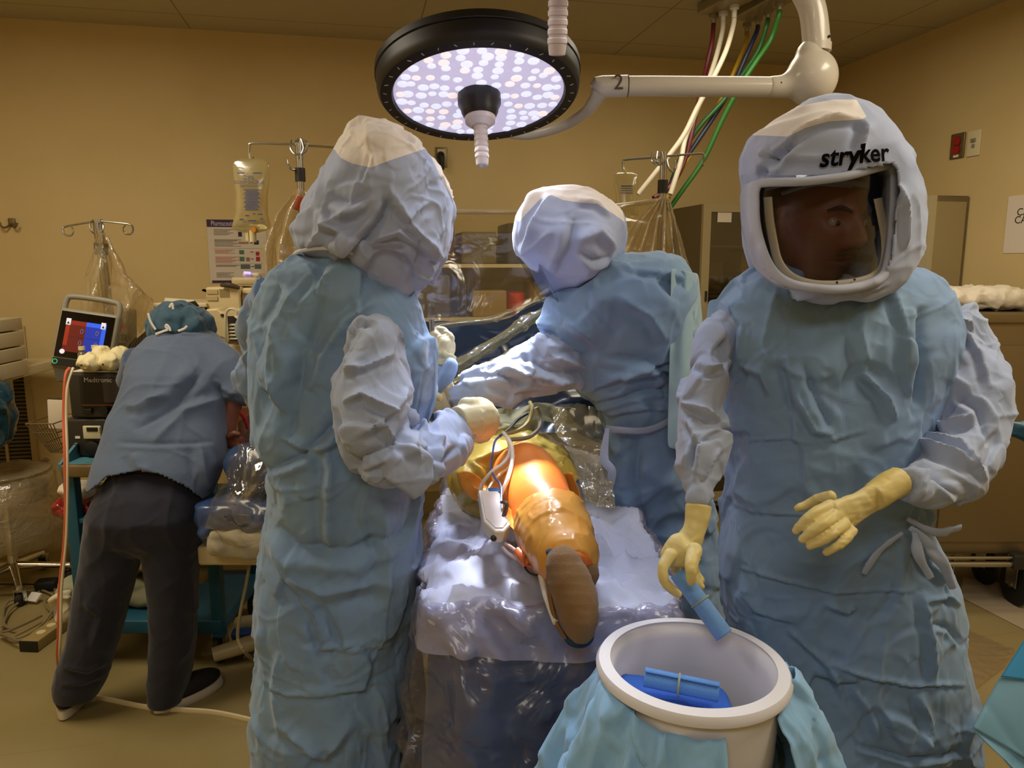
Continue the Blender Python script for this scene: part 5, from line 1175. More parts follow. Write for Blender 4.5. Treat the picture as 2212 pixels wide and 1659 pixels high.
# ---- clear plastic screens
M_scr = film('screen_plastic', '#eee6d2', .10, .14, '#d9c694', .16, 5, .5, .03)
M_scrw = film('milky_plastic', '#efe6d2', .12, .30, '#e9dcb8', .2, 14, .6, .02)
def sheet(name, label, cat, rowsP, Yf, m, seed, lay, parent=None, hem=None):
    """rowsP: list of pixel polylines (top to bottom); Yf(u,v) gives depth"""
    G = []; nv = len(rowsP); NU, NV = 70, 40
    R_ = [dens(r, 8, False) for r in rowsP]
    R_ = [[(np.interp(j/(NU-1), np.linspace(0, 1, len(r)), [q[0] for q in r]), np.interp(j/(NU-1), np.linspace(0, 1, len(r)), [q[1] for q in r])) for j in range(NU)] for r in R_]
    for i in range(NV):
        v = i/(NV-1); a = v*(nv-1); k0 = min(int(a), nv-2); t = a-k0
        G.append([at(R_[k0][j][0]*(1-t)+R_[k0+1][j][0]*t, R_[k0][j][1]*(1-t)+R_[k0+1][j][1]*t, Yf(j/(NU-1), v)) for j in range(NU)])
    mb = MB(); mb.grid(G); me = mb.mesh(); wrinkle(me, lay, seed=seed); o = link(name, me, m, parent, sharp=None)
    if label: tag(o, label, cat)
    return o, G
o, G = sheet('plastic_screen', None, None, [[(650, 440), (820, 452), (985, 457), (1165, 457), (1330, 446), (1430, 432)], [(610, 520), (820, 520), (985, 510), (1165, 505), (1330, 520), (1445, 520)],
     [(585, 640), (800, 690), (960, 690), (1150, 665), (1330, 640), (1470, 620)], [(580, 760), (780, 800), (960, 800), (1150, 780), (1330, 720), (1500, 700)]], lambda u_, v: 2.86-.25*v+.03*sin(u_*16), M_scr, 7, [('r', (.2, .2, .07), .010), ('n', (.15, .15, .1), .012)])
tag(o, 'clear plastic anaesthesia screen stretched between the two IV poles behind the surgeons', 'plastic screen')
mb = MB(); mb.tube([G[0][i]+Vector((0, 0, 0)) for i in range(0, 70, 3)], .010, 8, flat=.4, smooth=3); mb.build('hem_highlight', film('hem_highlight_film', '#efe6c8', .2, .55, '#f2e4bd', .2, 6, .3, .01), o)  # milky tube on the rolled top edge stands in for its bright highlight
SC = o
o, G = sheet('plastic_screen', 'clear plastic gathered in pleats on the right IV pole, fanning down behind the middle surgeon', 'plastic screen', [[(1425, 428), (1432, 426), (1440, 428), (1446, 430)], [(1380, 470), (1410, 480), (1445, 480), (1462, 480)], [(1335, 540), (1390, 560), (1450, 560), (1482, 550)], [(1330, 640), (1400, 660), (1480, 660), (1522, 660)]],
      lambda u_, v: 2.80+(.015+.05*v)*sin(u_*42)-.1*v, M_scrw, 9, [('r', (.05, .05, .2), .004)])
o, G = sheet('plastic_cover', 'clear plastic hanging from the left IV pole beside the saline bag', 'plastic cover', [[(628, 430), (640, 410), (655, 410), (670, 420)], [(590, 470), (610, 455), (640, 460), (680, 470)], [(565, 540), (590, 530), (630, 540), (690, 560)], [(570, 640), (590, 640), (620, 650), (690, 660)]],
      lambda u_, v: 2.88+(.02+.03*v)*sin(u_*20+v*2)-.05*v, M_scrw, 11, [('r', (.07, .07, .1), .010)])
mb = MB(); mb.box(at(648, 440, 2.9), (.05, .02, .055), Matrix.Rotation(.3, 4, 'Y'), .008); tag(mb.build('label_tag', mat('orange_tag', '#f0582e', .6)), 'orange tag on the left IV pole beside the hood', 'tag')
o, G = sheet('plastic_cover', 'crumpled clear plastic cover draped from the bare IV pole at far left', 'plastic cover', [[(212, 500), (220, 502), (226, 505), (232, 510)], [(195, 570), (225, 570), (262, 590), (275, 600)], [(180, 640), (220, 640), (290, 625), (330, 650)], [(176, 720), (215, 720), (270, 740), (335, 690)]],
      lambda u_, v: 3.28+(.02+.04*v)*sin(u_*14+v*3)-.1*v, M_scrw, 13, [('r', (.1, .1, .1), .016), ('r', (.05, .05, .05), .006)])
# navy plastic drape sloping up under the screen
M_navy = mat('navy_plastic_drape', '#22344e', .22, bump=[('ridge', 5, .5, .02)], coat=.3)
o, G = sheet('upper_body_drape', None, None, [[(905, 700), (960, 692), (1060, 690), (1180, 640), (1300, 640)], [(900, 760), (980, 750), (1080, 730), (1200, 720), (1320, 720)], [(900, 830), (980, 830), (1080, 830), (1200, 820), (1380, 800)], [(900, 905), (1000, 900), (1150, 880), (1300, 880), (1450, 900)], [(950, 960), (1050, 945), (1150, 935), (1300, 950), (1420, 1010)]],
      lambda u_, v: 2.62-.40*v, M_navy, 15, [('r', (.22, .1, .1), .020), ('c', (.2, .2, .2), .02)])
tag(o, 'glossy navy plastic drape sloping over the patient\'s upper body under the clear screen', 'drape')
M_glim = film('clear_overlay', '#f2eed8', .26, .45, '#e2dba6', .14, 5, .7, .03)  # yellow streak highlights of the folds are put into the haze colour
for i, (c_, w_, lb) in enumerate((([(1185, 640), (1120, 668), (1060, 690), (990, 698), (930, 706)], 7, 'upper'), ([(1190, 664), (1120, 706), (1050, 752), (985, 792)], 13, 'middle'), ([(1180, 722), (1110, 762), (1050, 795), (980, 828)], 10, 'lower'))):
    o, G = sheet('clear_overlay', lb+' of three clear plastic folds across the navy drape, yellow highlights painted in', 'plastic film', [[(x-w_*.3, y-w_) for x, y in c_], c_, [(x+w_*.3, y+w_) for x, y in c_]],
        lambda u_, v: 2.46-.28*v*0-.03*sin(v*pi)-.12*u_-.06*i, M_glim, 19+i, [('r', (.12, .04, .04), .007)])
    o['group'] = 'plastic folds on the navy drape'
# crumpled towel / film between arm and knee
mb = MB(); G = []
o, G = sheet('crumpled_towel', 'pale crumpled towel on the drape behind the yellow film, under the middle surgeon\'s arm', 'towel', [[(1070, 885), (1120, 878), (1180, 872), (1215, 878)], [(1070, 905), (1120, 905), (1180, 898), (1240, 905)], [(1075, 925), (1130, 925), (1190, 918), (1260, 930)]],
      lambda u_, v: 2.22-.06*v, mat('pale_towel', '#b9b899', .8), 21, [('c', (.06, .06, .06), .014), ('r', (.03, .03, .03), .006)])
o, G = sheet('plastic_film', 'crinkled clear film lying right of the yellow knee film', 'plastic film', [[(1190, 880), (1260, 870), (1300, 900)], [(1200, 930), (1260, 930), (1310, 960)], [(1240, 990), (1275, 1000), (1320, 1020)], [(1262, 1080), (1290, 1090), (1330, 1100)]],
      lambda u_, v: 2.12-.22*v, M_scrw, 23, [('r', (.06, .06, .06), .016), ('c', (.05, .05, .05), .01)])
# ---- storage shelves seen through the screen
sh = thing('storage_rack', pw(2.55, 0, .25), 'open storage rack seen blurred through the clear screen between the two hoods', 'shelf')
for z in (.5, .9, 1.26, 1.56):
    mb = MB(); wbox(mb, 1.72, z, 3.35, z+.02, .06, .42); mb.build('shelf_board', M_cream if z > 1 else M_grey, sh)
for s_ in (1.74, 3.33):
    for o_ in (.07, .41):
        mb = MB(); mb.cyl(pw(s_, 0, o_), pw(s_, 1.62, o_), .012, None, 10); mb.build('upright', M_steel, sh)
mats = {'dark': mat('bin_dark', '#2e2a20', .6), 'maroon': mat('bin_maroon', '#5a2a2c', .6), 'tan': mat('bin_tan', '#a78c58', .6), 'grey': mat('bin_grey', '#5f5a4a', .6), 'olive': mat('bin_olive', '#6f6438', .6)}
for s_, z, w_, h_, c_, lb in ((1.80, 1.58, .26, .24, 'olive', 'olive bin at the left end of the rack top shelf'), (2.12, 1.58, .2, .22, 'maroon', 'maroon bin on the rack top shelf'), (2.36, 1.58, .2, .18, 'olive', 'olive bin in the middle of the rack top shelf'), (2.62, 1.58, .22, .23, 'dark', 'dark bin toward the right of the rack top shelf'),
                          (1.79, 1.28, .5, .24, 'grey', 'wide grey bin on the rack middle shelf'), (2.33, 1.28, .06, .25, 'dark', 'narrow dark binder on the rack middle shelf'), (2.42, 1.28, .2, .15, 'tan', 'low tan box left of the red container on the rack'), (2.78, 1.28, .2, .2, 'tan', 'tan box right of the red container on the rack'), (1.80, .92, .4, .26, 'dark', 'dark bin on the rack lower shelf'), (2.3, .92, .26, .24, 'tan', 'tan box on the rack lower shelf'), (2.62, .92, .26, .22, 'tan', 'tan box at the right of the rack lower shelf')):
    mb = MB(); wbox(mb, s_, z, s_+w_, z+h_, .09, .38, .012); bx = mb.build('storage_bin', mats[c_]); tag(bx, lb, 'bin', 'bins on the storage rack')
mb = MB(); c = pw(2.70, 1.28, .24); mb.lathe([(0, 0), (.055, 0), (.06, .10), (.055, .13), (.03, .14), (0, .14)], c, None, 24); tag(mb.build('sharps_container', mat('sharps_red', '#e0303a', .4)), 'bright red container on the rack, glowing through the screen', 'container')

# ---- box stack and counter at the far left
ct = thing('side_counter', at(-40, 840, 3.35), 'cream counter edge at the far left holding the box stack', 'counter')
c0 = at(58, 800, 3.52); mb = MB(); mb.box((c0.x-.31, 3.63, c0.z-.03), (.40, .78, .05), Matrix.Rotation(radians(4), 4, 'Z'), .006); mb.build('counter_top', M_cream, ct)
mb = MB(); mb.box((c0.x-.42, 3.86, c0.z-.14), (.03, .3, .18), None, .004); mb.build('wall_bracket', M_cream, ct)
for i, (ya_, yb_, lb) in enumerate(((693, 722, 'top'), (724, 758, 'second'), (760, 790, 'third'), (791, 826, 'bottom'))):
    za, zb = at(20, ya_, 3.4).z, at(20, yb_, 3.4).z
    mb = MB(); x1 = at(36+i*1, 760, 3.4).x; mb.box((x1-.27, 3.5, (za+zb)/2), (.30, .30, za-zb-.003), Matrix.Rotation(radians(5), 4, 'Z'), .004)
    tag(mb.build('storage_box', mat('box_card%d' % i, ['#cdbd98', '#d2c29c', '#c9b994', '#cfbf9a'][i], .75)), f'flat cream box, {lb} of the stack of four at the far left', 'box', 'stack of cream boxes')
mb = MB(); mb.sphere(at(-12, 893, 3.3), (.09, .10, .17), 24, 16); me = remesh(mb, .008, 4); wrinkle(me, [('r', .09, .014), ('c', .06, .01)], seed=3); tag(link('plastic_bag', me, mat('teal_bag', '#14455a', .25, coat=.4), sharp=None), 'dark teal plastic bag hanging under the counter edge at far left', 'bag')
# covered stool
stl = thing('covered_stool', at(25, 1150, 3.45), 'wheeled stool wrapped in clear plastic below the air vent', 'stool')
ps = at(22, 1080, 3.45); ps.x -= .02
mb = MB(); mb.lathe([(0, .0), (.17, .0), (.18, .02), (.18, .07), (.15, .10), (0, .11)], (ps.x, 3.45, ps.z), None, 32); mb.build('seat', mat('stool_seat', '#b5a88a', .5), stl)
mb = MB(); mb.lathe([(0, .04), (.20, .14), (.215, .10), (.22, .0), (.24, -.12), (.25, -.2)][1:], (ps.x, 3.45, ps.z), None, 48); mb.add([], []); me = mb.mesh(); wrinkle(me, [('r', .1, .02), ('c', .07, .012)], seed=5); link('plastic_wrap', me, M_scrw, stl, sharp=None)
mb = MB(); mb.lathe([(0, 0), (.20, .135), (.205, .14), (.19, .15), (.05, .155), (0, .155)][2:], (ps.x, 3.45, ps.z), None, 48); me = mb.mesh(); wrinkle(me, [('r', .1, .01)], seed=6); link('plastic_wrap', me, M_scrw, stl, sharp=None)
mb = MB(); mb.cyl((ps.x, 3.45, .1), (ps.x, 3.45, ps.z), .022); mb.build('stool_column', M_chrome, stl)
for i in range(5):
    a = 2*pi*i/5-.9; e = Vector((ps.x+.24*cos(a), 3.45+.24*sin(a), .085)); mb = MB(); mb.tube([(ps.x, 3.45, .12), e], [.022, .014], 12); mb.build('stool_leg', M_chrome, stl); caster(stl, (e.x, e.y, 0), .03, h=.075)
# ---- equipment cart (teal)
M_teal = mat('teal_cart_paint', '#1f5a72', .45); M_tealt = mat('teal_tray', '#4f7f8c', .5)
YF, YBk = 2.72, 3.22; xl_, xr_ = at(130, 1010, YF).x, at(455, 1010, YF).x; zt = at(160, 1003, YF).z
K = thing('equipment_cart', ((xl_+xr_)/2, (YF+YBk)/2, 0), 'teal two-shelf equipment cart on black casters behind the bending person', 'cart')
mb = MB(); mb.box(((xl_+xr_)/2, (YF+YBk)/2, zt-.02), (xr_-xl_, YBk-YF, .03), None, .006); mb.build('top_shelf', M_tealt, K)
mb = MB(); mb.box(((xl_+xr_)/2, YF-.012, zt-.022), (xr_-xl_-.02, .022, .05), None, .01); mb.build('front_rail', M_steelwarm, K)
for x in (xl_, xr_):
    mb = MB(); mb.poly([(x-.008, YF, zt-.03), (x-.008, YBk, zt-.03), (x-.008, YBk, zt+.10), (x-.008, YF+.2, zt+.09), (x-.008, YF, zt)], .012, (1, 0, 0)); mb.build('side_panel', M_tealt, K)
for x in (xl_+.02, xr_-.02):
    for y in (YF+.03, YBk-.03):
        mb = MB(); mb.box((x, y, (zt+.1)/2), (.045, .045, zt-.14), None, .004); mb.build('leg', M_teal, K)
zs = .17; mb = MB(); mb.box(((xl_+xr_)/2, (YF+YBk)/2, zs), (xr_-xl_, YBk-YF, .055), None, .006); mb.build('bottom_shelf', M_teal, K)
mb = MB(); mb.box(((xl_+xr_)/2, (YF+YBk)/2, .60), (xr_-xl_-.03, YBk-YF-.03, .02), None, .004); mb.build('middle_shelf', M_teal, K)
for x in (xl_+.05, xr_-.03):
    for y in (YF+.05, YBk-.05): caster(K, (x, y, 0), .062, h=.145)
# things on the lower shelf
def blob(name, label, cat, px, Y, r, m, seed, vox=.009, lay=None, z=None):
    c = at(px[0], px[1], Y);
    if z is not None: c.z = z+r[2]
    mb = MB(); mb.box(c, [2*a for a in r], None, min(r)*.8); me = remesh(mb, vox, 6); wrinkle(me, lay or [('c', .08, .014), ('r', .05, .006)], seed=seed); o = link(name, me, m, sharp=None)
    return tag(o, label, cat) if label else o
M_linen = mat('tan_linen', '#a8966c', .85); M_green = mat('grey_green_pad', '#9fa083', .8)
blob('folded_pad', 'folded grey-green pad on the bottom shelf of the teal cart', 'pad', (290, 1340), 2.97, (.24, .17, .055), M_green, 4, z=.20)
blob('linen_bundle', 'tan bundle of linen on top of the green pad, seen between the dark trouser legs', 'linen', (300, 1280), 2.97, (.20, .15, .085), M_linen, 8, z=.325)
blob('linen_bundle', 'tan linen bag end sticking out right of the dark trousers on the cart', 'linen', (432, 1215), 2.80, (.045, .06, .06), M_linen, 9, .006, z=.34)
blob('white_cloth', 'white rag hanging over the left edge of the cart bottom shelf', 'cloth', (140, 1310), 2.66, (.035, .03, .06), mat('rag_white', '#d8cca8', .8), 10, .005)
blob('red_pouch', 'glossy red plastic pouch on the middle shelf of the teal cart', 'pouch', (168, 1052), 2.84, (.07, .08, .022), mat('red_film', '#8a1f1c', .2, coat=.5), 11, .006, z=.612)
blob('folded_papers', 'white folded papers above the red pouch on the teal cart', 'papers', (175, 1030), 2.9, (.07, .07, .018), M_paper, 12, .006, z=.66)
# lower generator on cart top
zc = zt-.003; xg0, xg1 = at(152, 985, 2.86).x, at(300, 985, 2.86).x
def zat(px, py, Y): return at(px, py, Y).z
YG = 2.84
g = thing('pump_unit', ((xg0+xg1)/2, YG+.18, zc), 'small dark pump console with pale keypad on the teal cart, under the black monitor unit', 'medical device')
zg1 = zat(160, 905, YG)
mb = MB(); mb.box(((xg0+xg1)/2, YG+.17, (zc+zg1)/2), (xg1-xg0, .34, zg1-zc), None, .012); mb.build('console_body', M_dark, g)
def face(name, px0, py0, px1, py1, Y, m, par, d=.006, bev=.002):
    a, b = at(px0, py0, Y), at(px1, py1, Y); mb = MB(); mb.box(((a.x+b.x)/2, Y-d/2, (a.z+b.z)/2), (b.x-a.x, d, a.z-b.z), None, bev); return mb.build(name, m, par)
kp = face('keypad_panel', 181, 919, 222, 947, YG-.004, mat('keypad_cream', '#d3cba6', .4), g, .012, .004)
face('keypad_screen', 187, 923, 212, 932, YG-.015, M_black, kp, .004)
for i in range(6): face('keypad_button', 215+(i % 2)*3, 923+(i//2)*4, 217.4+(i % 2)*3, 926+(i//2)*4, YG-.015, M_grey, kp, .004, .001)
face('power_switch', 162, 958, 173, 978, YG, M_black, g, .012, .003); face('asset_sticker', 163, 942, 174, 947, YG, M_white, g, .003, 0)
p = at(202, 968, YG); mb = MB(); mb.lathe([(0, 0), (.03, 0), (.03, .012), (.024, .016), (0, .016)], (p.x, YG, p.z), Matrix.Rotation(pi/2, 4, 'X'), 28); mb.build('round_port', M_blackm, g)
# monitor unit
zm0, zm1 = zat(155, 903, YG), zat(155, 806, YG); xm0, xm1 = at(148, 850, YG).x, at(303, 850, YG).x
g2 = thing('neuromonitor', ((xm0+xm1)/2, YG+.17, zm0), 'black boxy monitor unit with dark screen standing on the pump console', 'monitor')
mb = MB(); mb.box(((xm0+xm1)/2, YG+.17, (zm0+zm1)/2), (xm1-xm0, .34, zm1-zm0), None, .010); mb.build('console_body', M_dark, g2)
face('screen_bezel', 172, 811, 300, 880, YG, M_black, g2, .010, .003)
face('display', 178, 817, 296, 874, YG-.008, mat('dark_display', '#070605', .15), g2, .004, 0)
face('display_panel', 221, 818, 296, 869, YG-.011, mat('display_grey', '#2e2b26', .2), g2, .002, 0)
face('orange_line', 178, 874, 296, 875.5, YG-.009, mat('orange_line', '#8a3c22', .4), g2, .003, 0)
text('Medtronic', 'brand_text', .026, at(181, 825.5, YG-.0135), (1, 0, 0), (0, 0, 1), mat('logo_grey', '#a8a296', .5), g2)
p = at(230, 884, YG); mb = MB(); mb.lathe([(0, 0), (.019, 0), (.017, .022), (0, .022)], (p.x, YG-.003, p.z), Matrix.Rotation(pi/2, 4, 'X'), 28); mb.build('control_knob', M_black, g2)
face('button_block', 180, 882, 201, 893, YG, M_black, g2, .010, .002)
# tray/paper on top, white wraps, vials
mb = MB(); p = at(222, 803, YG); mb.box((p.x, YG+.12, zm1+.004), (.25, .22, .006), None, .002); tag(mb.build('paper_sheet', M_paper), 'sheet of paper lying on top of the black monitor unit', 'paper')
M_wrap = mat('cream_cloth_wrap', '#e8d9a6', .8)
for i, (x, y, r_) in enumerate(((190, 788, .040), (230, 783, .044))):
    p = at(x, y, 2.82); mb = MB(); mb.sphere((p.x, 2.84+.02*i, zm1+.042), (r_*1.25, .055, .036), 24, 14); mb.sphere((p.x+.01, 2.90, zm1+.055), (r_, .05, .045), 20, 12); me = remesh(mb, .005, 4); wrinkle(me, [('r', .05, .006), ('c', .03, .004)], seed=30+i)
    o = link('cloth_wrap', me, M_wrap, sharp=None); tag(o, ('left', 'right')[i]+' of two cream cloth wraps on top of the black monitor unit', 'cloth', 'cream wraps'); mb = MB(); mb.sphere((p.x, 2.775+.02*i, zm1+.04), .004, 10, 6); mb.build('centre_knot', M_dark, o)
M_vial = mat('vial_glass', '#9c9a88', .08, trans=.6)
for i, (x, y, h_) in enumerate(((178, 770, .05), (206, 766, .055))):
    p = at(x, y, 2.93); z0_ = zm1+.075; v = thing('glass_vial', (p.x, 2.93, z0_), ('left', 'right')[i]+' small glass vial by the cream wraps, before the red and blue screen', 'vial', 'glass vials')
    mb = MB(); mb.lathe([(0, 0), (.017, 0), (.017, h_*.7), (.010, h_*.85), (.010, h_), (0, h_)], (p.x, 2.93, z0_-.045), None, 20); mb.build('vial_glass', M_vial, v)
    mb = MB(); mb.lathe([(0, 0), (.0125, 0), (.0125, .014), (0, .014)], (p.x, 2.93, z0_-.045+h_), None, 20); mb.build('vial_cap', M_cream, v)
# red/blue touch monitor, tilted
MT = thing('touch_monitor', at(170, 800, 3.05), 'grey tilted monitor with handle showing red and blue panels', 'monitor')
cM = at(184, 725, 3.05); Ry = Matrix.Rotation(radians(9), 3, 'Y')@Matrix.Rotation(radians(-14), 3, 'X'); Ry = Matrix.Rotation(radians(6), 3, 'Z')@Ry
def mp(u_, v, d): return cM+Ry@Vector((u_, -d, v))
W_, H_ = .235, .29
def mbox(name, u0, v0, u1, v1, d0, d1, m, par, bev=0):
    mb = MB(); mb.box(mp((u0+u1)/2, (v0+v1)/2, (d0+d1)/2), (u1-u0, abs(d1-d0), v1-v0), Ry.to_4x4(), bev); return mb.build(name, m, par, sharp=40)
mbox('monitor_shell', -W_/2, -H_/2, W_/2, H_/2-.04, -.05, .0, M_grey, MT, .016)
mb = MB(); mb.tube([mp(-W_/2+.012, H_/2-.07, -.02), mp(-W_/2+.012, H_/2-.01, -.02), mp(-W_/2+.04, H_/2+.012, -.02), mp(W_/2-.04, H_/2+.012, -.02), mp(W_/2-.012, H_/2-.01, -.02), mp(W_/2-.012, H_/2-.07, -.02)], .012, 12, smooth=5); mb.build('carry_handle', M_grey, MT)
mbox('black_glass', -W_/2+.014, -H_/2+.045, W_/2-.014, H_/2-.055, 0, .004, mat('monitor_black', '#0b0605', .12), MT)
def scr(name, u0, v0, u1, v1, c, e, d=.0055): return mbox(name, u0, v0, u1, v1, .004, d, mat(name, c, .3, emit=c, estr=e), MT)
scr('red_panel', -.078, -.075, 0, .055, '#5a1a14', .55); scr('blue_panel', 0, -.075, .078, .055, '#1c2f9a', .7)
scr('red_bar', -.078, .037, 0, .055, '#7a2418', .6, .006); scr('blue_bar', 0, .037, .078, .055, '#2c56d8', .8, .006); scr('red_side', -.078, -.05, -.062, .037, '#8a2a18', .6, .006); scr('blue_side', .062, -.06, .078, .037, '#2c56d8', .7, .006)
mbox('divider_line', -.062, -.012, .062, -.0105, .005, .0065, M_dark, MT)
for u_, v in ((-.012, .014), (.048, .014), (-.012, -.035), (.048, -.035)): text('0', 'readout_digit', .03, mp(u_-.008, v-.010, .0072), Ry@Vector((1, 0, 0)), Ry@Vector((0, 0, 1)), mat('digit_dim', '#6a5a7a', .5, emit='#6a5a7a', estr=.4), MT)
for u_ in (-.070, .066):
    ic = mbox('alarm_icon', u_-.009, .035, u_+.009, .062, .006, .0072, mat('icon_white', '#cfd3e0', .4, emit='#cfd3e0', estr=.6), MT)
    mb = MB(); mb.poly([mp(u_-.006, .039, .0074), mp(u_+.006, .039, .0074), mp(u_, .050, .0074)]); mb.build('icon_glyph', M_black, ic)
for u_ in (-.074, .070):
    mb = MB(); mb.lathe([(0, 0), (.010, 0), (.010, .0012), (0, .0012)], mp(u_, -.077, .006), frame_from(Ry@Vector((0, -1, 0))), 24); mb.build('round_button', mat('btn_white', '#e5dbe8', .4, emit='#e5dbe8', estr=.5), MT)
mbox('lower_strip', -W_/2+.012, -H_/2+.008, W_/2-.014, -H_/2+.040, 0, .003, M_black, MT)
mb = MB(); mb.tube([mp(-.095+.009*cos(a), -H_/2+.024+.009*sin(a), .004) for a in [2*pi*i/20 for i in range(21)]], .0016, 6, cap=False); mb.build('power_ring', mat('ring_green', '#39b06a', .4, emit='#39b06a', estr=.7), MT)
mb = MB(); mb.poly([mp(-W_/2+.01, -H_/2+.012, -.005), mp(W_/2-.03, -H_/2+.012, -.005), mp(W_/2-.06, -H_/2-.04, -.02), mp(-.085, -H_/2-.055, -.02)], .045, Ry@Vector((0, 1, 0))); mb.build('base_wedge', mat('monitor_base', '#5d5646', .5), MT)
zb_ = mp(0, -H_/2-.05, -.04); mb = MB(); mb.tube([zb_, (zb_.x+.02, 3.19, .9), (zb_.x+.02, 3.19, .22)], .018, 12, smooth=4); mb.build('support_post', M_dark, MT)
# pole-mounted tan pump behind with pink sticker
PMx = at(268, 735, 3.24); pm = thing('infusion_pump', (PMx.x, 3.26, PMx.z-.14), 'tall beige pump with a pink sticker right behind the touch monitor', 'medical device')
a, b = at(246, 668, 3.22), at(282, 795, 3.22); mb = MB(); mb.box(((a.x+b.x)/2, 3.26, (a.z+b.z)/2), (b.x-a.x, .09, a.z-b.z), Matrix.Rotation(radians(4), 4, 'Y'), .012); mb.build('pump_body', mat('pump_beige', '#a3946a', .5), pm)
face('pink_sticker', 253, 701, 268, 713, 3.212, M_pink, pm, .003, 0); face('dark_window', 256, 688, 261, 692, 3.212, M_dark, pm, .003, 0); face('control_label', 262, 722, 275, 737, 3.212, M_dark, pm, .003, 0); face('clamp_knob', 276, 752, 293, 772, 3.22, M_black, pm, .05, .012)
mb = MB(); mb.tube([at(262, 768, 3.2), at(272, 766, 3.22), at(330, 720, 3.3), at(345, 690, 3.35), at(352, 660, 3.38)], [.02, .026, .028, .028, .026], 14, smooth=6); o = mb.build('breathing_hose', mat('hose_tan', '#6e6144', .6, bump=[('wave', 30, 1, .01)])); tag(o, 'thick grey-brown corrugated hose curving behind the bending person\'s cap', 'hose')
# wire basket with notebook
bk = thing('wire_basket', at(118, 930, 2.95), 'wire basket hooked on the left side of the teal cart', 'basket')
c = at(120, 925, 2.98)
mb = MB(); ring = lambda z, s_: [(c.x+sx*.055*s_+ (1-s_)*.06, 2.98+sy*.10*s_, z) for sx, sy in ((-1, -1), (1, -1), (1, 1), (-1, 1), (-1, -1))]
for z, s_ in ((c.z+.04, 1), (c.z+.0, .85), (c.z-.05, .65), (c.z-.09, .5)): mb.tube(ring(z, s_), .0025, 6)
mb.build('basket_rim', M_steelwarm, bk)
for i in range(9):
    f = -1+2*i/8; mb = MB(); mb.tube([(c.x-.055+(f+1)*.055, 2.88, c.z+.04), (c.x-.055*.5+.03+(f+1)*.0275, 2.93, c.z-.09)], .002, 6); mb.build('basket_wire', M_steelwarm, bk)
p = at(125, 895, 2.97); nb = thing('notebook', p, 'spiral notebook standing in the wire basket on the cart side', 'notebook')
mb = MB(); mb.box(p, (.075, .012, .12), Matrix.Rotation(.05, 4, 'Y'), .002); mb.build('pages', M_paper, nb)
mb = MB()
for i in range(9): mb.lathe([(.0045, -.0008), (.006, 0), (.0045, .0008)], p+Vector((-.032+i*.008, 0, .062)), Matrix.Rotation(pi/2, 4, 'Y'), 10, closed=True)
mb.build('spiral_binding', M_dark, nb)
# orange + clear tube running down the cart, then over the floor
def line(name, label, cat, pts, r, m, flat=None, grp=None):
    mb = MB(); mb.tube(pts, r, 8, flat=flat, smooth=6); return tag(mb.build(name, m), label, cat, grp)
M_orl = mat('orange_line_tube', '#d9694c', .35); M_crl = mat('cream_line', '#e6d6ae', .4)
line('air_hose', 'orange-striped tube hanging down the left side of the teal cart', 'hose', [at(150, 795, 2.72), at(141, 815, 2.68), at(137, 900, 2.66), at(140, 1000, 2.62), at(140, 1150, 2.6), at(128, 1270, 2.58), at(126, 1360, 2.56), at(124, 1420, 2.58), atz(130, 1452, .012), atz(160, 1490, .012)], .0052, M_orl)
line('air_hose', 'cream tube running beside the orange-striped one down the cart', 'hose', [at(158, 795, 2.73), at(146, 830, 2.68), at(143, 900, 2.66), at(146, 1000, 2.62), at(144, 1150, 2.6), at(133, 1270, 2.58), at(131, 1360, 2.56), at(129, 1420, 2.57), atz(136, 1455, .01), atz(172, 1492, .01)], .005, M_crl)
line('air_hose', 'cream flat hose lying on the floor, passing under both shoes to the left surgeon', 'hose', [atz(180, 1500, .008), atz(240, 1512, .008), atz(320, 1528, .008), atz(400, 1534, .008), atz(470, 1540, .008), atz(560, 1560, .008), atz(640, 1585, .008)], .011, M_crl, .5)
# power strip and cables
ps0, ps1 = atz(64, 1408, 0), atz(150, 1345, 0); axs = (ps1-ps0).normalized(); st = thing('power_strip', (ps0+ps1)/2, 'tan metal power strip on the floor left of the dark trousers', 'power strip')
Mz = Matrix.Rotation(atan2(axs.y, axs.x), 4, 'Z')
mb = MB(); mb.box((ps0+ps1)/2+Vector((0, 0, .024)), ((ps1-ps0).length, .075, .046), Mz, .004); mb.build('strip_body', mat('strip_tan', '#a38c55', .5), st)
mb = MB(); mb.box(ps0+Vector((0, 0, .024))-axs*.002, (.006, .078, .048), Mz, .002); mb.build('end_cap', M_black, st)
for t in (.3, .55):
    c = ps0*(1-t)+ps1*t; mb = MB(); mb.lathe([(0, 0), (.018, 0), (.018, .002), (0, .002)], c+Vector((0, 0, .047)), None, 20); mb.build('outlet_socket', M_cream, st)
c = ps0*.25+ps1*.75+Vector((0, 0, .047)); mb = MB(); mb.tube([c, c+Vector((0, 0, .05)), c+Vector((.01, 0, .075))], [.02, .018, .007], 14); pl = mb.build('power_plug', M_grey); tag(pl, 'grey power plug standing in the power strip', 'plug')
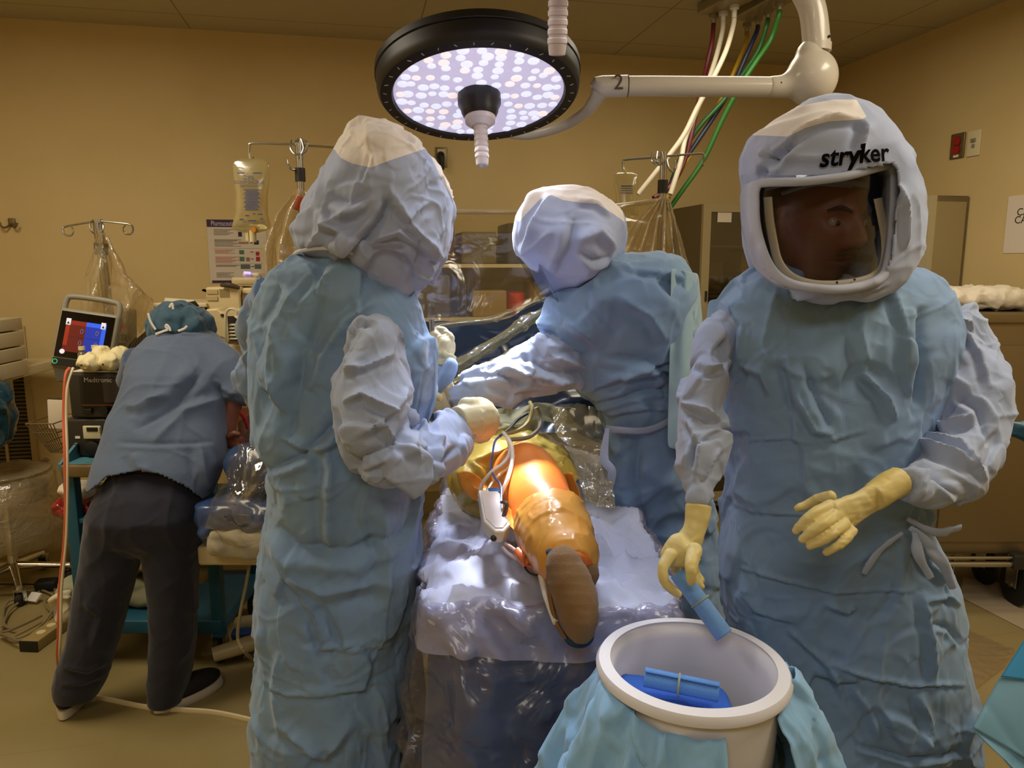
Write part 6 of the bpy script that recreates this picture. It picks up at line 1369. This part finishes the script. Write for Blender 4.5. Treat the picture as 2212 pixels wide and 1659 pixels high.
cab = [([(118, 1340), (118, 1300), (120, 1265), (135, 1240), (155, 1195), (175, 1165)], 'grey cable rising from the power strip plug toward the cart', '#6f6244'),
       ([(0, 1282), (30, 1280), (60, 1276), (90, 1275), (120, 1290), (125, 1310), (110, 1320), (96, 1300), (106, 1290)], 'tan cable coming from the left edge to the tagged coil', '#8a7b55'),
       ([(5, 1355), (20, 1320), (50, 1295), (85, 1278), (60, 1290), (20, 1298), (8, 1320), (10, 1350), (30, 1358)], 'looped grey cable coil on the floor at far left', '#857a5e'),
       ([(0, 1370), (30, 1378), (60, 1370), (90, 1350), (120, 1310), (150, 1270)], 'long tan cable crossing the coil toward the cart leg', '#93855f'),
       ([(0, 1262), (60, 1262), (110, 1262), (150, 1250)], 'thin black cable lying straight along the floor at far left', '#1c1812'),
       ([(90, 1330), (60, 1345), (20, 1362), (0, 1366), (10, 1372), (50, 1384), (90, 1350)], 'lowest grey cable loop near the power strip', '#7d7052')]
for i, (pts, lb, cl_) in enumerate(cab):
    line('power_cable', lb, 'cable', [atz(x, y, .008+.004*(j % 3)+.005*i) for j, (x, y) in enumerate(pts)], .0055 if i != 4 else .004, mat('cable%d' % i, cl_, .6), None, 'cables on the floor at left')
mb = MB(); p = atz(74, 1290, .03); mb.box(p, (.055, .012, .045), Matrix.Rotation(-.25, 4, 'Z')@Matrix.Rotation(-.9, 4, 'X'), .001); tag(mb.build('cable_tag', M_white), 'white paper tag on the cable coil', 'tag')
mb = MB(); mb.box(atz(102, 1262, .03), (.10, .07, .05), Matrix.Rotation(.2, 4, 'Z'), .015); tag(mb.build('foot_pedal', M_blackm), 'black foot pedal lying among the cables', 'pedal')

# ---- anaesthesia machine
YA_ = 3.28
AM = thing('anaesthesia_machine', (at(505, 680, YA_).x, YA_+.2, 0), 'cream anaesthesia workstation left of the left surgeon\'s shoulder', 'medical device')
def abox(name, px0, py0, px1, py1, Y, dep, m, par=AM, bev=.01, yaw=0):
    a, b = at(px0, py0, Y), at(px1, py1, Y); mb = MB(); mb.box(((a.x+b.x)/2, Y+dep/2, (a.z+b.z)/2), (b.x-a.x, dep, a.z-b.z), Matrix.Rotation(yaw, 4, 'Z'), bev); return mb.build(name, m, par, sharp=40)
M_am = mat('machine_cream', '#ddc795', .45)
up_ = abox('upper_housing', 443, 620, 522, 720, YA_+.04, .34, M_am)
for y in (626, 640): abox('recess_panel', 445, y, 470, y+9, YA_+.034, .008, mat('recess%d' % y, '#c2ad7d', .5), up_, 0)
for i in range(12): abox('vent_slot', 474+i*1.9, 624, 475+i*1.9, 643, YA_+.037, .006, mat('slot_tan', '#b5a070', .6) if i == 0 else bpy.data.materials['slot_tan'], up_, 0)
abox('right_bay', 522, 622, 560, 672, YA_+.06, .3, M_am); abox('bay_opening', 523, 633, 556, 671, YA_+.055, .01, mat('bay_tan', '#8f8060', .6), bev=0)
abox('dark_bay', 523, 673, 545, 740, YA_+.055, .02, M_dark, bev=0); abox('side_panel', 545, 673, 600, 760, YA_+.07, .3, M_am)
abox('top_display', 498, 599, 556, 616, YA_+.08, .10, mat('display_back', '#cbb98c', .5), bev=.012); abox('top_lamp', 522, 589, 560, 600, YA_+.1, .12, mat('top_white', '#d9ccae', .4), bev=.01)
mb = MB(); mb.tube([at(527, 589, YA_+.09), at(541, 590, YA_+.09)], .006, 8); mb.build('status_light', mat('violet_led', '#7a5cff', .4, emit='#8a78ff', estr=3), AM)
mb = MB(); mb.tube([at(478, 616, YA_+.03), at(495, 616, YA_+.02), at(518, 622, YA_+.03)], [.008, .012, .008], 10, smooth=5); mb.build('carry_grip', mat('grip_brown', '#4a3d26', .6), AM)
abox('lower_cabinet', 455, 745, 640, 960, YA_+.05, .4, M_am)
abox('work_surface', 330, 655, 446, 664, YA_+.02, .42, M_cream, bev=.004); abox('under_surface', 345, 664, 450, 720, YA_+.1, .3, mat('under_tan', '#a58a55', .6))
for x_ in (350, 640):
    for y_ in (YA_+.1, YA_+.4): caster(AM, (at(x_, 900, YA_).x, y_, 0), .05, h=.13)
abox('base_frame', 345, 1120, 645, 1150, YA_+.05, .42, M_am, bev=.01)
for x_ in (347, 640):
    a = at(x_, 900, YA_); mb = MB(); mb.box((a.x, YA_+.25, .55), (.04, .38, .85), None, .004); mb.build('side_frame', M_am, AM)
# patient-monitor module in front
MM = thing('monitor_module', at(480, 740, 3.1), 'cream module with pink sticker and white handle hanging on the anaesthesia machine', 'medical device')
ring_ = [(444, 668), (470, 666), (478, 674), (492, 678), (500, 740), (478, 730), (462, 728), (444, 712), (438, 700)]
mb = MB(); mb.poly([at(x, y, 3.1) for x, y in ring_], .12, (0, 1, 0)); o = mb.build('module_body', M_am, MM, sharp=30); bv = o.modifiers.new('b', 'BEVEL'); bv.width = .008; bv.segments = 3
face('pink_sticker', 439, 693, 451, 704, 3.098, M_pink, MM, .002, 0)
p = at(457, 700, 3.096); mb = MB(); mb.tube([(p.x+.009*cos(a), p.y, p.z+.017*sin(a)) for a in [2*pi*i/20 for i in range(21)]], .0016, 6, cap=False); mb.tube([(p.x+.004*cos(a), p.y, p.z+.006*sin(a)+.006) for a in [2*pi*i/12 for i in range(13)]], .0012, 6, cap=False); mb.tube([(p.x+.004*cos(a), p.y, p.z+.006*sin(a)-.008) for a in [2*pi*i/12 for i in range(13)]], .0012, 6, cap=False); mb.build('round_emblem', M_dark, MM)
face('socket', 477, 678, 484, 684, 3.098, M_dark, MM, .003, 0)
abox('module_rack', 486, 668, 524, 740, 3.08, .12, M_am, MM, .008)
abox('rack_inner_shade', 491, 683, 516, 736, 3.075, .006, mat('rack_shadow', '#2b2018', .7), MM, 0)  # flat dark face, the shade inside the rack painted as colour
for i in range(5): abox('rack_connector', 493, 700+i*7.5, 514, 704.5+i*7.5, 3.05, .03, M_cream, MM, .004)
mb = MB(); mb.tube([at(490, 742, 3.05), at(487, 700, 3.04), at(489, 674, 3.04), at(500, 667, 3.04), at(510, 671, 3.04), at(511, 680, 3.04)], .006, 8, smooth=5); mb.tube([at(508, 683, 3.04), at(518, 692, 3.03), at(522, 712, 3.03), at(520, 740, 3.05)], .006, 8, smooth=5); mb.build('white_handle', M_cream, MM)
a = at(470, 705, 3.2); mb = MB(); mb.box((a.x, 3.29, a.z), (.05, .14, .04), None, .004); mb.build('mount_bracket', M_grey, MM)
for i, (pts, lb) in enumerate((([(352, 662), (357, 645), (420, 650), (430, 662)], 'paper chart lying on the workstation surface behind the blue cap'), ([(440, 626), (436, 628), (446, 632), (446, 627)], 'corner of white paper left of the cream machine top'))):
    mb = MB(); mb.poly([at(x, y, 3.3+.1*(y < 650)) for x, y in pts], .004, (0, 0, 1)); tag(mb.build('paper_sheet', M_paper), lb, 'paper')
# red hoses and blood line near his forearm
line('blood_tube', 'red curved tube looping beside the bending person\'s hand', 'tube', [at(496, 945, 2.72), at(497, 915, 2.70), at(502, 895, 2.68), at(514, 890, 2.68), at(526, 900, 2.70), at(535, 925, 2.74)], .007, M_red)
line('blood_tube', 'second red tube just left of the looping one', 'tube', [at(481, 925, 2.76), at(484, 905, 2.74), at(492, 896, 2.74), at(500, 905, 2.76)], .007, M_red)
blob('suction_canister', 'clear canister with red contents behind the looping red tube', 'canister', (548, 930), 2.85, (.07, .06, .10), film('canister', '#e8cfc0', .15, .3, '#c9786a', .15, 5, .2, .01), 31, .008)

# ---- second table / arm board under plastic, between the bending person and left surgeon
TB = thing('instrument_table', (at(520, 1190, 2.55).x, 2.55, 0), 'low cream wheeled table with blue feet, covered with plastic-wrapped pillows', 'table')
ya0, ya1 = at(432, 1180, 2.45), at(640, 1215, 2.45)
mb = MB(); mb.box(((ya0.x+ya1.x)/2, 2.62, at(500, 1195, 2.45).z), (ya1.x-ya0.x, .40, .07), None, .012); mb.build('table_deck', mat('deck_cream', '#c9b98e', .45), TB)
mb = MB(); mb.tube([at(430, 1140, 2.5), at(436, 1176, 2.46), at(470, 1178, 2.45)], .008, 8, smooth=4); mb.build('side_rail', M_steel, TB)
zd = at(500, 1195, 2.45).z; p = at(540, 1195, 2.6)
mb = MB(); mb.box((p.x+.1, 2.68, zd/2+.03), (.14, .16, zd-.1), None, .02); mb.build('pedestal', mat('pedestal_cream', '#b5a57c', .45), TB)
for a, b in ((at(455, 1345, 2.62), at(640, 1290, 2.75)), (at(455, 1345, 2.62)+Vector((.0, .25, 0)), at(640, 1290, 2.75)+Vector((0, .1, 0)))):
    a.z = .11; b.z = .15; mb = MB(); mb.tube([a, b], [.028, .036], 12); mb.build('base_leg', mat('pedestal_cream', '#b5a57c', .45), TB)
c = atz(514, 1428, 0); mb = MB(); mb.box((c.x+.08, c.y+.02, .115), (.20, .05, .03), Matrix.Rotation(.15, 4, 'Z'), .01); mb.build('blue_foot', mat('foot_blue', '#153a72', .5), TB); caster(TB, (c.x-.0, c.y+.03, 0), .042, mat('caster_tan', '#5c4f33', .5), M_chrome, .105)
line('drain_tube', 'thin tan tube hanging from the low table down to the floor by the blue foot', 'tube', [at(542, 1205, 2.5), at(530, 1270, 2.48), at(518, 1330, 2.46), at(514, 1380, 2.46), at(530, 1410, 2.44), atz(556, 1432, .01)], .006, mat('tan_tube', '#9a8c66', .4))
zd += .036
for lb, px, Y, r, m, sd in (('blue plastic-wrapped pillow, upper one by the left surgeon\'s hip', (575, 1010), 2.50, (.13, .10, .085), mat('pillow_blue', '#2f456e', .3, coat=.5), 1), ('blue plastic-wrapped pillow, lower one on the low table', (545, 1110), 2.45, (.17, .12, .07), mat('pillow_blue2', '#30497a', .35, coat=.4), 2), ('grey-white bolster with dark stripes on the low table', (530, 1165), 2.38, (.12, .07, .05), mat('bolster', '#b3ab94', .7), 3)):
    o = blob('wrapped_pillow', lb, 'pillow', px, Y, r, m, sd+60, .008, [('r', .09, .012), ('c', .07, .008)])
o, G = sheet('plastic_cover', 'shiny clear plastic cover over the pillows between the bending person and the left surgeon', 'plastic cover', [[(530, 958), (560, 960), (600, 975), (640, 1000)], [(500, 1020), (540, 1020), (590, 1020), (640, 1040)], [(450, 1085), (500, 1090), (560, 1090), (640, 1100)], [(442, 1140), (490, 1160), (550, 1170), (640, 1160)], [(450, 1165), (490, 1195), (530, 1195), (640, 1170)]],
      lambda u_, v: 2.36-.12*sin(v*pi)+.02*sin(u_*9), film('shiny_plastic', '#ece6da', .14, .10, '#e9dcb8', .06, 5, .9, .05), 27, [('r', (.13, .13, .13), .022), ('c', (.09, .09, .09), .014)])

# ---------------------------------------------------------------- D: person in scrubs bending over
Dp = thing('person', (at(290, 1300, 2.45).x, 2.45, 0), 'person in blue scrub top, dark trousers and teal cap bending forward, back to us', 'person')
mb = MB()   # continuous body: legs, torso, arms, neck, head
def bt(pts, n=18, flat=1): limb(mb, pts, n, flat, 5)
bt([(315, 1120, 2.46, 50), (330, 1040, 2.50, 52), (350, 930, 2.62, 52), (375, 830, 2.75, 52), (385, 765, 2.82, 40), (385, 715, 2.88, 34)])
bt([(275, 1120, 2.46, 45), (230, 1250, 2.44, 32), (196, 1400, 2.43, 25), (166, 1515, 2.43, 18)]); bt([(360, 1120, 2.46, 45), (375, 1300, 2.45, 34), (366, 1480, 2.45, 30), (362, 1515, 2.46, 22)])
bt([(450, 795, 2.75, 30), (500, 850, 2.69, 24), (492, 905, 2.66, 21), (488, 950, 2.64, 18)], 14); bt([(320, 800, 2.78, 26), (300, 860, 2.86, 22), (320, 900, 2.92, 18)], 14)
mb.sphere(at(385, 708, 2.89), (.07, .09, .075), 20, 14)
me = remesh(mb, .009, 4); link('body', me, M_skin, Dp, sharp=None)
mb = MB(); rows(mb, [(712, 350, 440, 2.84, .07), (725, 322, 462, 2.82, .10), (755, 293, 490, 2.78, .13), (800, 276, 500, 2.72, .15), (850, 262, 492, 2.68, .15), (900, 245, 482, 2.62, .15), (950, 228, 484, 2.57, .15), (1000, 210, 482, 2.52, .155), (1040, 200, 470, 2.49, .155), (1075, 196, 452, 2.47, .15)], 2.5, .14, 44, 2.4)
limb(mb, [(440, 770, 2.78, 50), (485, 800, 2.72, 44), (512, 840, 2.68, 34), (508, 868, 2.66, 30)], 20, 1); limb(mb, [(310, 780, 2.78, 45), (285, 830, 2.84, 35)], 16, 1)
me = remesh(mb, .007, 8); co, no = cosnorm(me); px_ = proj(co)
# curved hem: cut below an arch
wrinkle(me, [('n', (.2, .2, .2), .008), ('r', (.14, .14, .14), .007)], seed=44, fl=[([(440, 800), (380, 870), (290, 930)], 20, -.018), ([(480, 860), (400, 890), (330, 960)], 16, .014), ([(270, 880), (300, 880), (360, 850)], 12, .010), ([(250, 955), (340, 960), (460, 955)], 8, -.006), ([(430, 960), (440, 1020), (450, 1060)], 16, .014), ([(290, 980), (300, 1010), (330, 1020)], 16, .01), ([(460, 820), (500, 850), (520, 850)], 8, .01)])
bm = bmesh.new(); bm.from_mesh(me); bm.faces.ensure_lookup_table(); c_, _ = fcent(me); px_ = proj(c_)
hem = np.interp(px_[:, 0], [190, 230, 290, 340, 400, 440, 480], [1062, 1030, 1016, 1022, 1050, 1078, 1085]); dl = (px_[:, 1] > hem) & (c_[:, 2] < 1.05)
bmesh.ops.delete(bm, geom=[f for f in bm.faces if dl[f.index]], context='FACES'); bm.to_mesh(me); bm.free()
o = link('scrub_top', me, M_shirt, Dp, sharp=None); md = o.modifiers.new('s', 'SOLIDIFY'); md.thickness = .003; md.offset = -1
mb = MB(); rows(mb, [(1010, 250, 420, 2.5, .10), (1060, 212, 434, 2.47, .125), (1110, 190, 436, 2.45, .14), (1160, 182, 434, 2.45, .115), (1185, 190, 426, 2.45, .08), (1195, 215, 400, 2.45, .04)], 2.45, .13, 44, 2.5)
rows(mb, [(1150, 182, 312, 2.44, .10), (1200, 176, 306, 2.44, .10), (1300, 158, 276, 2.43, .09), (1380, 146, 256, 2.42, .08), (1440, 126, 238, 2.42, .075), (1475, 118, 226, 2.42, .075), (1506, 124, 208, 2.42, .07)], 2.43, .09, 32, 2.2)
rows(mb, [(1150, 300, 434, 2.45, .10), (1200, 312, 430, 2.45, .10), (1300, 326, 426, 2.45, .09), (1400, 326, 420, 2.46, .08), (1470, 324, 408, 2.46, .075), (1517, 324, 396, 2.46, .07)], 2.45, .09, 32, 2.2)
me = remesh(mb, .007, 16); wrinkle(me, [('r', (.14, .14, .2), .007), ('r', (.07, .07, .09), .003)], seed=47, fl=[([(140, 1440), (190, 1450), (230, 1430)], 8, .008), ([(130, 1480), (180, 1475), (220, 1460)], 6, .006), ([(180, 1300), (220, 1330), (200, 1400)], 14, .008)])
link('trousers', me, M_pants, Dp, sharp=None)
def shoe(pts, solepts, Y):
    mb = MB(); mb.tube([p for p, r in pts], [r for p, r in pts], 20, True, .8, None, 5); me = remesh(mb, .005, 3); sh_ = link('shoe', me, M_shoeb, Dp, sharp=None)
    mb = MB(); mb.tube([p for p, r in solepts], [r for p, r in solepts], 20, True, .32, (1, 0, 0) if False else None, 5); return sh_
for fx, fy, dx, dy in ((142, 1548, -.05, -.10), (352, 1535, .135, .17)):
    a = atz(fx, fy, 0); dirv = Vector((dx, dy, 0)).normalized() if fx > 200 else Vector((-.25, .9, 0)).normalized(); L_ = .25; hl = a-dirv*.0
    ctr = a+dirv*L_*.40+Vector((0, 0, .0)); Mr = Matrix.Rotation(atan2(dirv.y, dirv.x), 4, 'Z')
    mb = MB(); mb.sphere(ctr+Vector((0, 0, .05)), (L_*.50, .046, .042), 24, 14, Mr); mb.sphere(a+dirv*.04+Vector((0, 0, .065)), (.06, .042, .05), 20, 12, Mr); me = remesh(mb, .005, 3); link('shoe', me, M_shoeb, Dp, sharp=None)
    mb = MB(); ou = [(cos(t)*L_*.53, sin(t)*.048*(1+.18*cos(t))) for t in [2*pi*i/36 for i in range(36)]]
    mb.loft([[ctr+(Mr@Vector((x*s_, y*s_, z))) for x, y in ou] for s_, z in ((.93, .0), (1.0, .006), (1.0, .022), (.95, .034))]); mb.build('shoe_sole', M_sole, Dp)
mb = MB(); mb.sphere(at(385, 702, 2.87), (.112, .13, .095), 28, 18); mb.sphere(at(415, 705, 2.87), (.085, .11, .07), 24, 14); me = remesh(mb, .006, 4); wrinkle(me, [('r', (.06, .06, .06), .008), ('c', (.05, .05, .05), .008)], seed=5); link('surgical_cap', me, cloth('cap_teal', '#3c5a6b', '#355262'), Dp, sharp=None)
for pts in ([(320, 676), (325, 694), (336, 712)], [(336, 722), (352, 716), (362, 712), (358, 706), (360, 702), (366, 708), (368, 715)], [(385, 715), (398, 710), (404, 704)], [(366, 664), (372, 656), (374, 668)]):
    mb = MB(); mb.tube([at(x, y, 2.735) for x, y in pts], .0045, 8, flat=.5, smooth=5); mb.build('mask_tie', M_white, Dp)
hand('hand', M_skin, Dp, [(488, 945, 2.64, 17), (497, 952, 2.62, 19), (505, 955, 2.61, 16)], [[(505, 947+j*6, 2.61, 7), (516, 946+j*5, 2.60, 6.5), (524, 950+j*5, 2.61, 5.5)] for j in range(4)]+[[(496, 942, 2.60, 7), (506, 936, 2.59, 6.5), (515, 938, 2.59, 5.5)]], None, .004)
# ================================================================ BASIN, TOWELS, FOREGROUND DRAPES
BC = atz(1495, 1430, .93); BR = .158
BS = thing('basin', (BC.x, BC.y, .56), 'large white plastic basin with thick rolled rim in the foreground', 'basin')
M_basin = mat('basin_plastic', '#dfdfe6', .45, sss=.05, bump=[('noise', 40, .05, .002)])
mb = MB(); r_ = BR; ZO = .035
mb.lathe([(x_*.94 if x_ < .1475 else x_*.945 if x_ < .153 else x_, z_+ZO) for x_, z_ in [(.0, .58), (.125, .58), (.135, .60), (.148, .84), (.150, .872), (.1495, .883), (r_-.008, .886), (r_-.001, .880), (r_, .888), (r_-.005, .896), (r_-.015, .898), (.146, .893), (.138, .884), (.134, .87), (.128, .70), (.120, .598), (.10, .592), (0, .592)]], (BC.x, BC.y, 0), None, 96)
mb.build('basin_shell', M_basin, BS, sharp=50)
# tilted folded towels inside
M_tin = mat('towel_in', '#5a8fd8', .85, bump=[('noise', 260, .5, .002)])
roll('rolled_towel', 'blue rolled towel lying on the folded ones inside the basin', at(1392, 1464, BC.y+.005), at(1553, 1497, BC.y-.03), .0175, M_tin)
c = at(1458, 1500, BC.y-.012); c.z -= .035
for i, (dz, sx_, lb, colr) in enumerate(((0, .20, 'deep blue folded towel just under the rolled one in the basin', '#2a62c8'), (-.055, .19, 'folded towel lower down in the basin pile', '#3a6fc6'), (-.11, .185, 'folded towel at the bottom of the basin pile', '#3a6fc6'))):
    mb = MB(); mb.box((c.x, BC.y-.005, c.z+dz), (sx_, .15, .05), Matrix.Rotation(-.12, 4, 'Z')@Matrix.Rotation(.06*(i == 0), 4, 'Y'), .024); me = remesh(mb, .005, 4); wrinkle(me, [('r', .05, .003)], seed=3+i)
    tag(link('folded_towel', me, mat('towel_deep%d' % i, colr, .8), sharp=None), lb, 'towel')
# stand
SD = thing('basin_stand', (BC.x, BC.y, 0), 'steel ring stand carrying the white basin, mostly hidden by its blue drape', 'stand')
mb = MB(); mb.tube([(BC.x+.147*cos(a), BC.y+.147*sin(a), .79) for a in [2*pi*i/40 for i in range(41)]], .006, 8, cap=False); mb.build('ring', M_steel, SD)
for i in range(4):
    a = 2*pi*i/4+.7; mb = MB(); mb.tube([(BC.x+.15*cos(a), BC.y+.15*sin(a), .79), (BC.x+.16*cos(a), BC.y+.16*sin(a), .4), (BC.x+.2*cos(a), BC.y+.2*sin(a), .07)], .008, 8); mb.build('stand_leg', M_steel, SD)
    caster(SD, (BC.x+.2*cos(a), BC.y+.2*sin(a), 0), .028, h=.068)
M_bdr = cloth('light_blue_drape', '#88bcec', '#92bcdc')
def skirt(name, label, a0, a1, rt, rb, zt0, zb, folds_, seed, lump=0, n=150):
    G = []; rnd = random.Random(seed); ph = [rnd.uniform(0, 6) for _ in range(3)]; NV = 70
    for i in range(NV):
        v = i/(NV-1); r = []
        for k in range(n):
            u_ = k/(n-1); a = radians(a0+(a1-a0)*u_); zt1 = zt0(u_) if callable(zt0) else zt0; rb1 = rb(u_) if callable(rb) else rb
            z = zt1+(zb-zt1)*v; rad = rt+(rb1-rt)*v**.75
            f = sin(u_*folds_*2*pi+ph[0]+.6*sin(v*3))+.45*sin(u_*folds_*4.3*pi+ph[1]); sharp_ = (abs(f)**.7)*(1 if f > 0 else -1)
            rad += (.004+.038*min(1, v*1.6))*sharp_+lump*sin(pi*min(1, v*2.5))*.02
            r.append(Vector((BC.x+cos(a)*rad, BC.y+sin(a)*rad, z)))
        G.append(r)
    mb = MB(); mb.grid(G); me = mb.mesh(); wrinkle(me, [('R', (.07, .07, .12), .006), ('F', (.09, .09, .12), .012), ('F', (.045, .045, .05), .003)], seed=seed)
    o = link(name, me, M_bdr, None, sharp=None); md = o.modifiers.new('s', 'SOLIDIFY'); md.thickness = .002
    return tag(o, label, 'drape')
skirt('stand_drape', 'light blue cloth drape hanging in folds around the left and front of the white basin', -262, -85, .149, lambda u_: .38-.10*u_, lambda u_: .903-.012*sin(u_*9), .30, 5, 11)
skirt('stand_drape', 'light blue cloth drape bunched at the right side of the white basin', -42, 92, .151, lambda u_: .26+.03*sin(u_*5), lambda u_: .893+.035*sin(pi*min(1, u_*2.2)), .30, 3, 17, 1.2)
# drape of the back table cutting in at the right edge
M_tq = mat('turquoise_drape', '#1f82b4', .6, bump=[('ridge', 6, .4, .02)]); M_tqp = mat('pale_teal_drape', '#6a98b0', .6, bump=[('ridge', 6, .4, .02)])
RT = thing('back_table', (.97, 1.0, 0), 'corner of a draped table poking in at the lower right edge', 'table')
p0, p1, p2 = at(2238, 1340, 1.12), at(2103, 1572, 1.05), at(2205, 1662, .95)
def tri(name, a, b, c, m, par, seed, n=30, amp=.01):
    G = []
    for i in range(n):
        v = i/(n-1); r = []
        for k in range(n):
            u_ = k/(n-1); q = (a*(1-u_)+b*u_)*(1-v)+c*v if False else a*(1-v)+(b*(1-u_)+c*u_)*v; r.append(q)
        G.append(r)
    mb = MB(); mb.grid(G); me = mb.mesh(); wrinkle(me, [('r', .08, amp), ('n', .1, amp)], seed=seed); o = link(name, me, m, par, sharp=None); o.modifiers.new('s', 'SOLIDIFY').thickness = .002; return o
e0, e1 = at(2240, 1330, 1.15), at(2160, 1475, 1.12)
def quad(name, a, b, c, d, m, seed, n=28, amp=.006):
    G = [[(a*(1-j/(n-1))+b*(j/(n-1)))*(1-i/(n-1))+(d*(1-j/(n-1))+c*(j/(n-1)))*(i/(n-1)) for j in range(n)] for i in range(n)]
    mb = MB(); mb.grid(G); me = mb.mesh(); wrinkle(me, [('r', .08, amp), ('n', .12, amp)], seed=seed); o = link(name, me, m, RT, sharp=None); o.modifiers.new('s', 'SOLIDIFY').thickness = .002; return o
quad('drape_top_fold', at(2225, 1362, 1.14), at(2420, 1300, 1.14), at(2420, 1500, 1.06), at(2160, 1463, 1.10), M_tq, 3)
quad('drape_lower_fold', at(2160, 1463, 1.10), at(2420, 1500, 1.06), at(2420, 1760, .98), at(2101, 1572, 1.06), M_tqp, 4)
quad('drape_under_fold', at(2101, 1572, 1.06), at(2420, 1700, 1.0), at(2420, 2100, .92), at(2222, 1690, 1.0), M_tqp, 5)
mb = MB(); mb.box((1.26, 1.05, .38), (.5, .5, .72), None, .02); mb.build('table_body', M_steelwarm, RT)
# dark teal cloth end at the right edge
mb = MB(); mb.tube([at(2150, 918, 1.75), at(2185, 928, 1.74), at(2225, 932, 1.73), at(2300, 940, 1.72)], [.012, .02, .028, .035], 14, flat=.55, smooth=5); me = remesh(mb, .005, 3); wrinkle(me, [('r', .04, .005)], seed=5)
tag(link('folded_cloth', me, mat('dark_teal_cloth', '#134a5e', .4), sharp=None), 'dark teal folded cloth end poking in beside the right surgeon\'s sleeve', 'cloth')
# clear wrapper on the floor
G = []
cs = [atz(2078, 1352, .01), atz(2192, 1400, .01), atz(2170, 1440, .01), atz(2090, 1500, .01)]
n = 36; G = [[(cs[0]*(1-j/(n-1))+cs[1]*(j/(n-1)))*(1-i/(n-1))+(cs[3]*(1-j/(n-1))+cs[2]*(j/(n-1)))*(i/(n-1)) for j in range(n)] for i in range(n)]
mb = MB(); mb.grid(G); me = mb.mesh(); wrinkle(me, [('r', (.1, .05, .1), .006)], seed=8); co, no = cosnorm(me); co[:, 2] = np.maximum(co[:, 2], .004); setco(me, co)
tag(link('plastic_wrapper', me, film('floor_wrapper', '#f0e6d2', .14, .35, '#e4cfa6', .25, 20, .5, .01), sharp=None), 'crinkled clear wrapper lying on the floor at lower right', 'plastic wrapper')
